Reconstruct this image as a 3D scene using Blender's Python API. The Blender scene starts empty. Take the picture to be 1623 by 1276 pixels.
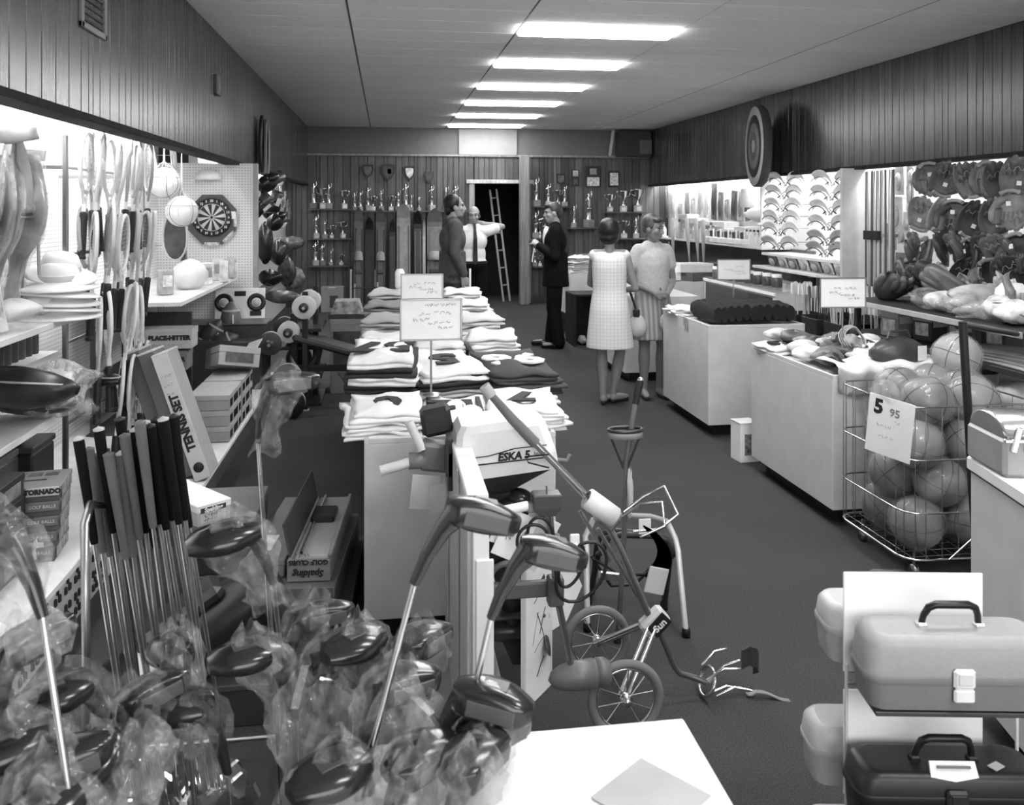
import bpy, bmesh, math, random
from mathutils import Matrix, Vector, Euler

sc = bpy.context.scene
COL = sc.collection
rnd = random.Random(11)
PI = math.pi

# ------------------------------------------------------------------ camera, world, light, exposure
F, CX, CY, H = 1380.0, 811.5, 330.0, 1.70          # focal length in pixels, principal point, eye height
PS = math.atan(199.5 / F)                          # the camera looks a little to the right of the room's axis
SN, CS = math.sin(PS), math.cos(PS)
cd = bpy.data.cameras.new('camera')
cam = bpy.data.objects.new('camera', cd); COL.objects.link(cam)
cd.sensor_fit = 'HORIZONTAL'; cd.sensor_width = 36.0
cd.lens = 36.0 * F / 1623.0
cd.shift_y = -(638.0 - CY) / 1623.0                # a view camera with a lowered back: verticals stay vertical
cd.clip_start = 0.05
cd.dof.use_dof = True; cd.dof.focus_distance = 4.5; cd.dof.aperture_fstop = 8.0
cam.location = (0, 0, H); cam.rotation_euler = (PI / 2, 0, -PS)
sc.camera = cam
w = bpy.data.worlds.new('world'); sc.world = w; w.use_nodes = True
w.node_tree.nodes['Background'].inputs[0].default_value = (1, 1, 1, 1)
w.node_tree.nodes['Background'].inputs[1].default_value = 0.02
sc.view_settings.view_transform = 'Standard'
sc.view_settings.look = 'None'
sc.view_settings.exposure = 0.0
sc.view_settings.gamma = 1.0
sc.view_settings.use_curve_mapping = False
sc.cycles.transparent_max_bounces = 24
sc.cycles.max_bounces = 6

CEIL_E, TUBE_E, STORE_E = 27.0, 70.0, 120.0          # strengths: ceiling panels, valance tubes, storefront daylight
ld = bpy.data.lights.new('storefront_daylight', 'AREA'); ld.shape = 'RECTANGLE'
ld.size = 4.2; ld.size_y = 1.7; ld.energy = STORE_E
lo = bpy.data.objects.new('storefront_daylight', ld); COL.objects.link(lo)
lo.location = (1.2, -1.75, 1.75); lo.rotation_euler = (math.radians(84), 0, 0)

# ------------------------------------------------------------------ picture frame -> place
def ray(px):
    t = (px - CX) / F
    return SN + t * CS, CS - t * SN
def at(px, py, d=None, Y=None, X=None, z=None):
    """the point of the room seen at a picture position, on a plane of given depth, Y, X or height"""
    rx, ry = ray(px)
    if Y is not None: d = Y / ry
    elif X is not None: d = X / rx
    elif z is not None: d = F * (H - z) / (py - CY)
    return Vector((rx * d, ry * d, H - (py - CY) * d / F))

# ------------------------------------------------------------------ materials (all greys: the photograph is black and white)
_mc = {}
def newmat(name):
    m = bpy.data.materials.new(name); m.use_nodes = True
    nt = m.node_tree; b = nt.nodes['Principled BSDF']
    return m, nt, b
def node(nt, t, **kw):
    n = nt.nodes.new(t)
    for k, v in kw.items():
        if k.startswith('i_'): n.inputs[int(k[2:])].default_value = v
        else: setattr(n, k, v)
    return n
def G(v, rough=.6, metal=0., var=.10, scale=9., bump=0., spec=.4, per=0., stretch=(1, 1, 1), alpha=1.):
    """a grey with soft procedural mottling, optional bump and variation from object to object"""
    key = (v, rough, metal, var, scale, bump, spec, per, stretch, alpha)
    if key in _mc: return _mc[key]
    m, nt, b = newmat('grey'); L = nt.links.new
    tc = node(nt, 'ShaderNodeTexCoord'); mp = node(nt, 'ShaderNodeMapping')
    mp.inputs['Scale'].default_value = stretch
    L(tc.outputs['Object'], mp.inputs['Vector'])
    nz = node(nt, 'ShaderNodeTexNoise'); nz.inputs['Scale'].default_value = scale
    nz.inputs['Detail'].default_value = 4
    L(mp.outputs[0], nz.inputs['Vector'])
    mr = node(nt, 'ShaderNodeMapRange')
    mr.inputs[1].default_value = .3; mr.inputs[2].default_value = .7
    mr.inputs[3].default_value = v * (1 - var); mr.inputs[4].default_value = min(1, v * (1 + var))
    L(nz.outputs['Fac'], mr.inputs[0])
    out = mr.outputs[0]
    if per:
        oi = node(nt, 'ShaderNodeObjectInfo')
        m2 = node(nt, 'ShaderNodeMapRange'); m2.inputs[3].default_value = 1 - per; m2.inputs[4].default_value = 1 + per
        L(oi.outputs['Random'], m2.inputs[0])
        mu = node(nt, 'ShaderNodeMath', operation='MULTIPLY')
        L(out, mu.inputs[0]); L(m2.outputs[0], mu.inputs[1]); out = mu.outputs[0]
    cc = node(nt, 'ShaderNodeCombineColor')
    for i in range(3): L(out, cc.inputs[i])
    L(cc.outputs[0], b.inputs['Base Color'])
    b.inputs['Roughness'].default_value = rough; b.inputs['Metallic'].default_value = metal
    b.inputs['Specular IOR Level'].default_value = spec
    b.inputs['Alpha'].default_value = alpha
    if bump:
        bp = node(nt, 'ShaderNodeBump'); bp.inputs['Strength'].default_value = bump; bp.inputs['Distance'].default_value = .004
        L(nz.outputs['Fac'], bp.inputs['Height']); L(bp.outputs[0], b.inputs['Normal'])
    _mc[key] = m
    return m
def emit(v, name='lamp_glow'):
    key = ('e', v)
    if key in _mc: return _mc[key]
    m, nt, b = newmat(name)
    b.inputs['Base Color'].default_value = (.8, .8, .8, 1)
    b.inputs['Emission Color'].default_value = (1, 1, 1, 1); b.inputs['Emission Strength'].default_value = v
    _mc[key] = m
    return m
def mat_wood(v, per=.28, rough=.34):
    key = ('wood', v, per)
    if key in _mc: return _mc[key]
    m, nt, b = newmat('wood_plank'); L = nt.links.new
    tc = node(nt, 'ShaderNodeTexCoord'); mp = node(nt, 'ShaderNodeMapping'); mp.inputs['Scale'].default_value = (14, 14, .9)
    L(tc.outputs['Object'], mp.inputs['Vector'])
    oi = node(nt, 'ShaderNodeObjectInfo')
    ad = node(nt, 'ShaderNodeVectorMath', operation='ADD'); L(mp.outputs[0], ad.inputs[0])
    mu = node(nt, 'ShaderNodeMath', operation='MULTIPLY'); mu.inputs[1].default_value = 37.; L(oi.outputs['Random'], mu.inputs[0])
    L(mu.outputs[0], ad.inputs[1])
    nz = node(nt, 'ShaderNodeTexNoise'); nz.inputs['Scale'].default_value = 2.2; nz.inputs['Detail'].default_value = 6
    nz.inputs['Distortion'].default_value = .6
    L(ad.outputs[0], nz.inputs['Vector'])
    mr = node(nt, 'ShaderNodeMapRange'); mr.inputs[1].default_value = .3; mr.inputs[2].default_value = .72
    mr.inputs[3].default_value = v * .6; mr.inputs[4].default_value = v * 1.35
    L(nz.outputs['Fac'], mr.inputs[0])
    m2 = node(nt, 'ShaderNodeMapRange'); m2.inputs[3].default_value = 1 - per; m2.inputs[4].default_value = 1 + per
    L(oi.outputs['Random'], m2.inputs[0])
    mm = node(nt, 'ShaderNodeMath', operation='MULTIPLY'); L(mr.outputs[0], mm.inputs[0]); L(m2.outputs[0], mm.inputs[1])
    cc = node(nt, 'ShaderNodeCombineColor')
    for i in range(3): L(mm.outputs[0], cc.inputs[i])
    L(cc.outputs[0], b.inputs['Base Color'])
    b.inputs['Roughness'].default_value = rough; b.inputs['Specular IOR Level'].default_value = .55
    bp = node(nt, 'ShaderNodeBump'); bp.inputs['Strength'].default_value = .25; bp.inputs['Distance'].default_value = .004
    L(nz.outputs['Fac'], bp.inputs['Height']); L(bp.outputs[0], b.inputs['Normal'])
    _mc[key] = m
    return m
def mat_peg(v=.8, pitch=.0254, axes=(0, 2)):
    """pegboard: pale board with a grid of small dark holes"""
    key = ('peg', v, axes, pitch)
    if key in _mc: return _mc[key]
    m, nt, b = newmat('pegboard'); L = nt.links.new
    tc = node(nt, 'ShaderNodeTexCoord'); sp = node(nt, 'ShaderNodeSeparateXYZ'); L(tc.outputs['Object'], sp.inputs[0])
    sq = []
    for a in axes:
        d = node(nt, 'ShaderNodeMath', operation='DIVIDE'); d.inputs[1].default_value = pitch; L(sp.outputs[a], d.inputs[0])
        f = node(nt, 'ShaderNodeMath', operation='FRACT'); L(d.outputs[0], f.inputs[0])
        s = node(nt, 'ShaderNodeMath', operation='SUBTRACT'); s.inputs[1].default_value = .5; L(f.outputs[0], s.inputs[0])
        p = node(nt, 'ShaderNodeMath', operation='MULTIPLY'); L(s.outputs[0], p.inputs[0]); L(s.outputs[0], p.inputs[1])
        sq.append(p)
    a = node(nt, 'ShaderNodeMath', operation='ADD'); L(sq[0].outputs[0], a.inputs[0]); L(sq[1].outputs[0], a.inputs[1])
    gt = node(nt, 'ShaderNodeMapRange'); gt.inputs[1].default_value = .02; gt.inputs[2].default_value = .04
    gt.inputs[3].default_value = v * .25; gt.inputs[4].default_value = v
    L(a.outputs[0], gt.inputs[0])
    cc = node(nt, 'ShaderNodeCombineColor')
    for i in range(3): L(gt.outputs[0], cc.inputs[i])
    L(cc.outputs[0], b.inputs['Base Color']); b.inputs['Roughness'].default_value = .55
    _mc[key] = m
    return m
def mat_plastic(alpha=.22, v=.6, rough=.14, sc_=13.):
    """clear crinkled polythene"""
    key = ('film', alpha, v, sc_)
    if key in _mc: return _mc[key]
    m, nt, b = newmat('clear_plastic'); L = nt.links.new
    tc = node(nt, 'ShaderNodeTexCoord')
    nz = node(nt, 'ShaderNodeTexNoise'); nz.inputs['Scale'].default_value = sc_; nz.inputs['Detail'].default_value = 3
    L(tc.outputs['Object'], nz.inputs['Vector'])
    mr = node(nt, 'ShaderNodeMapRange'); mr.inputs[1].default_value = .35; mr.inputs[2].default_value = .68
    mr.inputs[3].default_value = alpha * .35; mr.inputs[4].default_value = min(1, alpha * 1.9)
    L(nz.outputs['Fac'], mr.inputs[0]); L(mr.outputs[0], b.inputs['Alpha'])
    b.inputs['Base Color'].default_value = (v, v, v, 1)
    b.inputs['Roughness'].default_value = rough; b.inputs['Specular IOR Level'].default_value = .9
    bp = node(nt, 'ShaderNodeBump'); bp.inputs['Strength'].default_value = .8; bp.inputs['Distance'].default_value = .012
    L(nz.outputs['Fac'], bp.inputs['Height']); L(bp.outputs[0], b.inputs['Normal'])
    _mc[key] = m
    return m
def mat_check(v0, v1, pitch, axes=(0, 2), stripes=False):
    """woven check (or stripes)"""
    key = ('check', v0, v1, pitch, axes, stripes)
    if key in _mc: return _mc[key]
    m, nt, b = newmat('woven_check'); L = nt.links.new
    tc = node(nt, 'ShaderNodeTexCoord'); sp = node(nt, 'ShaderNodeSeparateXYZ'); L(tc.outputs['Object'], sp.inputs[0])
    outs = []
    for a in axes[:1] if stripes else axes:
        d = node(nt, 'ShaderNodeMath', operation='DIVIDE'); d.inputs[1].default_value = pitch; L(sp.outputs[a], d.inputs[0])
        f = node(nt, 'ShaderNodeMath', operation='FRACT'); L(d.outputs[0], f.inputs[0])
        g = node(nt, 'ShaderNodeMapRange'); g.inputs[1].default_value = .45; g.inputs[2].default_value = .6
        L(f.outputs[0], g.inputs[0]); outs.append(g.outputs[0])
    o = outs[0]
    if len(outs) > 1:
        a = node(nt, 'ShaderNodeMath', operation='ADD'); L(outs[0], a.inputs[0]); L(outs[1], a.inputs[1])
        h = node(nt, 'ShaderNodeMath', operation='MULTIPLY'); h.inputs[1].default_value = .5; L(a.outputs[0], h.inputs[0]); o = h.outputs[0]
    mr = node(nt, 'ShaderNodeMapRange'); mr.inputs[3].default_value = v0; mr.inputs[4].default_value = v1; L(o, mr.inputs[0])
    cc = node(nt, 'ShaderNodeCombineColor')
    for i in range(3): L(mr.outputs[0], cc.inputs[i])
    L(cc.outputs[0], b.inputs['Base Color']); b.inputs['Roughness'].default_value = .85
    _mc[key] = m
    return m
WHITE = G(.74, .5); CARD = G(.82, .7, var=.04); LAMI = G(.6, .42, var=.05)
BLACK = G(.012, .45); INK = G(.015, .7); CHROME = G(.72, .16, metal=1., var=.05); STEEL = G(.4, .3, metal=1.)
DARK = G(.03, .6); RUB = G(.025, .7); SKIN = G(.30, .5, var=.06); CARTON = G(.30, .7); FILM = mat_plastic()

# ------------------------------------------------------------------ mesh building
class MB:
    def __init__(s): s.v, s.f, s.sm, s.M, s.smooth = [], [], [], Matrix(), False
    def add(s, vs, fs, smooth=None):
        n = len(s.v); M = s.M
        s.v += [tuple(M @ Vector(p)) for p in vs]
        s.f += [tuple(i + n for i in f) for f in fs]
        s.sm += [s.smooth if smooth is None else smooth] * len(fs)
        return s
    def box(s, c, d, ch=0., rot=None):
        x, y, z = d[0] / 2, d[1] / 2, d[2] / 2
        T = Matrix.Translation(c) @ (rot.to_matrix().to_4x4() if rot is not None else Matrix())
        vs, fs = [], []
        if ch <= 0:
            vs = [(a * x, b * y, e * z) for a in (-1, 1) for b in (-1, 1) for e in (-1, 1)]
            fs = [(0, 1, 3, 2), (4, 6, 7, 5), (0, 4, 5, 1), (2, 3, 7, 6), (0, 2, 6, 4), (1, 5, 7, 3)]
        else:
            ch = min(ch, x * .9, y * .9, z * .9); idx = {}
            for a in (-1, 1):
                for b in (-1, 1):
                    for e in (-1, 1):
                        for k in range(3):
                            p = [a * x, b * y, e * z]
                            for j in range(3):
                                if j != k: p[j] -= math.copysign(ch, p[j])
                            idx[(a, b, e, k)] = len(vs); vs.append(tuple(p))
            S = (-1, 1)
            for k in range(3):
                i, j = [q for q in range(3) if q != k]
                for sgn in S:
                    q = []
                    for (u, v_) in ((-1, -1), (1, -1), (1, 1), (-1, 1)):
                        t = [0, 0, 0]; t[k] = sgn; t[i] = u; t[j] = v_; q.append(idx[(*t, k)])
                    flip = (sgn > 0) == (k == 1)
                    fs.append(tuple(q[::-1] if flip else q))
                for u in S:
                    for v_ in S:
                        t1 = [0, 0, 0]; t1[i] = u; t1[j] = v_; t1[k] = -1; t2 = list(t1); t2[k] = 1
                        fs.append((idx[(*t1, i)], idx[(*t2, i)], idx[(*t2, j)], idx[(*t1, j)]))
            for a in S:
                for b in S:
                    for e in S: fs.append(tuple(idx[(a, b, e, k)] for k in range(3)))
        return s.add([T @ Vector(p) for p in vs], fs, False)
    def loft(s, rings, closed=True, caps=True, smooth=True):
        n = len(rings[0]); vs = [p for r in rings for p in r]; fs = []
        for i in range(len(rings) - 1):
            for j in range(n if closed else n - 1):
                k = (j + 1) % n
                fs.append((i * n + j, i * n + k, (i + 1) * n + k, (i + 1) * n + j))
        s.add(vs, fs, smooth)
        if caps and closed:
            s.add(rings[0], [tuple(range(n))[::-1]], False); s.add(rings[-1], [tuple(range(n))], False)
        return s
    def tube(s, pts, r, n=8, caps=True, closed=False):
        P = [Vector(p) for p in pts]; R = r if isinstance(r, (list, tuple)) else [r] * len(P)
        m = len(P); rings = []; u = None
        for i in range(m):
            if closed: t = P[(i + 1) % m] - P[i - 1]
            else: t = P[min(i + 1, m - 1)] - P[max(i - 1, 0)]
            t = t.normalized() if t.length > 1e-9 else Vector((0, 0, 1))
            if u is None:
                u = t.orthogonal().normalized()
            u = (u - t * u.dot(t)); u = u.normalized() if u.length > 1e-6 else t.orthogonal().normalized()
            v_ = t.cross(u)
            rings.append([P[i] + (u * math.cos(2 * PI * k / n) + v_ * math.sin(2 * PI * k / n)) * R[i] for k in range(n)])
        if closed: rings.append(rings[0]); return s.loft(rings, True, False)
        return s.loft(rings, True, caps)
    def lathe(s, prof, n=16, c=(0, 0, 0), ax=None, caps=False, sx=1., sy=1.):
        Mx = Matrix.Translation(c)
        if ax is not None: Mx = Mx @ Vector((0, 0, 1)).rotation_difference(Vector(ax)).to_matrix().to_4x4()
        rings = [[Mx @ Vector((r * sx * math.cos(2 * PI * k / n), r * sy * math.sin(2 * PI * k / n), z)) for k in range(n)] for r, z in prof]
        return s.loft(rings, True, caps)
    def ell(s, c, r, n=12, m=8, rot=None):
        T = Matrix.Translation(c) @ (rot.to_matrix().to_4x4() if rot is not None else Matrix())
        rings = []
        for i in range(m + 1):
            a = -PI / 2 + PI * i / m; cr = max(math.cos(a), 1e-3)
            rings.append([T @ Vector((r[0] * cr * math.cos(2 * PI * k / n), r[1] * cr * math.sin(2 * PI * k / n), r[2] * math.sin(a))) for k in range(n)])
        return s.loft(rings, True, False)
    def prism(s, poly, th, T=None, smooth=False):
        """polygon in XZ, extruded along Y by th (centred)"""
        T = T or Matrix(); n = len(poly)
        a = [T @ Vector((x, -th / 2, z)) for x, z in poly]; b = [T @ Vector((x, th / 2, z)) for x, z in poly]
        fs = [tuple(range(n)), tuple(range(2 * n - 1, n - 1, -1))]
        s.add(a + b, fs, False)
        s.add(a + b, [(i, i + n, (i + 1) % n + n, (i + 1) % n) for i in range(n)], smooth)
        return s
    def sheet(s, fn, nu, nv, th=.003, smooth=True):
        """fn(u,v)->point, given a small thickness along z"""
        top = [[Vector(fn(i / nu, j / nv)) for j in range(nv + 1)] for i in range(nu + 1)]
        per = [(i, 0) for i in range(nu + 1)] + [(nu, j) for j in range(1, nv + 1)] + [(i, nv) for i in range(nu - 1, -1, -1)] + [(0, j) for j in range(nv - 1, 0, -1)]
        vs, fs = [], []; w_ = nv + 1; off = (nu + 1) * w_
        for dz in (0, -th): vs += [p + Vector((0, 0, dz)) for r in top for p in r]
        for i in range(nu):
            for j in range(nv):
                q = (i * w_ + j, (i + 1) * w_ + j, (i + 1) * w_ + j + 1, i * w_ + j + 1)
                fs.append(q); fs.append(tuple(k + off for k in q[::-1]))
        for k in range(len(per)):
            a, b = per[k], per[(k + 1) % len(per)]; ia, ib = a[0] * w_ + a[1], b[0] * w_ + b[1]
            fs.append((ib, ia, ia + off, ib + off))
        return s.add(vs, fs, smooth)
    def mesh(s, name):
        me = bpy.data.meshes.new(name); me.from_pydata(s.v, [], s.f)
        me.polygons.foreach_set('use_smooth', s.sm); me.update()
        bm = bmesh.new(); bm.from_mesh(me); bmesh.ops.recalc_face_normals(bm, faces=bm.faces); bm.to_mesh(me); bm.free()
        return me

def ob(name, mb, mat, parent=None, loc=(0, 0, 0), rot=(0, 0, 0), label=None):
    me = mb if isinstance(mb, bpy.types.Mesh) else mb.mesh(name)
    if not me.materials: me.materials.append(mat)
    o = bpy.data.objects.new(name, me); COL.objects.link(o)
    o.location = loc; o.rotation_euler = rot
    if me.materials[0] != mat:
        o.material_slots[0].link = 'OBJECT'; o.material_slots[0].material = mat
    if parent: o.parent = parent
    if label: o['label'] = label
    return o
def tag(o, label, cat, group=None):
    o['label'] = label; o['category'] = cat
    if group: o['group'] = group
    return o
def thing(name, label, cat, loc=(0, 0, 0), rot=(0, 0, 0), group=None):
    o = bpy.data.objects.new(name, None); COL.objects.link(o); o.empty_display_size = .05
    o.location = loc; o.rotation_euler = rot if not isinstance(rot, (int, float)) else (0, 0, rot)
    return tag(o, label, cat, group)
def struct(name, mb, mat, parent=None):
    o = ob(name, mb, mat, parent)
    if parent is None: o['kind'] = 'structure'
    return o
def kids(o): return [c for c in COL.objects if c.parent == o]
_kid = {}
def dup(root, loc, rot=(0, 0, 0), label=None, group=None, scale=None, mats=None):
    """a copy of a thing with copies of its parts and sub-parts (mesh data shared)"""
    if root.name not in _kid:
        _kid[root.name] = [(c, list(c.children)) for c in root.children]
    r = root.copy(); COL.objects.link(r); r.location = loc
    r.rotation_euler = rot if not isinstance(rot, (int, float)) else (0, 0, rot)
    if scale: r.scale = (scale,) * 3 if isinstance(scale, (int, float)) else scale
    if label: r['label'] = label
    if group: r['group'] = group
    def remat(o):
        if mats and o.type == 'MESH':
            k = o.name.split('.')[0]
            if k in mats: o.material_slots[0].link = 'OBJECT'; o.material_slots[0].material = mats[k]
    remat(r)
    for c, gs in _kid[root.name]:
        cc = c.copy(); COL.objects.link(cc); cc.parent = r; remat(cc)
        for g in gs:
            gg = g.copy(); COL.objects.link(gg); gg.parent = cc; remat(gg)
    return r
_tc = {}
def text(s, size=.1, th=.0008, bold=0., shear=0.):
    """lettering as a flat mesh in XZ, centred"""
    k = (s, size, th, bold, shear)
    if k in _tc: return _tc[k]
    cu = bpy.data.curves.new('lettering', 'FONT'); cu.body = s; cu.size = size; cu.extrude = th; cu.offset = bold; cu.shear = shear
    cu.align_x = 'CENTER'; cu.align_y = 'CENTER'; cu.resolution_u = 2
    o = bpy.data.objects.new('lettering', cu); COL.objects.link(o)
    me = bpy.data.meshes.new_from_object(o.evaluated_get(bpy.context.evaluated_depsgraph_get()))
    bpy.data.objects.remove(o); me.transform(Matrix.Rotation(PI / 2, 4, 'X')); me.name = 'lettering'
    _tc[k] = me
    return me
def eul(x=0, y=0, z=0): return Euler((math.radians(x), math.radians(y), math.radians(z)))
def rad(*a): return tuple(math.radians(x) for x in a)
ORD = ['first', 'second', 'third', 'fourth', 'fifth', 'sixth', 'seventh', 'eighth', 'ninth', 'tenth', 'eleventh', 'twelfth', 'thirteenth',
       'fourteenth', 'fifteenth', 'sixteenth', 'seventeenth', 'eighteenth', 'nineteenth', 'twentieth', 'twenty-first', 'twenty-second', 'twenty-third', 'twenty-fourth',
       'twenty-fifth', 'twenty-sixth', 'twenty-seventh', 'twenty-eighth', 'twenty-ninth', 'thirtieth']
def lerp(a, b, t): return a + (b - a) * t

def hook(o, wall, axis=0, dz=.05, dy=0.):
    """a thin wire peg from a hanging thing back to the wall or rail that holds it"""
    a = Vector(o.location) + Vector((0, 0, dz)); b = a.copy(); b[axis] = wall; b[1] += dy if axis != 1 else 0
    Mi = Matrix.LocRotScale(o.location, o.rotation_euler, o.scale).inverted()
    ob('hook', MB().tube([Mi @ a, Mi @ ((a + b) / 2), Mi @ b], .004, 4), STEEL, o)
# ================================================================== THE ROOM
XL, XR, YB, ZC = -1.36, 4.78, 15.45, 3.12         # soffit planes, back wall, ceiling
WLF, WLB, WR = -2.05, -1.72, 5.15                 # merchandise walls under the soffits
SB = 2.13                                         # bottom of the soffits
YP = 8.26                                         # pegboard partition on the left
def mat_carpet():
    m, nt, b = newmat('carpet'); L = nt.links.new
    tc = node(nt, 'ShaderNodeTexCoord')
    n1 = node(nt, 'ShaderNodeTexNoise'); n1.inputs['Scale'].default_value = 190; n1.inputs['Detail'].default_value = 2
    n2 = node(nt, 'ShaderNodeTexNoise'); n2.inputs['Scale'].default_value = .8; n2.inputs['Detail'].default_value = 3
    L(tc.outputs['Object'], n1.inputs['Vector']); L(tc.outputs['Object'], n2.inputs['Vector'])
    a = node(nt, 'ShaderNodeMapRange'); a.inputs[1].default_value = .25; a.inputs[2].default_value = .75; a.inputs[3].default_value = .03; a.inputs[4].default_value = .075
    c = node(nt, 'ShaderNodeMapRange'); c.inputs[1].default_value = .3; c.inputs[2].default_value = .7; c.inputs[3].default_value = .85; c.inputs[4].default_value = 1.15
    L(n1.outputs['Fac'], a.inputs[0]); L(n2.outputs['Fac'], c.inputs[0])
    mu = node(nt, 'ShaderNodeMath', operation='MULTIPLY'); L(a.outputs[0], mu.inputs[0]); L(c.outputs[0], mu.inputs[1])
    cc = node(nt, 'ShaderNodeCombineColor')
    for i in range(3): L(mu.outputs[0], cc.inputs[i])
    L(cc.outputs[0], b.inputs['Base Color']); b.inputs['Roughness'].default_value = .95; b.inputs['Specular IOR Level'].default_value = .1
    bp = node(nt, 'ShaderNodeBump'); bp.inputs['Strength'].default_value = .4; bp.inputs['Distance'].default_value = .004
    L(n1.outputs['Fac'], bp.inputs['Height']); L(bp.outputs[0], b.inputs['Normal'])
    return m
struct('floor', MB().box((1.7, 7.5, -.05), (8.2, 20, .1)), mat_carpet())
TILE = G(.8, .8, var=.06, scale=60, bump=.15, per=.03)
ceil = struct('ceiling', MB().box((1.7, 6.8, ZC + .07), (8.2, 17.8, .1)), G(.12, .9))
tile_cols = [(XL, -.27), (-.27, 1.04), (1.04, 2.33), (2.33, 3.74), (3.74, XR)]
TY = .4; LIGHT_Y = [6.59 + 1.6 * k - 6.4 for k in range(10)]
_tm = {}
y0 = -1.8
while y0 < YB - .02:
    y1 = min(y0 + TY, YB)
    for ci, (a, b) in enumerate(tile_cols):
        if ci == 2 and any(y0 - .02 < ly < y0 + TY - .02 for ly in LIGHT_Y): continue
        k = (ci, round(y1 - y0, 3))
        if k not in _tm: _tm[k] = MB().box((0, 0, 0), (b - a - .012, y1 - y0 - .007, .016), .003).mesh('ceiling_tile')
        ob('ceiling_tile', _tm[k], TILE, ceil, ((a + b) / 2, (y0 + y1) / 2, ZC + .008))
    y0 = y1
for x in (-.27, 1.04, 2.33, 3.74):
    ob('ceiling_runner', MB().box((x, 6.8, ZC + .006), (.014, 17.3, .012)), G(.3, .6) if x > 3 else G(.1, .6) if x < 1.5 else G(.62, .5), ceil)
# ceiling light panels in the ceiling, diffusers dropped a little to brighten the tiles, one every 1.6 m
lp = None
yy0 = -1.8
tiles_y = []
while yy0 < YB - .02: tiles_y.append(yy0); yy0 += TY
names = {4: 'nearest of those in view', 5: 'next behind the nearest', 6: 'third from the front', 7: 'fourth from the front', 8: 'fifth from the front', 9: 'farthest, right by the back wall'}
for i, ly in enumerate(LIGHT_Y):
    ty = [t for t in tiles_y if t - .02 < ly < t + TY - .02]
    if not ty: continue
    yc = ty[0] + TY / 2; xc = (1.04 + 2.33) / 2
    lab = 'glowing white rectangular ceiling light panel, ' + names.get(i, '%s of those over the shop front' % ORD[i])
    if lp is None:
        lp = thing('ceiling_light', lab, 'light', (xc, yc, ZC - .012), group='ceiling light panels')
        fr = MB()
        for sx in (-1, 1): fr.box((sx * .635, 0, .02), (.016, .392, .02))
        for sy in (-1, 1): fr.box((0, sy * .188, .02), (1.286, .016, .02))
        ob('light_frame', fr, WHITE, lp); ob('diffuser', MB().box((0, 0, .0), (1.256, .362, .03), .008), emit(CEIL_E), lp)
    else: dup(lp, (xc, yc, ZC - .012), label=lab)

# ---- wood plank soffits
WOOD = mat_wood(.048, .38, .26)
WID = [.15, .08, .11, .15, .11, .06, .13, .1]
_pm = {}
def planks(parent, axis, a0, a1, fixed, z0, z1, sgn, mat=None):
    p = a0; h = z1 - z0
    while p < a1 - .03:
        w_ = min(rnd.choice(WID), a1 - p); k = (axis, round(w_, 3), round(h, 3))
        if k not in _pm:
            d = (.014, w_ - .006, h) if axis == 'y' else (w_ - .006, .014, h)
            _pm[k] = MB().box((0, 0, 0), d, .003).mesh('plank')
        c = (fixed + sgn * .006, p + w_ / 2, (z0 + z1) / 2) if axis == 'y' else (p + w_ / 2, fixed + sgn * .006, (z0 + z1) / 2)
        ob('plank', _pm[k], mat or WOOD, parent, c)
        p += w_
GROOVE = G(.02, .8)
sl = struct('wall_left_soffit', MB().box((XL - .05, 6.6, (SB + ZC) / 2), (.08, 17.7, ZC - SB)), GROOVE)
planks(sl, 'y', 1.4, YB, XL, SB + .0, ZC - .004, 1)
sr = struct('wall_right_soffit', MB().box((XR + .05, 6.6, (SB + ZC) / 2), (.08, 17.7, ZC - SB)), GROOVE)
planks(sr, 'y', 4.3, YB, XR, SB + .0, ZC - .004, -1)
struct('trim_1', MB().box((XL - .035, 6.6, SB - .018), (.13, 17.7, .035), .003), G(.025, .8, var=.3, spec=.1))
struct('trim_2', MB().box((XR + .035, 6.6, SB - .018), (.13, 17.7, .035), .003), G(.025, .8, var=.3, spec=.1))
# ---- side walls under the soffits
struct('wall_left', MB().box((WLF - .04, 3.2, ZC / 2), (.08, 10.2, ZC)), mat_peg(.82, axes=(1, 2)))
struct('wall_left_rear', MB().box((WLB - .04, (YP + YB) / 2 + .1, ZC / 2), (.08, YB - YP, ZC)), mat_peg(.62, axes=(1, 2)))
struct('wall_right', MB().box((WR + .04, 6.8, ZC / 2), (.08, 17.5, ZC)), G(.86, .6, var=.03))
part = struct('partition', MB().box(((-1.2 + WLF) / 2, YP + .02, SB / 2), (-1.2 - WLF, .04, SB - .04)), mat_peg(.72, axes=(0, 2)))
ob('partition_post', MB().box((-1.19, YP + .03, SB / 2), (.04, .08, SB - .04), .004), G(.3, .5), part)
# ---- front of the shop behind the camera: shopfront glass in a low wall
front = struct('wall_front', MB().box((1.7, -2.02, .42), (8.2, .08, .84)).box((1.7, -2.02, 2.86), (8.2, .08, .6)), WHITE)
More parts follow.
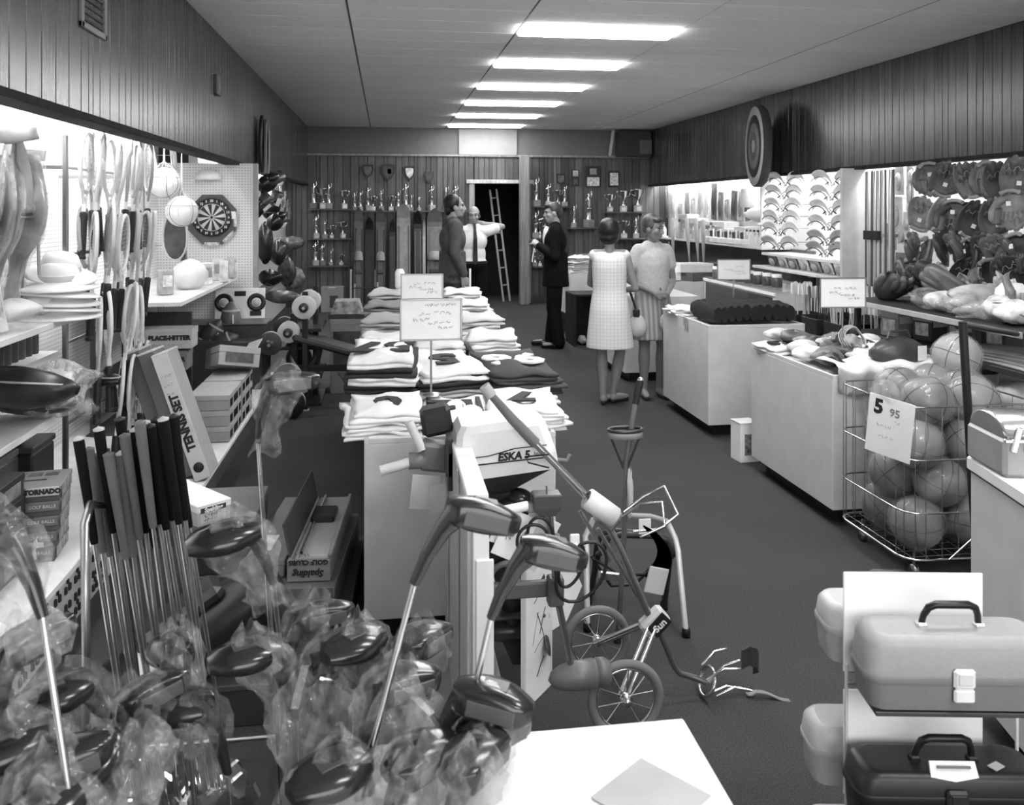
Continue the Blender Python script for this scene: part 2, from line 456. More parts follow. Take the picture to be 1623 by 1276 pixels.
# ---- back wall: plaster band above, planks below, doorway
DX0, DX1, DZ = at(752, 400, Y=YB).x, at(832, 400, Y=YB).x, at(790, 290, Y=YB).z
ZT = at(760, 247, Y=YB).z
bw = MB()
bw.box(((WLB + DX0) / 2 - .2, YB + .09, ZT / 2), (DX0 - WLB + .4, .1, ZT))
bw.box(((WR + DX1) / 2 + .1, YB + .09, ZT / 2), (WR - DX1 + .2, .1, ZT))
bw.box(((DX0 + DX1) / 2, YB + .09, (DZ + ZT) / 2), (DX1 - DX0, .1, ZT - DZ))
back = struct('wall_back', bw, GROOVE)
BW = mat_wood(.08, .55, .4)
planks(back, 'x', WLB, DX0, YB + .03, 0, ZT, -1, BW)
planks(back, 'x', DX1, WR, YB + .03, 0, ZT, -1, BW)
planks(back, 'x', DX0, DX1, YB + .03, DZ, ZT, -1, BW)
XB0, XB1 = at(727, 220, Y=YB).x, at(819, 220, Y=YB).x
bb = struct('wall_back_beam', MB().box((1.7, YB + .06, (ZT + ZC) / 2), (7.2, .1, ZC - ZT)), G(.16, .85, var=.06))
ob('beam_panel', MB().box(((XB0 + XB1) / 2, YB - .01, (ZT + ZC) / 2), (XB1 - XB0, .06, ZC - ZT - .02), .004), G(.3, .8, var=.05), bb)
struct('trim_3', MB().box((1.7, YB - .005, ZT), (7.0, .05, .035), .006), mat_wood(.3, .1))
# ducts box in the right corner of the beam
dx = at(960, 230, Y=YB - .3).x
t = thing('duct_box', 'dark boxed duct end in the upper right corner by the back wall', 'duct', (0, 0, 0))
ob('duct_casing', MB().box(((dx + XR) / 2 + .1, YB - .15, 2.86), (XR - dx - .3, .3, .46), .01), G(.05, .7), t)
ob('duct_edge', MB().box((dx + .1, YB - .33, 2.86), (.05, .05, .47), .01, eul(0, 8, 0)), G(.5, .5), t)
ob('duct_vent', MB().box((XR - .16, YB - .31, 2.8), (.22, .03, .26), .006), G(.14, .5), t)
# doorway, jambs and the dark stock room behind
dm = mat_wood(.3, .1)
d1 = struct('door_1', MB().box((DX0 - .05, YB - .005, DZ / 2), (.1, .1, DZ), .008).box((DX1 + .05, YB - .005, DZ / 2), (.1, .1, DZ), .008), dm)
ob('door_head', MB().box(((DX0 + DX1) / 2, YB - .012, DZ + .02), (DX1 - DX0 + .3, .12, .07), .008), mat_wood(.5, .1), d1)
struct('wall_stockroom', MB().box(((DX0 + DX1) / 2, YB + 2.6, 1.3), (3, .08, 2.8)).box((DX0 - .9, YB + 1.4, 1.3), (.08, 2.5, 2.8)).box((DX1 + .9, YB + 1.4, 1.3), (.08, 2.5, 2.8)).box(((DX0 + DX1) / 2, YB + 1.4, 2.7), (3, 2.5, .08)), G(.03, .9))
t = thing('stockroom_ladder', 'light wooden stepladder leaning inside the dark doorway', 'ladder', (DX0 + .62, YB + .3, 0), (0, math.radians(-7), 0))
for s in (-1, 1): ob('ladder_rail', MB().box((s * .06, 0, 1.03), (.035, .06, 2.06), .005), G(.35, .6), t)
for k in range(6): ob('rung', MB().box((0, 0, .3 + k * .32), (.1, .05, .025), .004), G(.22, .6), t)
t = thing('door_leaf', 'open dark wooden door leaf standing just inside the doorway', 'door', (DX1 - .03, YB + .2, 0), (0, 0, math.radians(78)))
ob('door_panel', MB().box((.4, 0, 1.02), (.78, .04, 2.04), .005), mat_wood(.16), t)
ob('handle', MB().ell((.72, -.05, 1.0), (.025, .03, .025)), CHROME, t)
# square post in front of the back wall, right of the doorway
px = at(840, 400, Y=15.0)
struct('trim_4', MB().box((px.x - .07, 15.2, ZT / 2), (.17, .17, ZT), .01), mat_wood(.2, .1))
struct('baseboard_back', MB().box(((DX1 + WR) / 2, YB - .01, .06), (WR - DX1, .03, .12), .004), G(.03, .6))
# ---- fluorescent tubes hidden behind the soffits
tube = None
for side, x, ys, lab in ((0, XL - .17, [1.6 + 1.3 * k for k in range(10)], 'left'), (1, XR + .17, [4.4 + 1.3 * k for k in range(9)], 'right')):
    for k, y in enumerate(ys):
        if side == 0 and abs(y - YP) < .66: continue
        l = 'fluorescent tube lamp behind the %s wood soffit, %s from the shopfront' % (lab, ORD[k])
        if tube is None:
            tube = thing('fluorescent_lamp', l, 'lamp', (x, y, SB + .09), group='valance lamps')
            ob('lamp_tube', MB().tube([(0, -.6, 0), (0, .6, 0)], .019, 8), emit(TUBE_E), tube)
            ob('lamp_batten', MB().box((0, 0, .05), (.06, 1.24, .05), .004), WHITE, tube)
        else: dup(tube, (x, y, SB + .09), label=l)
# valance shelves closing the light troughs at the top
struct('trim_5', MB().box(((XL + WLF) / 2, 3.2, SB + .2), (XL - WLF, 10, .03)), WHITE)
struct('trim_6', MB().box(((XL + WLB) / 2, 12, SB + .2), (XL - WLB, 7, .03)), WHITE)
struct('trim_7', MB().box(((XR + WR) / 2, 6.8, SB + .2), (WR - XR, 17, .03)), WHITE)
# ---- fittings on the soffits
c = at(149, 20, X=XL + .02)
t = thing('wall_vent', 'framed return air grille high on the left wood soffit', 'vent', (XL + .012, c.y, c.z + .08))
vf = MB()
for s in (-1, 1): vf.box((0, s * .16, 0), (.03, .03, .36), .004); vf.box((0, 0, s * .165), (.03, .35, .03), .004)
ob('vent_frame', vf, G(.2, .4), t); ob('vent_back', MB().box((-.004, 0, 0), (.008, .3, .3)), G(.03, .6), t)
for k in range(9): ob('louvre', MB().box((.004, 0, -.13 + k * .032), (.012, .29, .012), 0, eul(0, 30, 0)), G(.08, .5), t)
c = at(343, 135, X=XL + .02)
t = thing('thermostat', 'small dark thermostat box on the left wood soffit', 'thermostat', (XL + .012, c.y, c.z))
ob('thermostat_case', MB().box((.012, 0, 0), (.03, .16, .16), .006), G(.05, .5), t); ob('dial', MB().lathe([(0, .03), (.04, .03), (.045, .02)], 14, (.0, 0, -.01), (1, 0, 0)), G(.12, .4), t)
# archery target hanging on the right soffit
c = at(1210, 232, X=XR - .2)
t = thing('archery_target', 'round straw archery target with painted rings hung on the right wood soffit', 'target', (c.x - .06, c.y, c.z), (0, 0, math.radians(-101)))
R_ = .5
ob('straw_boss', MB().lathe([(0, -.05), (R_ - .02, -.05), (R_, -.03), (R_, .05), (R_ - .02, .06), (0, .06)], 40, (0, 0, 0), (0, -1, 0)), G(.05, .8), t)
for r, v in ((1, .42), (.8, .03), (.6, .16), (.38, .09), (.19, .3)):
    ob('ring', MB().lathe([(0, .061 + .002 * (1 - r) * 5), (R_ * r - .015, .061 + .002 * (1 - r) * 5), (R_ * r - .015, .05)], 40, (0, 0, 0), (0, -1, 0)), G(v, .7), t)
# ================================================================== COUNTERS AND CLOTHING
def counter(name, label, x0, x1, y0, y1, zt=.80, zk=.09, group=None, rim=True, cat='counter'):
    t = thing(name, label, cat, ((x0 + x1) / 2, (y0 + y1) / 2, 0), group=group)
    w_, d_ = x1 - x0, y1 - y0
    ob('toe_kick', MB().box((0, 0, zk / 2), (w_ - .14, d_ - .14, zk)), BLACK, t)
    b = MB().box((0, 0, (zk + zt - .02) / 2), (w_, d_, zt - .02 - zk), .004)
    ob('body', b, LAMI, t)
    if rim:
        r = MB()
        for s in (-1, 1):
            r.box((s * (w_ / 2 - .009), 0, zt - .01), (.018, d_, .022), .002)
            r.box((0, s * (d_ / 2 - .009), zt - .01), (w_ - .036, .018, .022), .002)
        ob('top_rim', r, LAMI, t)
    return t
T1 = (-.085, .675, 3.44, 5.2); T2 = (-.085, .66, 5.24, 7.0)
counter('display_counter', 'white display counter stacked with white football jerseys, in the middle of the aisle', *T1, group='white display counters')
counter('display_counter', 'white display counter under folded towels, behind the jersey counter', *T2, group='white display counters')
CA = (2.35, 3.10, 4.34, 5.38); CB = (2.36, 3.12, 6.17, 7.23)
counter('display_counter', 'white display counter heaped with packaged gear, behind the basketball bin', *CA, zt=.81, group='white display counters')
counter('display_counter', 'white display counter with a row of dark sweaters on top', *CB, zt=.83, group='white display counters')
counter('display_counter', 'white display counter half hidden behind the two women', 2.30, 3.06, 8.25, 9.3, zt=.83, group='white display counters')
counter('display_counter', 'white display counter beside the man in the dark suit', 2.36, 3.1, 11.1, 12.1, zt=.86, group='white display counters', zk=.3)
ct = counter('service_counter', 'pale service counter with dark edge line at the right, in front of the basketball bin', 1.786, 2.786, 1.277, 2.577, zt=.84, rim=False)
ct.rotation_euler = rad(0, 0, -12.6)
ob('counter_top', MB().box((0, 0, .846), (1.02, 1.32, .045), .006), CARD, ct)
ob('dark_joint', MB().box((0, 0, .82), (1.003, 1.303, .006)), DARK, ct)  # thin dark line between the counter's body and its top

_nz = random.Random(5)
def wavy(a, b):
    ph = [_nz.uniform(0, 6.3) for _ in range(6)]
    return lambda u, v: a * (math.sin(u * b + ph[0]) * math.cos(v * b * .8 + ph[1]) + .6 * math.sin((u + v) * b * 1.7 + ph[2]) + .5 * math.sin((u - v) * b * 2.3 + ph[3]))
def shirt_mesh(w_, d_, h, layers=2, amp=.011):
    """folded garment: soft layers with rolled edges, base at z=0"""
    mb = MB(); lh = h / layers
    for k in range(layers):
        n = wavy(amp, 5); ww, dd = w_ * (1 - .04 * k * _nz.random()), d_ * (1 - .05 * k * _nz.random()); ox, oy = _nz.uniform(-.01, .01), _nz.uniform(-.01, .01)
        def top(u, v, s=1):
            x, y = (u - .5) * 2, (v - .5) * 2
            e = 1 - max(abs(x), abs(y)) ** 6
            return (x * ww / 2 * (.97 + .03 * e) + ox + n(v, u) * .6, y * dd / 2 * (.97 + .03 * e) + oy + n(u, v) * .6, lh * k + lh * (.45 + .5 * e) + n(u, v) * (.4 + .6 * e) * (1 if k == layers - 1 else .4))
        mb.sheet(top, 12, 10, lh * .62)
    return mb
_sm = {}
def shirt(label, x, y, z, w_=.3, d_=.34, h=.035, v=.75, rz=0, num=None, numv=.03, nsize=.2, group=None, layers=2, name='folded_jersey', cat='shirt', nrot=180, tilt=0, stripe=None):
    key = (round(w_, 2), round(d_, 2), round(h, 3), layers, rnd.randrange(3))
    if key not in _sm: _sm[key] = shirt_mesh(w_, d_, h, layers).mesh(name)
    o = ob(name, _sm[key], v if isinstance(v, bpy.types.Material) else G(v, .85, var=.08, scale=14), None, (x, y, z), (math.radians(tilt), 0, math.radians(rz)))
    tag(o, label, cat, group)
    if num:
        ob('number', text(num, nsize, .004, .012), G(numv, .8), o, (0, 0, h + .004), (math.radians(-90), 0, math.radians(nrot)))
    if stripe is not None:
        for s in (-1, 1): ob('stripe', MB().box((s * w_ * .36, 0, h * .98), (w_ * .07, d_ * .8, .006), .002), G(stripe, .8), o)
    return o
TZ = .79
# front row of white jerseys, near edge of the counter
fr = [(-.0, 'left'), (.3, 'middle'), (.585, 'right')]
for i, (x, nm) in enumerate(fr):
    for k in range(3 if i != 1 else 2):
        top = k == (2 if i != 1 else 1)
        shirt('white jersey %s in the %s front stack on the jersey counter' % (('with dark numeral, on top' if top else ['at the bottom', 'second from the bottom'][k]), nm), x + rnd.uniform(-.03, .02), 3.71 + rnd.uniform(-.03, .03), TZ + .03 * k, .3, .46, .034, .8, rnd.uniform(-9, 9), {0: '0', 1: '12', 2: '7'}[i] if top else None, nsize=.22, group='folded jerseys', stripe=.04 if top and i == 1 else None)
# middle row: dark and striped stacks
st = [(-.0, 4.3, [(.03, None), (.06, None), (.03, None), (.78, None), (.02, None), (.8, '57')]), (.62, 4.3, [(.8, None), (.05, None), (.06, None), (.05, '96')]), (.3, 4.34, [(.05, None), (.6, None), (.02, None), (.7, '5')])]
for i, (x, y, ls) in enumerate(st):
    z = TZ
    for k, (v, num) in enumerate(ls):
        tone = 'white' if v > .4 else 'dark'
        shirt('%s jersey, %s in the %s stack behind the front jerseys' % (tone + (' numbered' if num else ''), 'topmost' if k == len(ls) - 1 else ORD[k] + ' from the bottom', ['left', 'right', 'middle'][i]), x + rnd.uniform(-.03, .03), y + rnd.uniform(-.03, .03), z, .38 - .014 * k, .6, .044, v, rnd.uniform(-10, 10), num, .03 if v > .4 else .8, .3, 'folded jerseys', tilt=2)
        z += .037
# rear: towels and light shirts
ti = 0
for j, (y, cols) in enumerate(((4.98, (.0, .3, .6)), (5.55, (0., .29, .57)), (6.05, (.02, .3, .56)), (6.5, (.02, .3, .56)))):
    for i, x in enumerate(cols):
        n = [5, 4, 5][i] + j
        z = TZ
        for k in range(n):
            v = rnd.choice([.75, .8, .7, .55] if i == 2 else [.5, .35, .7, .22, .6])
            shirt('%s folded towel, %s from below, %s stack, %s row behind the jerseys' % ('white' if v > .65 else 'grey', ORD[k], ['left', 'middle', 'right'][i], ORD[j]), x + rnd.uniform(-.02, .02), y + rnd.uniform(-.03, .03), z, .28, .42, .042, v, rnd.uniform(-10, 10), group='folded towels', name='folded_towel', cat='towel')
            z += .038

# price cards on rods
def scribble(w_, rows, seed):
    r = random.Random(seed); mb = MB()
    for (x0, z, n) in rows:
        x = x0
        for k in range(n):
            L_ = r.uniform(.012, .022) * w_ / .25
            pts = [(x + L_ * q / 4, 0, z + r.uniform(-.008, .008)) for q in range(5)]
            mb.tube(pts, .0011, 4, False); x += L_ * 1.35
    return mb
def sign(label, x, y, z, w_, h, zb, rows, seed, rz=0):
    t = thing('price_sign', label, 'sign', (x, y, zb), math.radians(rz), 'price signs')
    ob('rod', MB().tube([(0, .006, 0), (0, .006, z - zb - h / 2 + .01)], .005, 8), STEEL, t)
    ob('base_plate', MB().lathe([(0, 0), (.05, 0), (.05, .004), (.012, .012), (0, .012)], 14), STEEL, t)
    f = MB(); zc = z - zb
    for s in (-1, 1): f.box((s * w_ / 2, 0, zc), (.008, .012, h + .008), .002); f.box((0, 0, zc + s * h / 2), (w_ + .008, .012, .008), .002)
    ob('sign_frame', f, STEEL, t)
    c = ob('card', MB().box((0, .002, zc), (w_ - .006, .004, h - .006)), CARD, t)
    ob('handwriting', scribble(w_, [(a * w_, zc + b * h, n) for a, b, n in rows], seed), G(.12, .8), c, (0, -.003, 0))
    return t
SR = [(-.1, .36, 6), (-.2, .14, 2), (.05, .16, 3), (-.3, -.0, 3), (-.05, -.08, 4), (.12, -.2, 3)]
sign('framed price card on a thin rod among the white jerseys, the nearer of two', .198, 3.88, 1.205, .27, .18, .87, SR, 3)
sign('framed price card on a thin rod, over the towels behind the other one', .215, 5.28, 1.223, .25, .155, .80, SR[1:], 4)
sign('framed price card on a rod above the heaped counter, before the arrows', 2.62, 4.72, 1.21, .27, .17, .83, SR[1:], 5, -4)
sign('framed price card on a rod behind the dark sweaters', 2.86, 6.9, 1.19, .275, .165, .84, SR[2:], 6, -4)
t = thing('sign_post', 'thin white empty sign post at the far end of the towels', 'post', (.66, 6.9, .79))
ob('rod', MB().tube([(0, 0, 0), (0, 0, .43)], .009, 8), WHITE, t); ob('clip', MB().box((-.02, 0, .28), (.05, .012, .012), .002), WHITE, t)
# counter B: row of dark sweaters
sw = MB(); 
def sweater_mesh(seed):
    r = random.Random(seed); mb = MB(); rings = []
    for i in range(9):
        y = -.26 + .52 * i / 8; e = (1 - (abs(y) / .27) ** 4) ** .5
        rings.append([(.036 * math.cos(a) * (1 + .1 * math.sin(3 * a + i)), y, .075 + .075 * math.sin(a) * (.55 + .45 * e) + .006 * math.sin(i * 2 + a)) for a in [2 * PI * k / 12 for k in range(12)]])
    return mb.loft(rings)
sm = [sweater_mesh(k).mesh('folded_sweater') for k in range(3)]
KN = G(.012, .9, var=.4, scale=60, bump=.4)
for k in range(11):
    o = ob('folded_sweater', sm[k % 3], KN, None, (2.46 + k * .058, 6.5, .822 + .012 * math.sin(k * .3)), rad(rnd.uniform(-2, 2), rnd.uniform(-6, 6), 0))
    tag(o, 'dark knit sweater stood on edge in the counter row, %s from the aisle' % ORD[k], 'sweater', 'dark sweaters')
for k, (x, y, v) in enumerate(((2.44, 7.0, .8), (2.62, 7.02, .7), (2.84, 7.02, .65))):
    shirt('crumpled %s shirt at the far end of the sweater counter, %s from the aisle' % (['white', 'pale', 'light grey'][k], ORD[k]), x, y, .822, .22, .3, .06, v, 20 * k, layers=3, group='shirts behind the sweaters', name='crumpled_shirt')
o = ob('hanging_price_tag', MB().box((0, 0, -.05), (.004, .03, .1), .001).box((0, .06, -.03), (.004, .025, .07), .001), G(.3), None, (2.352, 6.62, .83)); tag(o, 'small grey tags hanging over the aisle edge of the sweater counter', 'tag')

# counter A: heap of packaged gear
def lump_mesh(rx, ry, rz_, seed, n=14, m=9, amp=.16):
    r = random.Random(seed); ph = [r.uniform(0, 6.3) for _ in range(8)]; mb = MB(); rings = []
    for i in range(m + 1):
        a = -PI / 2 + PI * i / m; ring = []
        for k in range(n):
            b = 2 * PI * k / n; q = 1 + amp * (math.sin(3 * b + ph[0] + 2 * a) + .7 * math.sin(5 * b + ph[1] - 3 * a) + .6 * math.cos(4 * a + 2 * b + ph[2])) * math.cos(a)
            ring.append((rx * math.cos(a) * math.cos(b) * q, ry * math.cos(a) * math.sin(b) * q, rz_ * math.sin(a) * (1 + amp * math.sin(3 * b + ph[3]))))
        rings.append(ring)
    return mb.loft(rings, True, False)
_lm = {}
def lump(name, label, cat, c, r, mat, seed=0, rot=(0, 0, 0), group=None, amp=.16):
    key = (name, r, seed, amp)
    if key not in _lm: _lm[key] = lump_mesh(*r, seed, amp=amp).mesh(name)
    o = ob(name, _lm[key], mat, None, c, rot); return tag(o, label, cat, group)
for o in [shirt('white jersey with a dark number 95 at the far corner of the heaped counter', 2.46, 5.2, .80, .24, .26, .045, .75, 10, '95', .02, .13, name='folded_jersey', nrot=0)]: pass
LEATH = G(.05, .35, var=.3); LEATH2 = G(.16, .4, var=.3)
heap = [('mitt_pack', 'glossy dark glove in a clear bag', 2.62, 5.12, .085, .06, .05, LEATH), ('mitt_pack', 'dark leather glove lying flat', 2.8, 5.15, .1, .08, .05, LEATH2), ('cloth_bundle', 'pale cloth bundle', 2.52, 4.98, .1, .07, .045, G(.6, .6)), ('mitt_pack', 'brown leather glove', 2.7, 4.95, .1, .07, .05, LEATH2),
        ('cloth_bundle', 'crumpled white shirt', 2.47, 4.82, .1, .09, .04, G(.75, .7)), ('mitt_pack', 'black leather glove', 2.64, 4.78, .12, .08, .05, LEATH), ('cloth_bundle', 'grey knit bundle', 2.85, 4.92, .1, .08, .05, G(.3, .8)), ('mitt_pack', 'dark glove with pale lacing', 2.5, 4.66, .1, .08, .05, LEATH2), ('cloth_bundle', 'white crumpled cloth', 2.68, 4.62, .1, .06, .045, G(.7, .7)),
        ('cloth_bundle', 'pale striped cloth bundle', 2.98, 4.78, .09, .1, .05, G(.45, .7)), ('mitt_pack', 'large dark glove', 2.9, 4.6, .12, .09, .06, LEATH), ('cloth_bundle', 'small white bundle', 3.0, 5.1, .07, .08, .05, G(.7, .6))]
hs = ['at the far corner', 'along the far edge', 'by the aisle edge, far part', 'in the far middle', 'by the aisle edge, half way', 'in the centre', 'right of the centre', 'by the aisle edge, nearer part', 'just in front of the centre', 'at the right edge', 'at the near right', 'in the far right corner']
for k, (nm, lb, x, y, a, b, c_, mt) in enumerate(heap):
    lump(nm, '%s %s of the heap' % (lb, hs[k]), 'glove' if nm == 'mitt_pack' else 'clothing', (x, y, .815 + c_ * .8), (a, b, c_), mt, k % 4, (0, 0, k), 'heap of gear on the counter')
for k in range(18):
    x, y = 2.45 + .55 * ((k * 7) % 18) / 18, 4.52 + .78 * ((k * 11) % 18) / 18; nm = ['glove_pack', 'cloth_scrap', 'clear_pack'][k % 3]; r_ = .045 + .012 * (k % 4)
    lump(nm, '%s in the heap on the white counter, %s from the aisle' % (['small dark glove pack', 'pale cloth scrap', 'crinkled clear pack'][k % 3], ORD[sorted([(q * 7) % 18 for q in range(k % 3, 18, 3)]).index((k * 7) % 18)]), ['glove', 'clothing', 'bag'][k % 3], (x, y, .86 + .012 * (k % 5)), (r_, r_ * 1.4, .035), [G(.03 + .02 * (k % 4), .35, var=.4), G(.45 + .1 * (k % 4), .6, var=.2), mat_plastic(.35)][k % 3], k % 4, (0, 0, k * 1.3), 'small packs in the heap', .2)
# draped white shirt over the near edge
def drape(u, v):
    x = 2.37 + .6 * u; s = v * .36
    y = 4.56 - min(s, .225); z = .865 - max(0, s - .225) + .012 * math.sin(u * 19 + v * 3) - .02 * (s > .225) * 0
    return (x, y + (.02 * math.sin(u * 23) - .018 if s > .225 else 0), z - (.08 * u if s > .225 else 0))
o = ob('draped_shirt', MB().sheet(drape, 26, 12, .006), G(.72, .75), None); tag(o, 'white shirt draped over the near edge of the heaped counter', 'shirt')
t = thing('leather_bag', 'dark leather sports bag with a price tag on the heaped counter', 'bag', (2.83, 4.5, .815), .2)
ob('bag_body', lump_mesh(.17, .1, .085, 2, amp=.06), LEATH, t, (0, 0, .08)); ob('price_tag', MB().box((.06, -.11, .09), (.06, .003, .08)), CARD, t)
ob('bag_handle', MB().tube([(-.08, 0, .16), (-.06, 0, .2), (.06, 0, .2), (.08, 0, .16)], .008, 6), LEATH, t)
cb = MB()
for k in range(4): cb.tube([((.07 + .006 * k) * math.cos(a), .01 * k + .01 * math.sin(3 * a), .08 + (.07 + .006 * k) * math.sin(a)) for a in [2 * PI * q / 20 for q in range(20)]], .004, 5, closed=True)
o = ob('wire_coil', cb, G(.45, .4), None, (2.72, 4.72, .86), rad(-20, 0, 15)); tag(o, 'loose coil of pale cord standing up on the heaped counter', 'cord')
# ================================================================== LEFT WALL
def shelf(label, x0, x1, y0, y1, z, th=.03, v=WHITE, group='wall shelves', brackets=True, name='wall_shelf'):
    t = thing(name, label, 'shelf', ((x0 + x1) / 2, (y0 + y1) / 2, z), group=group)
    ob('shelf_board', MB().box((0, 0, -th / 2), (x1 - x0, y1 - y0, th), .003), v, t)
    if brackets:
        s = 1 if x0 < 1 else -1
        for yy in (-.42, 0, .42):
            ob('bracket', MB().box((-s * (x1 - x0) * .2, yy * (y1 - y0), -th - .03), ((x1 - x0) * .6, .012, .05), .003), STEEL, t)
    return t
shelf('white wall shelf carrying the stack of white hats', WLF, -1.5, 2.5, 4.68, 1.18)
shelf('white wall shelf under the plastic wrapped bags, below the hats', WLF, -1.5, 2.5, 4.3, .75)
shelf('white wall shelf below the hanging dartboard', WLF, -1.34, 6.0, 8.2, 1.08)
# low plinth with cut-out block front
def deck(name, label, x0, x1, y0, y1, z, fancy):
    t = thing(name, label, 'plinth', ((x0 + x1) / 2, (y0 + y1) / 2, 0))
    w_, d_ = x1 - x0, y1 - y0
    ob('plinth_top', MB().box((0, 0, z - .015), (w_, d_, .03), .004), WHITE, t)
    ob('plinth_body', MB().box((-.02, 0, (z - .03) / 2), (w_ - .06, d_ - .02, z - .03)), G(.5 if fancy else .08, .6), t)
    if fancy:
        n = int(d_ / .11)
        cell = MB()
        for a in (-1, 1):
            for b in (-1, 1): cell.box((0, a * .022, b * .03), (.012, .018, .03), .003)
        cell.box((0, 0, 0), (.012, .012, .02), .003)
        cm = cell.mesh('cutout')
        for r in range(2):
            for k in range(n): ob('cutout', cm, G(.03, .8), t, (w_ / 2 - .047, -d_ / 2 + .06 + k * .11, .07 + r * .13))
    return t
deck('wall_plinth', 'white plinth with rows of cut-out holes along the left wall', WLF, -1.22, 1.9, 4.3, .29, True)
deck('wall_plinth', 'low dark fronted plinth with the tennis set boxes, by the partition', WLF, -.98, 4.55, 8.2, .2, False)

# rackets: three tiers hanging on the wall rail
def racket_proto():
    t = thing('tennis_racket', '', 'racket', (0, 0, 0), group='hanging tennis rackets')
    hd = MB(); pts = [(0, .115 * math.cos(a), .5 + .155 * math.sin(a)) for a in [2 * PI * k / 22 for k in range(22)]]
    hd.tube(pts, .011, 6, closed=True)
    for s in (-1, 1): hd.tube([(0, s * .07, .378), (0, s * .012, .29)], .008, 6)
    ob('frame', hd, G(.62, .35, per=.35), t)
    sg = MB()
    for k in range(-4, 5):
        y = k * .024; h = .15 * math.sqrt(max(0, 1 - (y / .112) ** 2)); sg.tube([(0, y, .5 - h), (0, y, .5 + h)], .0012, 3, False)
    for k in range(-6, 7):
        z = k * .024; h = .11 * math.sqrt(max(0, 1 - (z / .152) ** 2)); sg.tube([(0, -h, .5 + z), (0, h, .5 + z)], .0012, 3, False)
    ob('strings', sg, G(.6, .5), t)
    ob('shaft', MB().box((0, 0, .25), (.02, .024, .14), .004), G(.66, .4, per=.3), t)
    gp = MB().lathe([(.0, .0), (.027, .0), (.027, .012), (.024, .02)] + [(.0235 + .0014 * (k % 2), .02 + k * .008) for k in range(28)] + [(.012, .245), (0, .245)], 8, sx=.85)
    ob('grip', gp, G(.025, .5, var=.3, per=.5), t)
    return t
rk = racket_proto(); first = True
tiers = [(1.45, 4.72, 5.75, 14, -1.52), (1.03, 4.72, 5.75, 13, -1.50), (.60, 4.8, 5.7, 11, -1.47), (.22, 4.95, 5.6, 6, -1.44)]
for ti, (z, ya, yb, n, x) in enumerate(tiers):
    for k in range(n):
        lab = 'wrapped grip tennis racket hanging edge on, %s from the front in the %s tier' % (ORD[k], ['top', 'second', 'third', 'lowest'][ti])
        p = (x + rnd.uniform(-.03, .03), lerp(ya, yb, k / (n - 1)), z + rnd.uniform(-.03, .03)); r = rad(rnd.uniform(-5, 5), rnd.uniform(-6, 6), rnd.uniform(0, 30))
        if first: rk.location = p; rk.rotation_euler = r; rk['label'] = lab; first = False
        else: dup(rk, p, r, lab)
t = thing('racket_rail', 'steel rails the tennis rackets hang from on the left wall', 'rail', (-1.75, 5.22, 0))
for z in (1.9, 1.47, 1.04, .64): ob('rail', MB().tube([(.2, -.7, z), (.2, .65, z)], .008, 6), STEEL, t)
for y in (-.7, .65): ob('upright', MB().box((.2, y, 1.03), (.025, .025, 2.06), .004), STEEL, t)
for y in (-.7, .65): ob('wall_arm', MB().box((-.05, y, 1.9), (.5, .02, .02), .003), STEEL, t)
# wrapped rackets on the wall further forward
cov = MB(); rings = []
for i in range(12):
    u = i / 11; z = .66 * u; wv = .03 + .1 * math.sin(PI * min(1, max(0, (u - .3) / .7)) ** .8) if u > .3 else .03 + .01 * u
    rings.append([(.02 * math.cos(a) * (1 + .3 * math.sin(i * 3 + a * 2)), wv * math.sin(a), z) for a in [2 * PI * k / 12 for k in range(12)]])
cov.loft(rings); cm = cov.mesh('racket_cover'); fm = None
for k in range(7):
    y = 3.5 + k * .13
    t = thing('covered_racket', 'plastic covered racket hanging slanted above the hats, %s from the front' % ORD[k], 'racket', (-1.68 + .02 * (k % 2), y, 1.27), rad(rnd.uniform(-6, 6), rnd.uniform(4, 12), rnd.uniform(40, 75)), 'covered rackets on the left wall')
    ob('racket_body', cm, G(.1, .3, var=.7, scale=7, per=.5, stretch=(1, 1, .25)), t); c2 = ob('plastic_cover', cm, mat_plastic(.3, .8, .14, 7.), t, (0, 0, -.01)); c2.scale = (1.9, 1.18, 1.04)
    hook(t, WLF, 0, .64)
    ob('header_card', MB().box((0, 0, .68), (.012, .12, .05), .003), G(.5, .6, per=.4), t)
# landing net high at the front
t = thing('landing_net', 'tall pale landing net with two poles hanging at the top of the left wall', 'net', (-1.62, 4.02, 1.5), (0, 0, math.radians(62)))
for s in (-1, 1): ob('pole', MB().tube([(s * .05, 0, .62), (s * .06, 0, .4), (s * .16, 0, .16), (s * .17, 0, -.1)], .008, 6), G(.35, .4), t)
ob('net_cloth', MB().sheet(lambda u, v: (lerp(-1, 1, u) * lerp(.05, .16, v), .02 * math.sin(u * 9 + v * 4), lerp(.6, .18, v)), 10, 12, .002), G(.42, .8, alpha=.8), t)
ob('cross_bar', MB().tube([(-.17, 0, .16), (.17, 0, .16)], .006, 6), STEEL, t)
hook(lump('plastic_parcel', 'crumpled white parcel hung high at the front of the left wall', 'bag', at(18, 200, X=-1.6), (.10, .16, .07), G(.55, .5), 3, rad(10, 20, 0)), WLF, 0, .04)
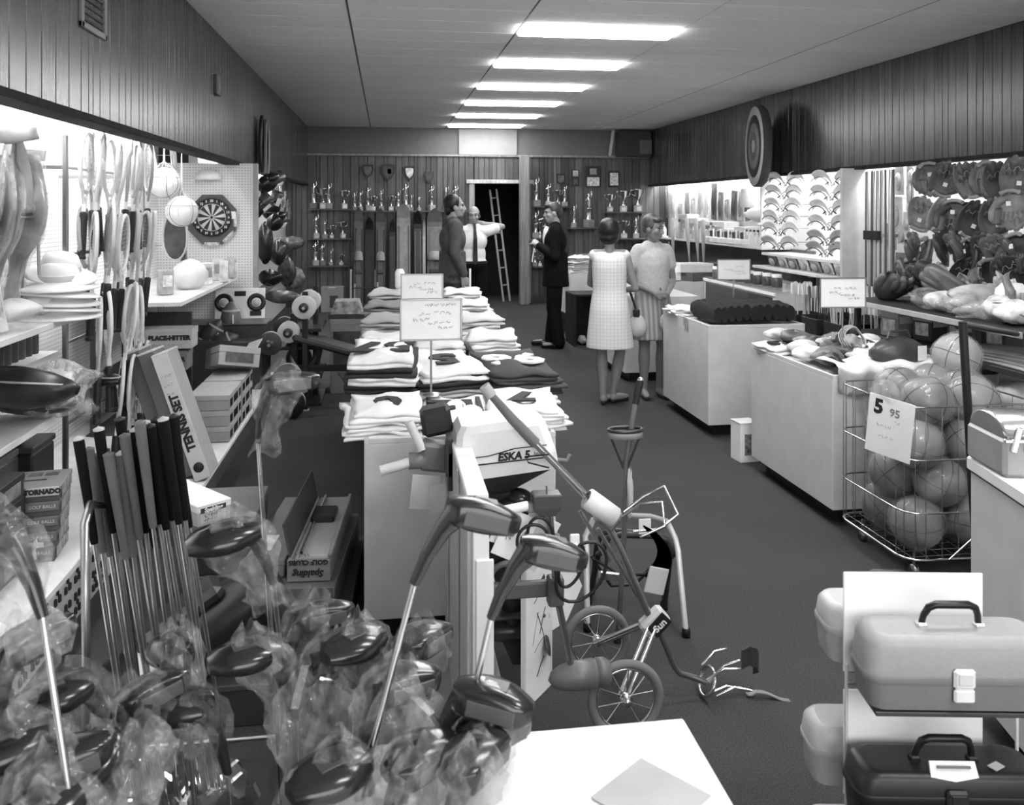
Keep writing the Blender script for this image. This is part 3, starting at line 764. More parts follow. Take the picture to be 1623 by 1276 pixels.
# stack of white hats
hb = MB().lathe([(0, .1), (.05, .105), (.08, .095), (.095, .06), (.1, .02), (.11, .008), (.16, -.004), (.185, -.012), (.184, -.02), (.155, -.012), (.1, 0)], 26, sx=1., sy=.88)
hm = hb.mesh('hat_body'); hp = None
pos = [(-1.53, 4.38, z) for z in (1.2, 1.235, 1.27, 1.305, 1.34)] + [(-1.66, 4.56, z) for z in (1.2, 1.245, 1.29)]
for k, p in enumerate(pos):
    st_ = 'front stack' if k < 5 else 'rear stack'
    lab = 'white brimmed hat, %s in the %s on the upper left shelf' % (['lowest', 'second from below', 'middle', 'fourth from below', 'topmost'][k] if k < 5 else ['lowest', 'middle', 'topmost'][k - 5], st_)
    if hp is None:
        hp = thing('sun_hat', lab, 'hat', p, .3, 'stacked white hats'); ob('hat_body', hm, G(.78, .8, var=.04), hp); ob('hat_band', MB().lathe([(.0975, .045), (.104, .02), (.1, .018), (.0955, .045)], 26, sy=.88), G(.5, .7), hp)
    else: dup(hp, p, rad(rnd.uniform(-5, 5), rnd.uniform(-5, 5), rnd.uniform(0, 90)), lab)
dup(hp, (-1.54, 4.42, 1.395), rad(12, 10, 0), 'white rolled brim hat tipped on its side on top of the hats', scale=.9)
# boxes leaning at the front of the upper shelf
for k in range(3):
    t = thing('game_box', 'tall thin grey box leaning on the upper left shelf, %s from the front' % ORD[k], 'box', (-1.6, 3.62 + k * .14, 1.185), rad(-3, -9, 35), 'leaning game boxes')
    ob('box_body', MB().box((0, 0, .2), (.05, .13, .4), .003), G([.3, .22, .62][k], .6), t)
    ob('printed_panel', MB().box((.026, 0, .24), (.003, .09, .2)), G([.6, .5, .25][k], .6, var=.5, scale=22), t)
    ob('printed_panel', MB().box((.0, -.066, .2), (.036, .003, .3)), G(.5, .6, var=.6, scale=30), t)
for k, (px, py, r, v) in enumerate(((95, 500, .075, .7), (62, 496, .06, .6), (20, 505, .09, .72))):
    lump('bagged_hat', 'crumpled white bagged cap, %s from the right at the edge of the upper shelf' % ORD[k], 'cap', at(px, py - 14, X=-1.58), (r, r * 1.2, .045), G(v, .35, bump=.6), k, group='bagged caps')
# ball cans under the upper shelf
cn = None
for k in range(12):
    r_, c_ = k % 2, k // 2
    p = (-1.86, 4.5 + c_ * .085, .93 + r_ * .13)
    lab = 'small dark ball can, %s from the front in the %s row behind the rackets' % (ORD[c_], ['lower', 'upper'][r_])
    if cn is None:
        cn = thing('ball_can', lab, 'can', p, 0, 'ball cans'); ob('can_body', MB().lathe([(0, 0), (.036, 0), (.037, .003), (.037, .1), (.033, .105)], 12), G(.08, .35, per=.4), cn); ob('can_lid', MB().lathe([(.035, .1), (.037, .112), (0, .114)], 12), G(.4, .3, metal=.8), cn)
    else: dup(cn, p, label=lab)
t = thing('can_ledge', 'narrow ledge holding the ball cans', 'shelf', (-1.9, 4.7, .93)); ob('ledge_board', MB().box((0, 0, -.012), (.3, .62, .024)), WHITE, t); ob('ledge_back', MB().box((-.14, 0, .12), (.02, .62, .26)), G(.1), t)
# plastic wrapped vinyl bags on the middle shelf
for k, (px, py, rx, ry, rz_, v, d_) in enumerate(((20, 615, .11, .3, .09, .02, 'long black vinyl bag'), (140, 600, .08, .22, .045, .012, 'flat black vinyl case'), (52, 640, .1, .2, .05, .06, 'dark striped vinyl bag'))):
    c = at(px, py, X=-1.58)
    t = thing('vinyl_bag', '%s lying on the middle left shelf' % d_, 'bag', c, rad(0, [14, 2, 16][k], [72, 60, 84][k]), 'vinyl bags on the left shelf')
    ob('bag_body', lump_mesh(rx, ry, rz_, k, amp=.05), G(v, .3), t)
    ob('piping', MB().tube([(rx * .95 * math.cos(a), ry * .95 * math.sin(a), .02) for a in [2 * PI * q / 24 for q in range(24)]], .005, 5, closed=True), G(.4, .4), t)
t = thing('bagged_ball', 'white ball wrapped in clear crinkled plastic on the middle left shelf', 'ball', at(88, 615, X=-1.5))
ob('ball_body', MB().ell((0, 0, 0), (.085, .085, .085), 20, 14), G(.75, .5), t); ob('plastic_wrap', lump_mesh(.14, .2, .115, 6, 18, 12, .2), mat_plastic(.4, .8, .14, 22.), t)
t = thing('bagged_ball', 'small pale ball in clear plastic behind the wrapped white ball', 'ball', at(138, 645, X=-1.55))
ob('ball_body', MB().ell((0, 0, 0), (.045, .045, .045), 16, 10), G(.6, .5), t); ob('plastic_wrap', lump_mesh(.07, .1, .06, 3, 16, 10, .15), FILM, t)
# golf-ball style boxes on the plinth
def carton(name, label, c, d, v, rz=0, lid=None, group=None, sub=None, tone=None, face='-y', cat='box', flap=False, edge=None):
    """cardboard box with lid seam; c is the middle of its base"""
    t = thing(name, label, cat, c, math.radians(rz), group)
    lh = min(.05, d[2] * .35)
    ob('box_body', MB().box((0, 0, (d[2] - lh) / 2), (d[0] - .006, d[1] - .006, d[2] - lh), .002), G(v, .65, var=.08), t)
    ob('lid', MB().box((0, 0, d[2] - lh / 2), (d[0], d[1], lh), .003), G(lid if lid is not None else v, .6, var=.08), t)
    return t
for k in range(5):
    t = carton('ball_box', 'flat printed ball box, %s in the pile below the vinyl bags' % ['lowest', 'second from below', 'middle', 'fourth from below', 'topmost'][k], (-1.47 + .004 * k, 3.8, .29 + k * .0605), (.3, .24, .06), .07, 8 + rnd.uniform(-2, 2), .09 if k < 4 else .2, group='pile of printed ball boxes')
    pl = ob('label_plate', MB().box((.085, -.1215, .04), (.12, .003, .034), .001), G(.45 if k == 4 else .12, .5), t)
    ob('lettering', text('TORNADO', .026, .0008, .002) if k == 4 else text('GOLF BALLS', .018, .0008), G(.02 if k == 4 else .5), pl, (.085, -.124, .04))
    if k == 4:
        ob('window_slot', MB().box((-.02, -.02, .0605), (.2, .012, .003)), BLACK, t)
        for q in range(4): ob('printed_panel', MB().box((-.1 + q * .062, .06, .0605), (.05, .05, .002)), G(.1, .5, var=.6, scale=30), t)
    for q in range(2): ob('end_panel', MB().box((.151, -.05 + q * .1, .03), (.003, .09, .045)), G(.25, .5, var=.5, scale=30), t)
for k in range(4): 
    t = carton('shoe_box', 'dark box, %s from below in the tall pile at the left end of the plinth' % ORD[k], (-1.53, 3.48, .29 + k * .095), (.26, .34, .094), .03, 0, .02, group='dark boxes at the left end')
    ob('end_label', MB().box((.132, .05, .045), (.003, .14, .05)), G(.22, .5, var=.4, scale=20), t)
for k, (px, py, v) in enumerate(((45, 862, .2), (25, 905, .12), (28, 985, .3))):
    c = at(px, py + 22, X=-1.42)
    t = carton('small_carton', 'small open carton near the front of the plinth, %s from the back' % ORD[k], (c.x, c.y, max(.29, c.z) if k < 2 else .29), (.12, .12, .075), v, 25, .55, group='small cartons on the plinth')
    ob('flap', MB().box((.055, -.03, .085), (.004, .06, .05), .001, eul(0, 20, 0)), G(.6, .6), t)
for k, (y, x) in enumerate(((4.25, -1.72), (4.05, -1.78))):
    t = thing('shoe_stack', '%s case under the middle shelf behind the box pile' % ['dark', 'grey'][k], 'case', (x, y, .29)); ob('case_body', MB().box((0, 0, .16), (.34, .26, .32), .01), G([.015, .06][k], .5), t); ob('case_lid', MB().box((0, 0, .335), (.35, .27, .03), .006), G([.03, .1][k], .5), t)

# ---- bay in front of the partition
def ball_proto(v=.7, r=.11, seams='volley'):
    t = thing('ball', '', 'ball')
    ob('ball_skin', MB().ell((0, 0, 0), (r, r, r), 24, 16), G(v, .5, var=.05), t)
    for k in range(3):
        e = [eul(0, 0, 0), eul(90, 0, 0), eul(0, 90, 0)][k].to_matrix()
        s = .0 if seams == 'basket' else .35
        pts = [e @ Vector((r * 1.002 * math.sqrt(1 - s * s) * math.cos(a), r * 1.002 * math.sqrt(1 - s * s) * math.sin(a), r * s)) for a in [2 * PI * q / 28 for q in range(28)]]
        ob('seam', MB().tube(pts, .0025, 4, closed=True), G(v * .2, .6), t)
    return t
vb = ball_proto(.72, .115)
vb.name = 'volleyball'
for k, (px, py) in enumerate(((260, 290), (288, 335))):
    p = at(px, py, X=-1.62 if k == 0 else -1.5); lab = ['white laced ball hanging at the top beside the rackets', 'white ball hanging lower beside the dartboard'][k]
    if k == 0: vb.location = p; tag(vb, lab, 'ball', 'hanging white balls')
    else: dup(vb, p, .6, lab)
    n = MB()
    for q in range(8):
        a = 2 * PI * q / 8; n.tube([(p.x + .118 * math.cos(a) * s_, p.y + .118 * math.sin(a) * s_, p.z + .118 * c_) for s_, c_ in ((.95, -.3), (1.01, 0), (.95, .35), (.6, .85), (.05, 1.35))] + [(p.x, p.y, SB + .1)], .0025, 4, False)
    o = ob('ball_net', n, G(.5, .7), None); tag(o, 'string net holding the %s hanging white ball' % ['upper', 'lower'][k], 'net', 'ball nets')
# dartboard on the partition
p = at(337, 348, Y=YP - .02)
t = thing('dartboard', 'octagonal cased dartboard with numbered ring on the pegboard partition', 'dartboard', (p.x, YP - .025, p.z))
oc = [(.225 * math.cos(PI / 8 + PI / 4 * k), .245 * math.sin(PI / 8 + PI / 4 * k)) for k in range(8)]
ob('board_case', MB().prism(oc, .05), G(.07, .5), t)
ob('number_ring', MB().lathe([(.125, .0), (.175, .0), (.175, .012), (.125, .012)], 30, (0, -.03, .02), (0, -1, 0), sx=1), G(.02, .6), t)
ob('board_face', MB().lathe([(0, .008), (.13, .008), (.13, 0)], 30, (0, -.03, .02), (0, -1, 0)), G(.62, .7), t)
wd = MB()
for k in range(20):
    if k % 2:
        a0, a1 = 2 * PI * k / 20, 2 * PI * (k + 1) / 20
        wd.add([(r * math.cos(a), -.0385, .02 + r * math.sin(a)) for r, a in ((.02, a0), (.12, a0), (.12, a1), (.02, a1))], [(0, 1, 2, 3)], False)
ob('dark_segments', wd, G(.02, .7), t)
ob('bull', MB().lathe([(0, .004), (.014, .004), (.014, 0)], 12, (0, -.036, .02), (0, -1, 0)), BLACK, t)
for k in range(20):
    a = PI / 2 - 2 * PI * k / 20; n = str([20, 1, 18, 4, 13, 6, 10, 15, 2, 17, 3, 19, 7, 16, 8, 11, 14, 9, 12, 5][k])
    ob('numeral', text(n, .03, .0006, .001), WHITE, t, (.15 * math.cos(a), -.0435, .02 + .15 * math.sin(a)))
for k in (0, 1, 7): ob('printed_strip', MB().box((.205 * math.cos(PI / 4 * k - PI / 4 * 1), -.027, .22 * math.sin(PI / 4 * k - PI / 4)), (.13, .003, .028), 0, Euler((0, -(PI / 4 * k - PI / 4) + PI / 2, 0))), G(.45, .5, var=.5, scale=30), t)
ob('score_card', MB().box((.16, -.034, .04), (.1, .003, .07)), CARD, t)
# oval racket press / paddle, header cards and lures hung on the wall there
p = at(266, 370, X=-1.7)
t = thing('swim_paddle', 'pointed oval dark paddle with pale rim hanging below the balls', 'paddle', (p.x + .1, p.y - .2, p.z), (0, 0, math.radians(15)))
ov = [(.085 * math.sin(a) * (1 - .15 * math.cos(a)), .2 * math.cos(a)) for a in [2 * PI * k / 24 for k in range(24)]]
ob('paddle_blade', MB().prism(ov, .02), G(.06, .5, var=.5, scale=14), t); ob('rim', MB().tube([(x, -.01, z) for x, z in ov], .008, 6, closed=True), G(.5, .5), t)
for k, (px, py, w_, h, v) in enumerate(((322, 280, .0, .0, .78),)):
    p = at(px + 8, py, Y=YP - .05); o = ob('bathing_hat', MB().lathe([(0, .09), (.05, .085), (.1, .05), (.12, 0), (.11, -.01), (0, -.01)], 20, sy=.5), G(v, .5), None, (p.x, YP - .07, p.z - .02)); tag(o, 'white domed swim cap hung at the top of the partition', 'cap')
for k, (px, py, h) in enumerate(((301, 300, .34), (285, 300, .3), (240, 250, .3), (312, 380, .28), (290, 392, .3), (275, 250, .2))):
    p = at(px, py, X=-1.78)
    t = thing('carded_racket', 'slim carded item hung on the wall bay beside the white balls, %s of the group' % ORD[k], 'toy', p, rad(0, rnd.uniform(-12, 12), rnd.uniform(0, 50)), 'carded goods by the dartboard')
    hook(t, WLF, 0, .02)
    ob('card_back', MB().box((0, 0, 0), (.06, .006, h), .002), G([.1, .5, .3, .12, .2, .45][k], .5, var=.3), t); ob('blister', MB().ell((0, -.01, -.03), (.022, .014, h * .35), 10, 8), G([.05, .2, .6, .3, .04, .3][k], .3), t)
# shelf goods under the dartboard
for k, (px, py, dx_, v, l) in enumerate(((300, 428, .16, .8, 'white tied bundle'), (345, 408, .1, .6, 'striped packet'), (262, 436, .1, .35, 'grey packet'), (325, 405, .11, .75, 'upright white packet'), (367, 410, .07, .5, 'small carded packet'), (355, 424, .09, .65, 'pale folded packet'))):
    p = at(px, py, X=-1.5) if k == 0 else at(px, py, Y=[0, 7.75, 6.5, 7.3, 7.95, 7.55][k])
    if k == 0: lump('cloth_bag', 'large white cloth bag slumped on the shelf under the dartboard', 'bag', (p.x, p.y, 1.085 + .1), (.13, .17, .12), G(.8, .7), 1, amp=.06)
    else:
        t = thing('shelf_packet', '%s standing on the shelf under the dartboard' % l, 'packet', (p.x, p.y, 1.082), rad(0, 0, 20 * k), 'packets under the dartboard')
        ob('packet_body', MB().box((0, 0, .09), (dx_, .07, .18), .008), G(v, .5, var=.3, scale=20), t); ob('packet_label', MB().box((0, -.036, .1), (dx_ * .7, .003, .08)), G(.3 if v > .5 else .7, .6, var=.4, scale=40), t)
# white card with four dark rings
p = at(378, 490, Y=YP - .3)
t = thing('ring_display', 'white display card with dark rubber rings leaning on the partition', 'display', (p.x - .02, YP - .14, p.z - .33), (math.radians(-8), 0, 0))
ob('display_card', MB().box((0, 0, .25), (.44, .012, .5), .003), CARD, t)
for (x, z) in ((-.14, .37), (.145, .37), (.145, .13), (-.14, .13)):
    ob('rubber_ring', MB().lathe([(.042, 0), (.06, .016), (.08, .012), (.083, 0)], 24, (x, -.007, z), (0, -1, 0)), BLACK, t); ob('ring_hub', MB().lathe([(0, .004), (.036, .004), (.036, 0)], 16, (x, -.007, z), (0, -1, 0)), G(.5, .5), t)
for k, z in enumerate((.45, .27)): ob('printed_panel', MB().box((.0 if k == 0 else .14, -.008, z), (.1, .003, .045)), BLACK, t)
[ob('easel_leg', MB().tube([(s * .18, .0, .02), (s * .2, .02, -(p.z - .53))], .008, 6), STEEL, t) for s in (-1, 1)]
ob('price_card', MB().box((.19, -.012, .46), (.06, .003, .06)), WHITE, t)
fb = None
for k, (px, py, x, lab) in enumerate(((366, 505, -1.12, 'brown football standing in front of the ring card'), (335, 530, -1.3, 'dark football left of the ring card'), (352, 545, -1.2, 'dark football low in front of the partition'))):
    p = at(px, py, Y=7.75 - .1 * k)
    if fb is None:
        fb = thing('football', lab, 'ball', p, rad(0, 0, 20), 'footballs by the partition')
        ob('ball_skin', MB().lathe([(0, -.15), (.03, -.13), (.07, -.08), (.088, 0), (.07, .08), (.03, .13), (0, .15)], 18), G(.13, .4, var=.2), fb); ob('laces', MB().box((0, -.088, 0), (.012, .008, .09), .003), WHITE, fb)
        for s in (-1, 1): ob('stripe', MB().lathe([(.074, -.008), (.0755, 0), (.074, .008)], 18, (0, 0, s * .073)), G(.5), fb)
    else: dup(fb, p, rad(15 * k, 30 * k, 40), lab, mats={'ball_skin': G(.05, .4)})
t = thing('football_stand', 'dark stepped stand under the footballs by the partition', 'stand', (-1.42, 7.72, .2)); ob('stand_body', MB().box((0, 0, .2), (.8, .6, .4), .01).box((.05, .1, .45), (.7, .35, .12), .01), G(.03, .6), t); ob('stand_top', MB().box((.05, .1, .515), (.72, .36, .012), .002), G(.1), t)
# PLACE-HITTER boxes
for k in range(2):
    p = at(262 - k * 8, 534 + k * 34, X=-1.52 - .04 * k)
    t = carton('batting_game_box', 'long printed game box, %s, between the rackets and the partition' % ['upper', 'lower'][k], (p.x + .02, p.y, p.z - .07), (.36, .2, .135), .4 if k == 0 else .16, 0, .42 if k == 0 else .16, group='batting game boxes')
    ob('lettering', text('PLACE-HITTER', .042, .001, .003), INK, t, (.03, -.102, .075))
    ob('small_print', scribble(.3, [(-.1, .03, 8), (-.1, .11, 8)], 9 + k), G(.15), t, (0, -.1, 0))
t = thing('box_rack', 'dark open rack holding the game boxes against the left wall', 'rack', (-1.7, 6.45, .2)); ob('rack_side', MB().box((0, .4, .36), (.5, .03, .72), .004), G(.04), t); ob('rack_post', MB().box((-.2, -.4, .36), (.04, .03, .72), .004), G(.04), t); ob('rack_shelf', MB().box((0, 0, .36), (.5, .8, .025), .003), G(.06), t); ob('rack_shelf', MB().box((0, 0, .0), (.5, .8, .02), .003), G(.06), t)
# TENNIS SET boxes leaning side by side
for k in range(3):
    a, b = at(338 - k * 34, 745 - k * 22, X=-1.06 - .1 * k), None
    t = thing('tennis_set_box', 'long flat grey game box leaning back, %s from the right beside the rackets' % ORD[k], 'box', (-1.0 - .088 * k, 5.1 + .05 * k, .205), rad(-4, -19, 4), 'leaning tennis set boxes')
    ob('box_body', MB().box((0, .02, .36), (.085, .3, .72), .004), G([.36, .12, .12][k], .6), t)
    ob('lid_edge', MB().box((0, .02, .725), (.09, .305, .012), .003), G(.5, .6), t)
    if k == 0:
        ob('spine', MB().box((0, -.135, .36), (.086, .006, .72), .002), G(.5, .6), t)
        ob('lettering', text('TENNIS SET', .062, .001, .0035), INK, t, (0, -.1395, .33), (0, math.radians(-90), 0))
        ob('emblem', MB().lathe([(0, .002), (.028, .002), (.028, 0)], 18, (0, -.1385, .07), (0, -1, 0)), INK, t); ob('small_print', scribble(.2, [(-.03, .55, 3), (-.03, .6, 3), (-.03, .5, 2)], 4), G(.15), t, (0, -.139, 0))
# pile of windowed boxes right of them
for k in range(8):
    c_, r_ = k % 2, k // 2
    if r_ == 3: continue
    t = carton('windowed_box', 'dark windowed box, %s row of the pile by the partition, %s column' % (['bottom', 'middle', 'top', ''][r_], ['near', 'far'][c_]), (-1.12, 6.0 + c_ * .5, .205 + r_ * .101), (.26, .46, .098), .28, 0, .34, group='windowed boxes on the plinth')
    ob('window', MB().box((.1275, 0, .05), (.004, .4, .07)), G(.02, .15), t)
    for s in (-1, 1): ob('divider', MB().box((.13, s * .1, .05), (.004, .012, .09)), G(.5), t)
t = carton('open_carton', 'open topped carton tipped on the windowed boxes', (-1.12, 6.6, .53), (.3, .34, .14), .35, 25); t.rotation_euler = rad(-14, 10, 25); ob('flap', MB().box((.14, 0, .17), (.005, .3, .1), .001, eul(0, 25, 0)), G(.5), t); ob('print', MB().box((0, -.171, .06), (.2, .003, .07)), G(.08, .5, var=.5, scale=25), t)
for k in range(4):
    p = at(318 + 3 * (k % 2), 745 - 7 * k, X=-1.25); o = ob('metal_quoit', MB().lathe([(.05, -.008), (.062, 0), (.05, .008), (.036, 0), (.05, -.008)], 18), CHROME, None, (-1.22, 4.98, .215 + .018 * k)); tag(o, 'shiny metal quoit, %s from below in the small pile beside the tennis set' % ORD[k], 'quoit', 'metal quoits')
# white long box with brand label, and dark box piles on the floor
p = at(337, 812, z=.3)
t = carton('long_carton', 'long white carton with a printed end label on top of the dark boxes', (-.88, 3.89, .425), (.15, .6, .085), .4, 40, .75)
ob('end_label', MB().box((-.005, -.2985, .042), (.11, .003, .06)), G(.5, .6), t); lb = ob('label_band', MB().box((-.005, -.3005, .062), (.11, .002, .02)), G(.04), t)
ob('lettering', text('Spalding', .024, .0006, .001), WHITE, lb, (-.005, -.303, .062)); ob('small_print', scribble(.16, [(-.045, .04, 5), (-.045, .025, 4)], 12), INK, t, (0, -.3005, 0))
base = Vector((-.67, 3.63, 0))
for k, (dz, d, v, y) in enumerate(((.325, (.27, .5, .098), .07, .25), (.22, (.25, .5, .1), .025, .27), (.113, (.29, .52, .104), .05, .27), (.0, (.31, .54, .11), .02, .28))):
    t = carton('flat_carton', 'dark flat carton, %s of the pile under the long white one' % ['topmost', 'second from the top', 'third from the top', 'lowest'][k], (base.x + .01 * (k % 2), base.y + y, dz), d, v, 2 * k, v * 1.6, group='dark flat cartons')
    if k == 2: 
        for s, w_ in ((-.07, .06), (.06, .09)): ob('end_label', MB().box((s, -d[1] / 2 - .001, .05), (w_, .003, .06)), G(.5, .6, var=.3, scale=30), t)
o = ob('floor_paper', MB().sheet(lambda u, v: ((u - .5) * .2, (v - .5) * .2, .004 + .02 * u * v), 6, 6, .002), G(.5), None, (-.9, 3.62, .003), (0, 0, .3)); tag(o, 'loose pale paper lying on the carpet beside the dark cartons', 'paper')
# ---- past the partition: dark hanging goods
p = at(424, 232, X=XL + .1)
t = thing('toboggan', 'dark framed snowshoe pair hung on the left soffit past the partition', 'snowshoe', (XL + .05, p.y, p.z))
for s in (-1, 1):
    q = [(0.02, s * .18 + .13 * math.sin(a), .3 * math.cos(a)) for a in [2 * PI * k / 24 for k in range(24)]]
    ob('shoe_frame', MB().tube(q, .02, 6, closed=True), G([.02, .2][s > 0], .4), t); ob('webbing', MB().sheet(lambda u, v, s=s: (0.02, s * .18 + (u - .5) * .24 * math.sin(PI * (v * .8 + .1)), (v - .5) * .54), 6, 8, .004), G(.06, .6), t)
bg = None
for k, (px, py) in enumerate(((412, 318), (430, 330), (402, 333), (424, 290), (436, 352))):
    p = at(px, py, X=-1.28 + .03 * k)
    p.y = max(p.y, YP + .35); q = at(px, py, Y=p.y); lab = 'black boxing glove hanging past the partition, %s of the bunch' % ['front lower', 'right hand', 'leftmost', 'upper', 'rearmost'][k]
    if bg is None:
        bg = thing('boxing_glove', lab, 'glove', q, rad(10, 0, 0), 'hanging boxing gloves'); ob('mitt', MB().ell((0, 0, 0), (.1, .085, .13), 16, 10).ell((-.09, -.02, .02), (.045, .05, .075), 10, 8), G(.012, .25), bg); ob('cuff', MB().lathe([(.06, .1), (.07, .2), (.06, .2), (.05, .1)], 14), G(.05, .3), bg); ob('lace', MB().box((0, -.08, .1), (.05, .01, .09), .003), WHITE, bg)
    else: g_ = dup(bg, q, rad(20 * k, 15 * k, 40 * k), lab); hook(g_, WLB, 0, .1)
hook(bg, WLB, 0, .1)
lum = [('dark punching bag', 420, 385, .1, .1, .24, .015), ('black sports bag', 440, 400, .12, .16, .16, .02), ('bagged dark jacket', 455, 430, .1, .2, .22, .05), ('clear bagged goods', 468, 440, .1, .2, .16, .2), ('dark roller bag', 428, 440, .11, .16, .1, .012), ('striped bundle', 447, 470, .12, .25, .09, .12), ('bagged grey mat', 462, 385, .1, .2, .1, .1)]
for k, (l, px, py, a, b, c_, v) in enumerate(lum):
    p = at(px, py, X=-1.45); hook(lump('sports_bundle', l + ' on the wall past the partition', 'bag', p, (a, b, c_), G(v, .25, var=.5, scale=12), k % 4, (0, 0, .3 * k), 'bundles past the partition', .1), WLB, 0, c_ * .8)
for k in range(9):
    p = at(436 + 2.8 * k, 298 + 2.5 * k + (k % 3) * 10, X=-1.56)
    t = thing('carded_lure', 'small bright carded item under the left valance, %s from the partition' % ORD[k], 'tackle', p, 0, 'carded goods past the partition'); hook(t, WLB, 0, .05)
    ob('card_back', MB().box((0, 0, 0), (.012, .2, .2), .002), G(.3, .5, per=.8), t); ob('blister', MB().ell((.01, 0, 0), (.02, .05, .06), 8, 6), G(.12, .3, per=.9), t)
shelf('dark wall shelf past the partition', WLB, -1.56, 10.8, 13.5, 1.15, v=G(.12)); shelf('lower dark wall shelf past the partition', WLB, -1.56, 10.8, 13.5, .62, v=G(.1))
o = ob('steel_bar', MB().tube([(0, -.3, 0), (0, .3, .04)], .02, 8), STEEL, None, (-1.62, 11.2, 1.172)); tag(o, 'bright steel bar lying along the dark shelf past the partition', 'bar')
# ================================================================== RIGHT WALL
shelf('long white wall shelf with bottles and cartons at the far right', 4.72, WR, 10.5, 15.2, 1.2)
shelf('white wall shelf under the white shoulder pads', 4.72, WR, 8.42, 10.5, 1.14)
shelf('lower wall shelf with clear packets under the shoulder pads', 4.6, WR, 8.42, 10.5, .98)
shelf('dark lower shelf along the far right wall', 4.6, WR, 10.5, 15.2, .75, v=G(.15))
struct('trim_8', MB().box((WR - .02, 12.6, .6), (.04, 5.4, 1.16), .004), mat_wood(.10, .2))
struct('trim_9', MB().box(((4.62 + WR) / 2, 8.36, SB / 2), (WR - 4.62, .05, SB - .04), .004), G(.6, .5))
struct('trim_10', MB().box(((4.72 + WR) / 2, 10.52, 1.65), (WR - 4.72, .04, .9), .004), G(.8, .5))
# shoulder pads: white twin-arched shells with dark lacing
def pad_proto():
    t = thing('shoulder_pad', '', 'pad', group='white shoulder pads on the right wall')
    for s in (-1, 1):
        mb = MB(); rings = []
        for i in range(9):
            a = PI * i / 8 * .78 + .1; ring = []
            for j in range(9):
                b = -1 + 2 * j / 8
                ring.append((s * (.03 + .22 * (1 - math.cos(a)) * .52), -.13 - .02 * b * b + .1 * b * .4, .11 * math.sin(a) - .06 - .04 * b))
            rings.append(ring)
        mb.loft(rings, False, False)
        sh = mb.mesh('pad_shell'); o = ob('pad_shell', sh, G(.8, .35, var=.04), t)
        md = o.modifiers.new('thick', 'SOLIDIFY'); md.thickness = .012
        ob('rim', MB().tube([(s * (.03 + .22 * (1 - math.cos(a)) * .52), -.19, .11 * math.sin(a) - .1) for a in [PI * i / 8 * .78 + .1 for i in range(9)]], .006, 5), G(.1, .5), t)
        ob('strap', MB().box((s * .06, -.17, -.06), (.05, .012, .014), .003, eul(0, s * 35, 0)), G(.08, .5), t)
    ob('lacing', MB().tube([((-1) ** k * .014, -.165, .0 - .018 * k) for k in range(6)], .005, 5), DARK, t)
    return t
pp = pad_proto(); k = 0
for c_, (pxs, ys) in enumerate((((1256, 1254, 1252, 1249, 1248, 1246), (284, 304, 324, 343, 362, 384)), ((1332, 1330, 1328, 1326, 1324, 1322), (282, 305, 328, 352, 376, 394)))):
    for r_, (px, py) in enumerate(zip(pxs, ys)):
        p = at(px, py, X=4.86); lab = 'white laced shoulder pad, %s from the top in the %s column on the right wall' % (ORD[r_], ['far', 'near'][c_]); ro = (0, 0, math.radians(-58)); scl = 1.0
        if k == 0: pp.location = p; pp.rotation_euler = ro; pp['label'] = lab; pp.scale = (scl,) * 3; o = pp
        else: o = dup(pp, p, ro, lab, scale=scl, mats={'pad_shell': G(.5 if (c_ == 1 and r_ > 3) or r_ == 5 else .8, .35, var=.04)})
        hks = (o,); k += 1
_hm = MB().tube([(0, 0, 0), (.16, .2, .0)], .006, 5)
for o in [x for x in COL.objects if x.get('category') == 'pad']: ob('hook', _hm, STEEL, o)
for i in range(7):
    y = 8.62 + .27 * i
    t = thing('clear_packet', 'clear plastic packet leaning on the lower shelf, %s from the rods' % ORD[i], 'packet', (4.78, y, .985), rad(0, -20, 0), 'clear packets on the lower shelf')
    ob('packet_card', MB().box((0, 0, .075), (.01, .22, .15), .002), G([.7, .6, .3, .65, .25, .5, .12][i], .4, var=.4, scale=18), t); ob('contents', MB().ell((-.02, 0, .06), (.02, .08, .05), 10, 7), G(.3, .3, var=.5, scale=20), t)
# fishing rods standing in front of the divider
rp = None
for i in range(12):
    px = 1373 + i * 3.9; p = at(px, 300, X=4.8 - .02 * (i % 3)); lab = 'tall slender pole standing upright beside the glove display, %s from the divider' % ORD[i]
    v = [.05, .5, .1, .6, .3, .7, .15, .6, .08, .5, .2, .05][i]
    if rp is None:
        rp = thing('pole_cue', lab, 'pole', (p.x, p.y, .35), 0, 'upright poles'); ob('pole_shaft', MB().tube([(0, 0, .5), (0, 0, 1.72)], [.013, .01], 8), G(v, .3), rp); ob('pole_butt', MB().tube([(0, 0, 0), (0, 0, .5)], .015, 8), G(.2, .4), rp)
    else: dup(rp, (p.x, p.y, .35), rad(0, rnd.uniform(-.6, .6), 0), lab, mats={'pole_shaft': G(v, .3), 'pole_butt': G(.35 if i % 2 else .08, .4)})
p = at(1385, 373, X=4.74); q = at(1410, 300, X=4.74)
t = thing('pole_rack', 'dark clamp band and foot box holding the upright poles', 'rack', (4.74, p.y, 0)); ob('clamp_band', MB().box((-.02, 0, p.z), (.04, .26, .09), .004), BLACK, t); ob('foot_box', MB().box((.05, -.1, .175), (.3, .75, .35), .006), DARK, t); ob('back_arm', MB().box((.2, -.1, p.z), (.4, .03, .03)), STEEL, t)
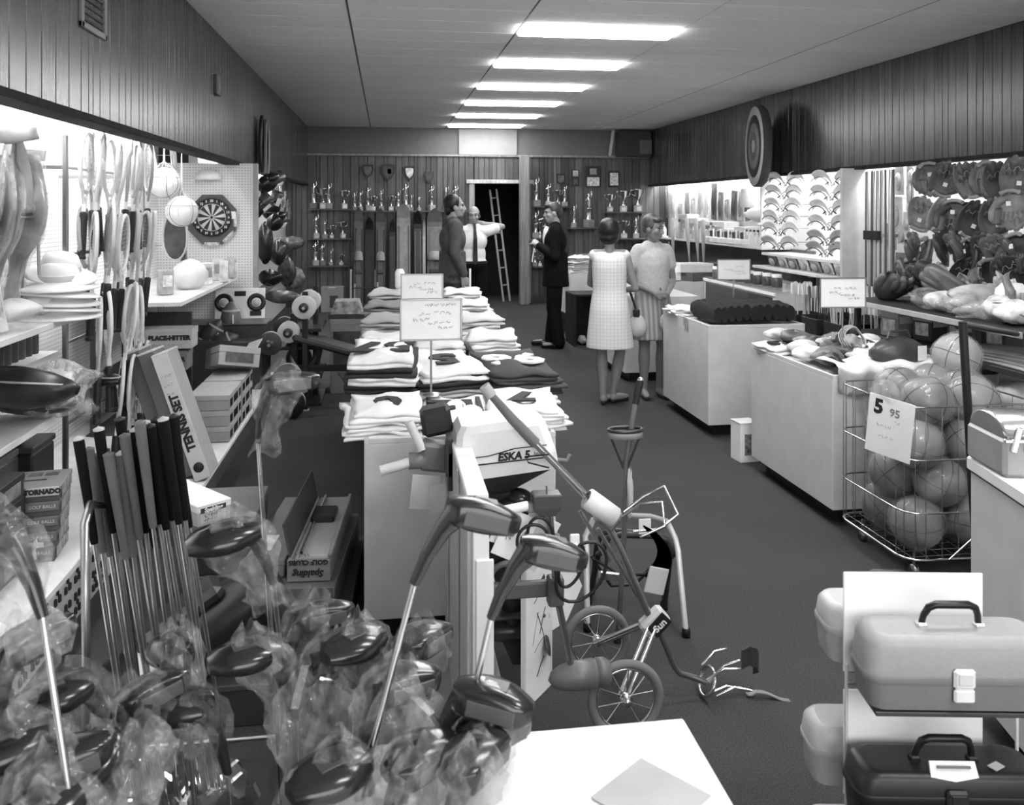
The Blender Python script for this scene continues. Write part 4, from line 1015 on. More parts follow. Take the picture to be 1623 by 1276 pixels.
# baseball gloves on the wall
def glove_proto():
    """leather glove, fingers up, palm to -y: cupped scalloped hand with finger ridges, thumb, webbing, lacing"""
    t = thing('baseball_glove', '', 'glove', group='baseball gloves on the right wall')
    lm = G(.17, .4, var=.35, scale=14, per=.45)
    def hand(u, v):
        x = lerp(-1, 1, u); wd = .062 + .06 * math.sin(PI * min(1, .12 + v * .62)); ridge = abs(math.sin(PI * 4 * u))
        top = .17 - .05 * abs(x) ** 2.2 - .02 * (1 - ridge) + .012 * (x < 0)
        return (x * wd - .012, lerp(-.13, top, v), .012 * ridge * v + .055 * x * x * (.4 + .6 * v) + .05 * v * v)
    mb = MB(); mb.M = Matrix.Rotation(PI / 2, 4, 'X'); mb.sheet(hand, 24, 10, .034)
    ob('palm', mb, lm, t)
    for k, (x, L_, tl) in enumerate(((-.085, .1, -14), (-.04, .13, -4), (.008, .135, 4), (.05, .115, 12))):
        a = math.radians(tl); pts = [(x * (.75 + .25 * s_) + math.sin(a) * L_ * s_ * .4, .002 - .03 * s_ * s_ - abs(x) * .3, .02 + L_ * s_) for s_ in (0, .3, .6, .85, 1)]
        ob('finger', MB().tube(pts, [.022, .028, .029, .026, .012], 8), lm, t)
    ob('thumb', MB().tube([(.05, .0, -.09), (.1, -.03, -.05), (.125, -.065, .02), (.12, -.095, .08), (.112, -.1, .1)], [.03, .036, .034, .026, .01], 8), lm, t)
    ob('webbing', MB().sheet(lambda u, v: (lerp(.055, .125, u), lerp(-.06, -.1, v) - .02 * math.sin(PI * u), lerp(.0, .12, v)), 5, 5, .01), G(.09, .5), t)
    ob('lacing', MB().tube([(-.1 + .2 * k / 12, -.075 - .012 * (k % 2), .075 + .02 * math.sin(k * 1.7) - .3 * (k / 12 - .5) ** 2 * .4) for k in range(13)], .0025, 4), G(.35, .5), t)
    ob('heel_roll', MB().tube([(-.07, -.05, -.125), (-.02, -.025, -.14), (.03, -.025, -.14), (.075, -.05, -.12)], .018, 7), G(.28, .5), t)
    ob('price_tag', MB().box((.0, -.075, -.04), (.035, .003, .035)), CARD, t)
    return t
gv = glove_proto()
rows = [((1470, 283), (1499, 287), (1536, 288), (1562, 284), (1587, 287), (1612, 282)), ((1465, 341), (1492, 346), (1515, 344), (1541, 351), (1577, 347), (1606, 331)), ((1452, 400), (1473, 402), (1500, 398), (1523, 398), (1545, 404), (1571, 404), (1592, 402), (1615, 400)), ((1448, 436), (1470, 446), (1530, 440), (1568, 440), (1600, 436))]
k = 0
for r_, row in enumerate(rows):
    for c_, (px, py) in enumerate(row):
        p = at(px, py, X=4.66 - .06 * r_)
        ro = rad(rnd.uniform(-12, 8), rnd.uniform(-25, 25) if (r_ + c_) % 3 else rnd.uniform(160, 200), -40 + rnd.uniform(-30, 30) - (60 if r_ == 2 else 0))
        lab = 'leather baseball glove hung on the right wall, %s from the poles in the %s row' % (ORD[c_], ['top', 'second', 'third', 'lowest'][r_])
        if k == 0: gv.location = p; gv.rotation_euler = ro; gv['label'] = lab; gv.scale = (.95,) * 3; o = gv
        else:
            v = rnd.choice([.4, .22, .14, .1]) if r_ == 0 else rnd.choice([.2, .12, .06, .25, .03]) if r_ == 1 else rnd.choice([.09, .05, .12])
            o = dup(gv, p, ro, lab, scale=.95, mats={'palm': G(v, .4, var=.3, scale=14), 'finger': G(v * .9, .4, var=.3, scale=14), 'thumb': G(v * .9, .4, var=.3, scale=14)})
        k += 1
for o in [x for x in COL.objects if x.get('category') == 'glove' and x.name.startswith('baseball')]: hook(o, WR - .004, 0, .02)
# cards and small goods on the wall between poles and gloves
for i, (px, py, v, h) in enumerate(((1425, 285, .75, .3), (1443, 300, .7, .4), (1420, 340, .8, .35), (1438, 352, .75, .2), (1412, 375, .6, .26), (1430, 372, .7, .18), (1447, 275, .85, .2), (1428, 425, .35, .3), (1436, 455, .5, .2), (1419, 440, .15, .3))):
    p = at(px, py, X=4.95)
    t = thing('hanging_card', 'pale carded packet on the wall between poles and gloves, %s counted from the top' % ORD[i], 'packet', p, rad(0, 0, rnd.uniform(-15, 15)), 'carded packets by the gloves'); hook(t, WR - .004, 0, h * .45)
    ob('packet_card', MB().box((0, 0, 0), (.01, .17, h), .002), G(v, .5, var=.2), t); ob('contents', MB().ell((-.012, 0, -.02), (.025, .05, h * .3), 9, 7), G(v * .7, .4, var=.4, scale=16), t)
# shelf goods at the far right: bottles, cartons, bats, bags
bp_ = None
bl = [(1052 + 12.5 * i, .95 + .05 * (i % 3)) for i in range(7)]
def bottle_proto(v=.6):
    t = thing('bottle', '', 'bottle', group='bottles on the far right shelf'); ob('bottle_body', MB().lathe([(0, 0), (.045, 0), (.05, .01), (.05, .13), (.03, .17), (.016, .19), (.016, .22), (0, .22)], 14), G(v, .3, per=.5), t); ob('bottle_cap', MB().lathe([(.019, .215), (.019, .25), (0, .25)], 10), G(.08, .4), t); return t
bt = bottle_proto()
for i, (px, s_) in enumerate(bl):
    p = at(px, 366 + i * 1.6, X=4.82); lab = 'pale bottle standing on the far right shelf, %s from the back wall' % ORD[i]
    if i == 0: bt.location = (p.x, p.y, 1.202); bt['label'] = lab
    else: dup(bt, (p.x, p.y, 1.202), label=lab, scale=s_ * 1.2)
for i in range(5):
    dup(bt, (4.84, 10.75 + .12 * i, 1.202), label='small white bottle at the near end of the far right shelf, %s from the camera' % ORD[i], scale=.85, mats={'bottle_body': G(.8, .4)})
cx_ = [(1102, 368, .5, .34, .8), (1118, 372, .35, .3, .55), (1132, 375, .45, .24, .2), (1146, 378, .5, .3, .75), (1158, 381, .4, .2, .8), (1170, 384, .34, .17, .12), (1181, 387, .36, .24, .7), (1090, 365, .4, .4, .6)]
for i, (px, py, w_, h, v) in enumerate(cx_):
    p = at(px, py, X=4.92); t = carton('shelf_carton', '%s carton on the far right shelf, %s from the back wall' % ('white' if v > .6 else 'grey' if v > .3 else 'dark', ORD[i]), (4.95, p.y, 1.202), (.24, w_, h), v, 0, group='cartons on the far right shelf')
    ob('printed_panel', MB().box((-.122, 0, h * .5), (.004, w_ * .7, h * .5)), G(.4 if v > .5 else .7, .5, var=.5, scale=16), t)
for i in range(5):
    p = at(1160 + 7 * i, 376, X=4.72); t = thing('white_tray', 'small white holder with dark handle on the far shelf, %s from the back' % ORD[i], 'holder', (4.76, 11.2 + .28 * i, 1.202), 0, 'white holders'); ob('holder_base', MB().box((0, 0, .04), (.12, .2, .08), .01), CARD, t); ob('handle_bar', MB().tube([(0, -.08, .07), (0, -.08, .19), (0, .06, .17), (0, .06, .07)], .014, 6), WHITE, t); ob('dark_panel', MB().box((0, -.01, .12), (.012, .13, .09)), G(.05), t)
for i in range(16):
    px = 1046 + 10.6 * i; p = at(px, 318 + rnd.uniform(-14, 14), X=5.05); h = rnd.uniform(.25, .6); v = rnd.choice([.7, .3, .08, .8, .5, .15])
    t = thing('wall_packet', 'narrow hanging packet high on the far right wall, %s from the back corner' % ORD[i], 'packet', (5.06, p.y, 1.52 + h / 2), rad(rnd.uniform(-8, 8), 0, 0), 'packets on the far right wall'); hook(t, WR - .003, 0, h * .4)
    ob('packet_card', MB().box((0, 0, 0), (.02, rnd.uniform(.1, .22), h), .003), G(v, .5, var=.3), t); ob('contents', MB().ell((-.015, 0, 0), (.03, .05, h * .4), 8, 6), G(v * .6, .4), t)
for i, (px, py, ln) in enumerate(((1094, 420, .7), (1108, 395, .9), (1116, 410, .6), (1068, 410, .6))):
    p = at(px, py, X=4.7); o = ob('wooden_bat', MB().lathe([(0, 0), (.025, .0), (.016, .02), (.014, .2), (.033, .55), (.035, .8), (0, .83)], 12), G(.5, .4), None, (4.7, p.y, .755), rad(rnd.uniform(8, 22), -8, 0)); tag(o, 'pale wooden bat leaning below the far right shelf, %s of four' % ORD[i], 'bat', 'leaning bats')
lump('white_parcel', 'crumpled white plastic parcel piled at the divider by the shoulder pads', 'bag', (4.86, 10.72, 1.62), (.2, .3, .1), G(.8, .4, bump=.5), 2)
t = thing('parcel_ledge', 'small white ledge bracketed on the wall under the white parcel', 'shelf', (4.9, 10.74, 1.5)); ob('ledge_board', MB().box((0, 0, 0), (.46, .5, .03), .003), WHITE, t)
o = ob('lamp_shade', MB().lathe([(.12, 0), (.13, .02), (.13, .24), (.12, .26), (0, .26)], 18), G(.7, .6), None, (4.9, 11.25, 1.71)); tag(o, 'pale round tub on the wall behind the archery target', 'tub'); hook(o, WR - .003, 0, .2)
# showcase and jars behind the sweater counter
t = counter('glass_showcase', 'low dark glass fronted showcase behind the sweaters, below the shoulder pads', 3.55, 4.2, 7.6, 9.4, zt=.92, rim=False, cat='showcase')
ob('glass_top', MB().box((0, 0, .925), (.66, 1.82, .012), .002), G(.5, .05, alpha=.35), t); ob('display_front', MB().box((-.327, 0, .72), (.006, 1.7, .3)), G(.04, .08), t); ob('front_rail', MB().box((-.33, 0, .9), (.02, 1.82, .03), .003), CARD, t)
jr = None
for i in range(8):
    p = at(1168 + 8 * i, 466, X=3.62); p = (3.62 + .02 * i, 9.2 - .17 * i, .932); lab = 'white lidded jar in the row on the showcase, %s from the far end' % ORD[i]
    if jr is None: jr = thing('jar', lab, 'jar', p, 0, 'jars on the showcase'); ob('jar_body', MB().lathe([(0, 0), (.05, 0), (.052, .008), (.052, .09), (.04, .1)], 14), G(.1, .25, per=.5), jr); ob('jar_lid', MB().lathe([(.046, .095), (.048, .125), (0, .127)], 14), CARD, jr)
    else: dup(jr, p, label=lab)
for i, (px, py, v, w_) in enumerate(((1098, 436, .7, .5), (1060, 465, .75, .4), (1125, 432, .05, .3), (1150, 455, .03, .35), (1085, 470, .1, .5))):
    p = at(px, py, Y=9.75 + .1 * i); t = carton('counter_carton', '%s flat carton on the back counter behind the smiling woman, %s of the group' % ('white' if v > .5 else 'dark', ORD[i]), (p.x, 9.75 + .1 * (i % 2) + (.0 if i != 3 else .3), .862 + (.1 if i in (0, 2) else 0)), (w_ * .8, .3, .1), v, 6 * i, group='cartons on the back counter')
counter('back_counter', 'long pale back counter behind the smiling woman, under the far shelf', 2.5, 4.5, 9.55, 10.25, zt=.86, rim=True)
t = carton('register_box', 'dark box with a chrome strip beside the price card on the back counter', (3.75, 9.9, .862), (.34, .3, .16), .02, 0); ob('chrome_strip', MB().box((0, -.152, .06), (.3, .006, .02)), CHROME, t)
# ---- arrow bins
counter('arrow_table', 'low table holding the bins of arrows', 3.25, 4.0, 5.75, 7.1, zt=.62, rim=False, cat='table')
def arrow_mb(n, seed, wx, wy, h):
    pass
arw = MB().tube([(0, 0, 0), (0, 0, .46)], .0045, 5)
arm_ = arw.mesh('arrow_shaft'); fl = MB()
for q in range(3): fl.box((.009 * math.cos(q * 2.1), .009 * math.sin(q * 2.1), .405), (.014, .002, .09), 0, Euler((0, 0, q * 2.1)))
flm = fl.mesh('fletching')
for b_, (x, y, dk, n, hz) in enumerate(((3.4, 6.75, 0, 18, 0), (3.4, 6.42, 1, 16, .0), (3.42, 6.1, 0, 18, 0), (3.72, 6.6, 1, 14, .03), (3.44, 5.86, 0, 12, -.06), (3.75, 6.2, 1, 12, .02))):
    t = thing('arrow_bin', 'square dark bin full of arrows, %s from the sweaters' % ORD[b_], 'bin', (x, y, .622), 0, 'arrow bins'); w_ = .24
    for s in (-1, 1): ob('bin_side', MB().box((s * w_ / 2, 0, .11), (.01, w_, .22), .002), G(.02, .4), t); ob('bin_side', MB().box((0, s * w_ / 2, .11), (w_, .01, .22), .002), G(.02, .4), t)
    ob('bin_floor', MB().box((0, 0, .006), (w_, w_, .01)), DARK, t)
    for k in range(n):
        a = thing('arrow', '%s arrow upright in the %s bin from the sweaters' % ('dark' if dk else 'pale', ORD[b_]), 'arrow', (x + rnd.uniform(-.09, .09), y + rnd.uniform(-.09, .09), .634 + hz), rad(rnd.uniform(-5, 5), rnd.uniform(-5, 5), 0), 'arrows in the %s bin' % ORD[b_])
        ob('arrow_shaft', arm_, G(.03 if dk else .55, .4), a); ob('fletching', flm, G(.75 if not dk or k % 3 == 0 else .15, .6), a)
# ---- glove island with black posts
isl = thing('display_island', 'dark tiered display island with black posts carrying gloves and caps, at the right', 'display', (0, 0, 0))
for z, x0 in ((1.08, 3.12), (.86, 3.2), (.62, 3.2)): ob('island_shelf', MB().box(((x0 + 4.1) / 2, 4.78, z - .015), (4.1 - x0, 1.75, .03), .004), DARK, isl); ob('shelf_edge', MB().box((x0 - .004, 4.78, z - .012), (.012, 1.75, .034), .003), G(.35 if z > 1 else .03, .4), isl)
for (x, y) in ((3.19, 4.32), (3.19, 5.55), (4.0, 4.0), (4.0, 5.55)): ob('post', MB().box((x, y, .53), (.035, .035, 1.06), .004, eul(0, -2.0 if y == 4.32 else 0, 0)), BLACK, isl)
ob('front_post', MB().tube([(2.54, 3.44, 0), (2.46, 3.437, 1.21)], .018, 8), BLACK, isl); ob('front_arm', MB().tube([(2.46, 3.437, 1.2), (3.1, 3.92, 1.075)], .014, 6), BLACK, isl)
gi = [(1420, 470, .0, 60), (1465, 470, .5, 30), (1483, 478, 1, 50), (1500, 470, 2, 20), (1520, 482, 3, 70), (1540, 470, 4, 10), (1556, 486, 5, 40), (1445, 478, 1, 10), (1583, 480, 2, 60), (1602, 468, 3, 0)]
for k, (px, py, a, r) in enumerate(gi):
    d_ = 3.3 + .12 * (k % 3); p = at(px, py, X=d_ + .05); v = [.1, .05, .3, .12, .2, .08, .45, .06, .35, .15][k]
    y = min(max(p.y, 4.05), 5.5)
    dup(gv, (d_ + .05, y, 1.145 + .05 * (k % 2)), rad(-70 + 15 * (k % 3), 20 * a, r * 3), 'leather glove lying on the top island shelf, %s from the aisle end' % ORD[k], group='gloves on the island shelf', mats={'palm': G(v, .4, var=.3, scale=14), 'finger': G(v * .9, .4, var=.3, scale=14), 'thumb': G(v * .9, .4, var=.3, scale=14)})
for k, (px, py, r, v) in enumerate(((1470, 498, .1, .6), (1497, 505, .09, .7), (1528, 512, .1, .65), (1590, 508, .11, .6), (1560, 470, .08, .75), (1612, 500, .1, .8), (1508, 492, .08, .5))):
    p = at(px, py, X=3.24 + .05 * (k % 2)); lump('clear_bag', 'crinkled clear bagged glove on the island top shelf, %s from the aisle end' % ORD[k], 'bag', (p.x, p.y, 1.10 + r * .55), (r * .8, r * 1.3, r * .6), [FILM, G(v, .3, var=.4, scale=20, bump=.6)][k % 2], k % 4, (0, 0, k), 'clear bags on the island', .14)
capm = MB().lathe([(0, .1), (.05, .093), (.08, .06), (.09, .0), (.085, .0)], 18); brim = MB().sheet(lambda u, v: (lerp(-1, 1, u) * .075, -.07 - .09 * v * (1 - (2 * u - 1) ** 2 * .6), .005 - .02 * (2 * u - 1) ** 2), 8, 5, .006)
cp = None
for k, (px, py, z, v) in enumerate(((1588, 462, 1.2, .8), (1606, 476, 1.1, .3), (1598, 580, .64, .8), (1612, 588, .66, .7))):
    p = at(px, py, X=3.3); lab = ['white peaked helmet on the island top shelf', 'grey peaked cap on the island top shelf, near end', 'white peaked helmet on the low island shelf', 'pale peaked cap on the low island shelf, near end'][k]
    if cp is None: cp = thing('peaked_cap', lab, 'cap', (3.36, p.y, z), rad(0, 0, -60), 'caps on the island'); ob('crown_shell', capm, G(v, .4), cp); ob('peak', brim, G(v * .9, .4), cp)
    else: dup(cp, (3.34, max(p.y, 3.98), z), rad(-20 * (k % 2), 0, -80 + 30 * k), lab, scale=1.25 if k > 1 else 1., mats={'crown_shell': G(v, .4), 'peak': G(v * .9, .4)})
t = carton('glove_box', 'pale carton on the island top shelf below the white helmet', (3.5, 4.02, 1.085), (.28, .2, .15), .4, 10); ob('printed_panel', MB().box((0, -.102, .07), (.2, .003, .1)), G(.55, .5, var=.4, scale=20), t)
for k, (px, py, z, v) in enumerate(((1466, 535, .865, .25), (1482, 530, .865, .06), (1500, 535, .865, .12), (1512, 540, .865, .06))):
    t = carton('printed_box', 'dark printed box with pale labels under the island top shelf, %s from the aisle end' % ORD[k], (3.33 + .1 * k, 5.3 - .2 * k, z), (.16, .15, .17), v, 15, .3, group='boxes under the island shelf'); ob('label_panel', MB().box((0, -.076, .11), (.13, .003, .045)), G(.65, .5), t); ob('label_panel', MB().box((-.081, 0, .07), (.003, .1, .08)), G(.5, .5, var=.5, scale=25), t)
for k in range(4): o = ob('folded_paper', MB().sheet(lambda u, v: ((u - .5) * .22, (v - .5) * .5, .03 * math.sin(PI * u) * math.sin(PI * v)), 8, 8, .012), G(.7 - .08 * k, .6), None, (3.36, 4.3, .87 + .018 * k), (0, 0, .1 * k)); tag(o, 'pale folded bag, %s from below on the middle island shelf' % ORD[k], 'bag', 'folded bags on the island')
o = ob('shelf_tub', MB().lathe([(0, 0), (.09, 0), (.1, .14), (.095, .14)], 18), G(.4, .5), None, (3.36, 4.55, .625)); tag(o, 'grey round tub on the low island shelf', 'tub')
# ---- basketball bin
BX0, BX1, BY0, BY1, BZ0, BZ1 = 2.32, 2.98, 3.62, 4.24, .11, .80
bn = thing('ball_bin', 'tall chrome wire bin on castors full of bagged basketballs', 'bin', ((BX0 + BX1) / 2, (BY0 + BY1) / 2, 0))
hw, hd = (BX1 - BX0) / 2, (BY1 - BY0) / 2
def ring_pts(z, r=.09):
    pts = []
    for cx_, cy_, a0 in ((hw - r, hd - r, 0), (-hw + r, hd - r, 90), (-hw + r, -hd + r, 180), (hw - r, -hd + r, 270)):
        for q in range(4): a = math.radians(a0 + 30 * q); pts.append((cx_ + r * math.cos(a), cy_ + r * math.sin(a), z))
    return pts
for z in (BZ0, .32, .56, BZ1): ob('hoop', MB().tube(ring_pts(z), .0045 if z != BZ0 else .007, 6, closed=True), CHROME, bn)
rp_ = ring_pts(0); tot = []
for i in range(len(rp_)):
    a, b = Vector(rp_[i]), Vector(rp_[(i + 1) % len(rp_)]); n = max(1, int((b - a).length / .075))
    for q in range(n): tot.append(a.lerp(b, q / n))
wm = MB().tube([(0, 0, BZ0), (0, 0, BZ1)], .002, 4).mesh('wire')
for p in tot: ob('wire', wm, CHROME, bn, (p.x, p.y, 0))
fw = MB()
for k in range(-4, 5): fw.tube([(k * .07, -hd + .01, BZ0), (k * .07, hd - .01, BZ0)], .002, 4); fw.tube([(-hw + .01, k * .066, BZ0), (hw - .01, k * .066, BZ0)], .002, 4)
ob('floor_grid', fw, CHROME, bn)
ob('brace', MB().tube([(-hw + .2, -hd - .004, BZ0), (hw - .06, -hd - .004, .42)], .005, 6), CHROME, bn)
for sx in (-1, 1):
    for sy in (-1, 1): ob('castor', MB().lathe([(0, -.012), (.026, -.012), (.028, 0), (.026, .012), (0, .012)], 14, (sx * (hw - .09), sy * (hd - .09), .03), (1, 0, 0)).tube([(sx * (hw - .09), sy * (hd - .09), .03), (sx * (hw - .09), sy * (hd - .09), BZ0)], .006, 6), STEEL, bn)
t = thing('price_card', 'white price card wired to the corner of the basketball bin', 'sign', (BX0 - .05, BY0 + .06, .70), rad(0, 6, -62)); ob('card_sheet', MB().box((0, 0, 0), (.22, .004, .27), .001), CARD, t); ob('lettering', text('5', .09, .0006, .004), INK, t, (-.06, -.003, .08)); ob('lettering', text('95', .05, .0006, .001), G(.2), t, (.02, -.003, .07)); ob('small_print', scribble(.2, [(-.06, .0, 4), (-.05, -.05, 4), (.02, .03, 2)], 8), G(.25), t, (0, -.002, 0))
bb_ = ball_proto(.16, .118, 'basket'); bb_.name = 'basketball'
wrap = lump_mesh(.128, .128, .127, 9, 18, 12, .035).mesh('plastic_wrap'); ob('plastic_wrap', wrap, mat_plastic(.2), bb_)
k = 0
for lz, (z, pts) in enumerate(((.235, [(-.2, -.18), (.06, -.18), (.2, .05), (-.19, .08), (.02, .17)]), (.42, [(-.08, -.17), (.19, -.16), (-.2, .0), (.05, .08), (.2, .15)]), (.60, [(-.19, -.17), (.06, -.18), (.2, -.0), (-.17, .09), (.04, .17)]), (.785, [(-.12, -.14), (.1, -.16), (.2, .04), (-.1, .12), (.12, .17)]))):
    for q, (x, y) in enumerate(pts):
        p = (bn.location.x + x, bn.location.y + y, z); ro = rad(rnd.uniform(0, 90), rnd.uniform(0, 90), rnd.uniform(0, 360)); lab = 'bagged basketball in the wire bin, %s layer, %s from the left front' % (['bottom', 'second', 'third', 'top'][lz], ORD[q])
        if k == 0: bb_.location = p; bb_.rotation_euler = ro; tag(bb_, lab, 'ball', 'bagged basketballs')
        else: dup(bb_, p, ro, lab, mats={'ball_skin': G(rnd.choice([.12, .16, .2]), .45)})
        k += 1
bagged = dup(bb_, (2.93, 4.14, .93), (1, 2, 0), 'bagged ball standing highest behind the black post', mats={'ball_skin': G(.35, .5)})
lump('loose_plastic', 'crumpled clear plastic bag end hanging over the left rim of the wire bin', 'bag', (2.29, 3.74, .84), (.05, .09, .06), FILM, 3)
# chrome lidded case on the service counter, open carton by the counters
t = thing('metal_case', 'grey case with a shiny rounded lid standing on the service counter', 'case', (2.17, 2.5, .87), rad(0, 0, -10)); ob('case_body', MB().box((0, 0, .06), (.55, .24, .12), .012), G(.3, .4), t); ob('case_lid', MB().loft([[(x, r * .118 * math.cos(a), .118 + r * .065 * math.sin(a)) for a in [PI * k / 14 for k in range(15)]] for x, r in ((-.268, .9), (-.262, 1), (.262, 1), (.268, .9))]), G(.55, .2, metal=.9), t); ob('clasp', MB().box((-.24, -.125, .12), (.02, .012, .08), .003, eul(0, 15, 0)).box((-.2, -.125, .12), (.02, .012, .08), .003, eul(0, 15, 0)), CHROME, t); ob('edge_strip', MB().box((0, -.122, .115), (.55, .01, .012), .002), CHROME, t)
p = at(1192, 752, z=0)
t = thing('floor_carton', 'small white printed carton on the carpet between the two white counters', 'box', (2.40, 5.6, 0), .1); ob('box_body', MB().box((0, 0, .13), (.14, .14, .26), .004), CARD, t); ob('printed_panel', MB().box((0, -.071, .12), (.08, .003, .14)), G(.2, .5, var=.7, scale=30), t); ob('flap', MB().box((0, .0, .262), (.145, .145, .006), .001), G(.6), t)
# ================================================================== BACK WALL
def trophy_proto(kind):
    t = thing('trophy', '', 'trophy', group='trophies on the back wall')
    ob('base', MB().box((0, 0, .045), (.1, .09, .09), .008), G(.55 if kind else .3, .3, per=.5), t)
    if kind == 0:      # figure on a column
        ob('column', MB().lathe([(.035, .09), (.035, .1), (.028, .11), (.028, .21), (.04, .22), (0, .225)], 12), G(.7, .2, metal=.8, per=.3), t)
        f = MB().lathe([(.012, .22), (.02, .26), (.018, .3), (.026, .33), (.01, .35), (.018, .365), (.012, .385), (0, .39)], 8)
        f.tube([(.02, 0, .33), (.045, 0, .36), (.04, 0, .41)], .008, 5).tube([(-.02, 0, .33), (-.045, 0, .3)], .008, 5)
        ob('figure', f, G(.75, .15, metal=1.), t)
    else:
        ob('cup', MB().lathe([(.03, .09), (.035, .1), (.012, .13), (.01, .17), (.025, .19), (.055, .24), (.065, .31), (.07, .32), (.06, .315), (.04, .24), (0, .2)], 16), CHROME, t)
        for s in (-1, 1): ob('cup_handle', MB().tube([(s * .055, 0, .3), (s * .1, 0, .31), (s * .095, 0, .25), (s * .04, 0, .22)], .006, 5), CHROME, t)
        ob('plate', MB().box((0, -.047, .045), (.06, .004, .05)), CARD, t)
    return t
tp = [trophy_proto(0), trophy_proto(1)]; used = [0, 0]
def shelf_b(px0, px1, py, lab):
    a, b = at(px0, py, Y=15.3), at(px1, py, Y=15.3)
    t = thing('trophy_shelf', lab, 'shelf', ((a.x + b.x) / 2, 15.32, a.z), group='trophy shelves'); ob('shelf_board', MB().box((0, 0, -.012), (b.x - a.x, .2, .024), .003), mat_wood(.08, .1), t)
    for s in (-.4, .4): ob('bracket', MB().box((s * (b.x - a.x), .05, -.05), (.015, .1, .06), .003), G(.05), t)
    return a.z
tset = [('upper left shelf', 488, 562, 331, [(497, 0, 1.15), (512, 1, 1.1), (521, 0, 1.1), (545, 1, 1.0)]), ('middle left shelf', 488, 556, 378, [(501, 0, 1.0), (515, 0, .8), (526, 1, .7), (543, 1, .9)]), ('lowest left shelf', 488, 556, 421, [(500, 0, 1.05), (511, 0, .95), (525, 0, .7), (541, 1, .6)]),
        ('long shelf above the skis', 558, 742, 334, [(562, 0, .8), (571, 0, .85), (583, 0, 1.05), (591, 1, .8), (604, 0, .9), (620, 1, .8), (631, 0, .85), (643, 0, 1.2), (652, 0, .7), (664, 0, .6), (684, 0, 1.1), (707, 0, 1.05), (722, 0, 1.1)]),
        ('upper right shelf', 845, 902, 327, [(850, 0, 1.25), (869, 0, 1.0), (884, 1, .9), (895, 0, .9)]), ('right cup shelf', 956, 1024, 336, [(967, 1, 1.0), (988, 1, 1.2), (1011, 1, 1.3)]), ('centre right shelf', 900, 946, 361, [(910, 0, 1.0), (933, 0, 1.6)]),
        ('second right shelf', 975, 1024, 378, [(989, 1, 1.0), (1008, 0, 1.0)]), ('low right shelf', 965, 1024, 420, [(976, 0, .7), (990, 1, .7), (1004, 0, .7)]), ('left end of the right shelves', 845, 866, 378, [(849, 0, 1.2), (856, 1, .9)]), ('lowest shelf right of the post', 845, 866, 422, [(848, 0, .8), (856, 1, .6)])]
for nm, p0, p1, py, items in tset:
    z = shelf_b(p0, p1, py, 'dark wooden trophy ledge on the back wall, the %s' % nm)
    for i, (px, kd, sc_) in enumerate(items):
        p = at(px, py, Y=15.3); lab = '%s trophy, %s from the left on the %s' % ('shiny cup' if kd else 'small figure', ORD[i], nm)
        if not used[kd]: o = tp[kd]; o.location = (p.x, 15.3, z); o['label'] = lab; o.scale = (sc_,) * 3; used[kd] = 1
        else: dup(tp[kd], (p.x, 15.3, z), rad(0, 0, rnd.uniform(-30, 30)), lab, scale=sc_)
# plaques
SH = [(-.5, .5), (0, .56), (.5, .5), (.52, .1), (.36, -.3), (0, -.6), (-.36, -.3), (-.52, .1)]
def plaque(px, py, w_, h, lab, v_in, shape=SH, extra=None):
    p = at(px, py, Y=15.42); t = thing('wall_plaque', lab, 'plaque', (p.x, 15.42, p.z), group='plaques on the back wall')
    ob('plaque_board', MB().prism([(x * w_, z * h) for x, z in shape], .03), G(.025, .4), t)
    if v_in is not None: ob('shield', MB().prism([(x * w_ * .68, z * h * .68) for x, z in shape], .012, Matrix.Translation((0, -.018, 0))), G(v_in, .3, var=.4, scale=16), t)
    for (x, z, w2, h2, v) in extra or (): ob('plate', MB().box((x * w_, -.02, z * h), (w2 * w_, .008, h2 * h), .002), G(v, .5, var=.5, scale=30), t)
plaque(583, 271, .19, .21, 'small dark shield plaque, leftmost on the back wall', .1)
plaque(615, 273, .24, .27, 'large dark shield plaque, second from the left', .05, extra=[(.1, .05, .3, .35, .22)])
plaque(649, 274, .19, .23, 'bright faced shield plaque above the skis', .7)
plaque(680, 281, .17, .19, 'smallest dark shield plaque, nearest the doorway', .03)
RC = [(-.5, .5), (.5, .5), (.5, -.5), (-.5, -.5)]
plaque(889, 284, .16, .2, 'five sided grey plaque right of the post', .12, [(-.5, .5), (.5, .5), (.5, -.3), (0, -.5), (-.5, -.3)])
plaque(912, 282, .13, .29, 'narrow plaque with two plates, right of the post', None, RC, [(0, .28, .75, .36, .45), (0, -.24, .6, .36, .08)])
plaque(940, 280, .27, .38, 'largest black plaque with a white plate below a shield', None, RC, [(0, -.24, .84, .42, .65), (0, .24, .45, .3, .3)])
plaque(973, 284, .2, .3, 'black framed white certificate, rightmost on the back wall', None, RC, [(0, 0, .76, .76, .72)])
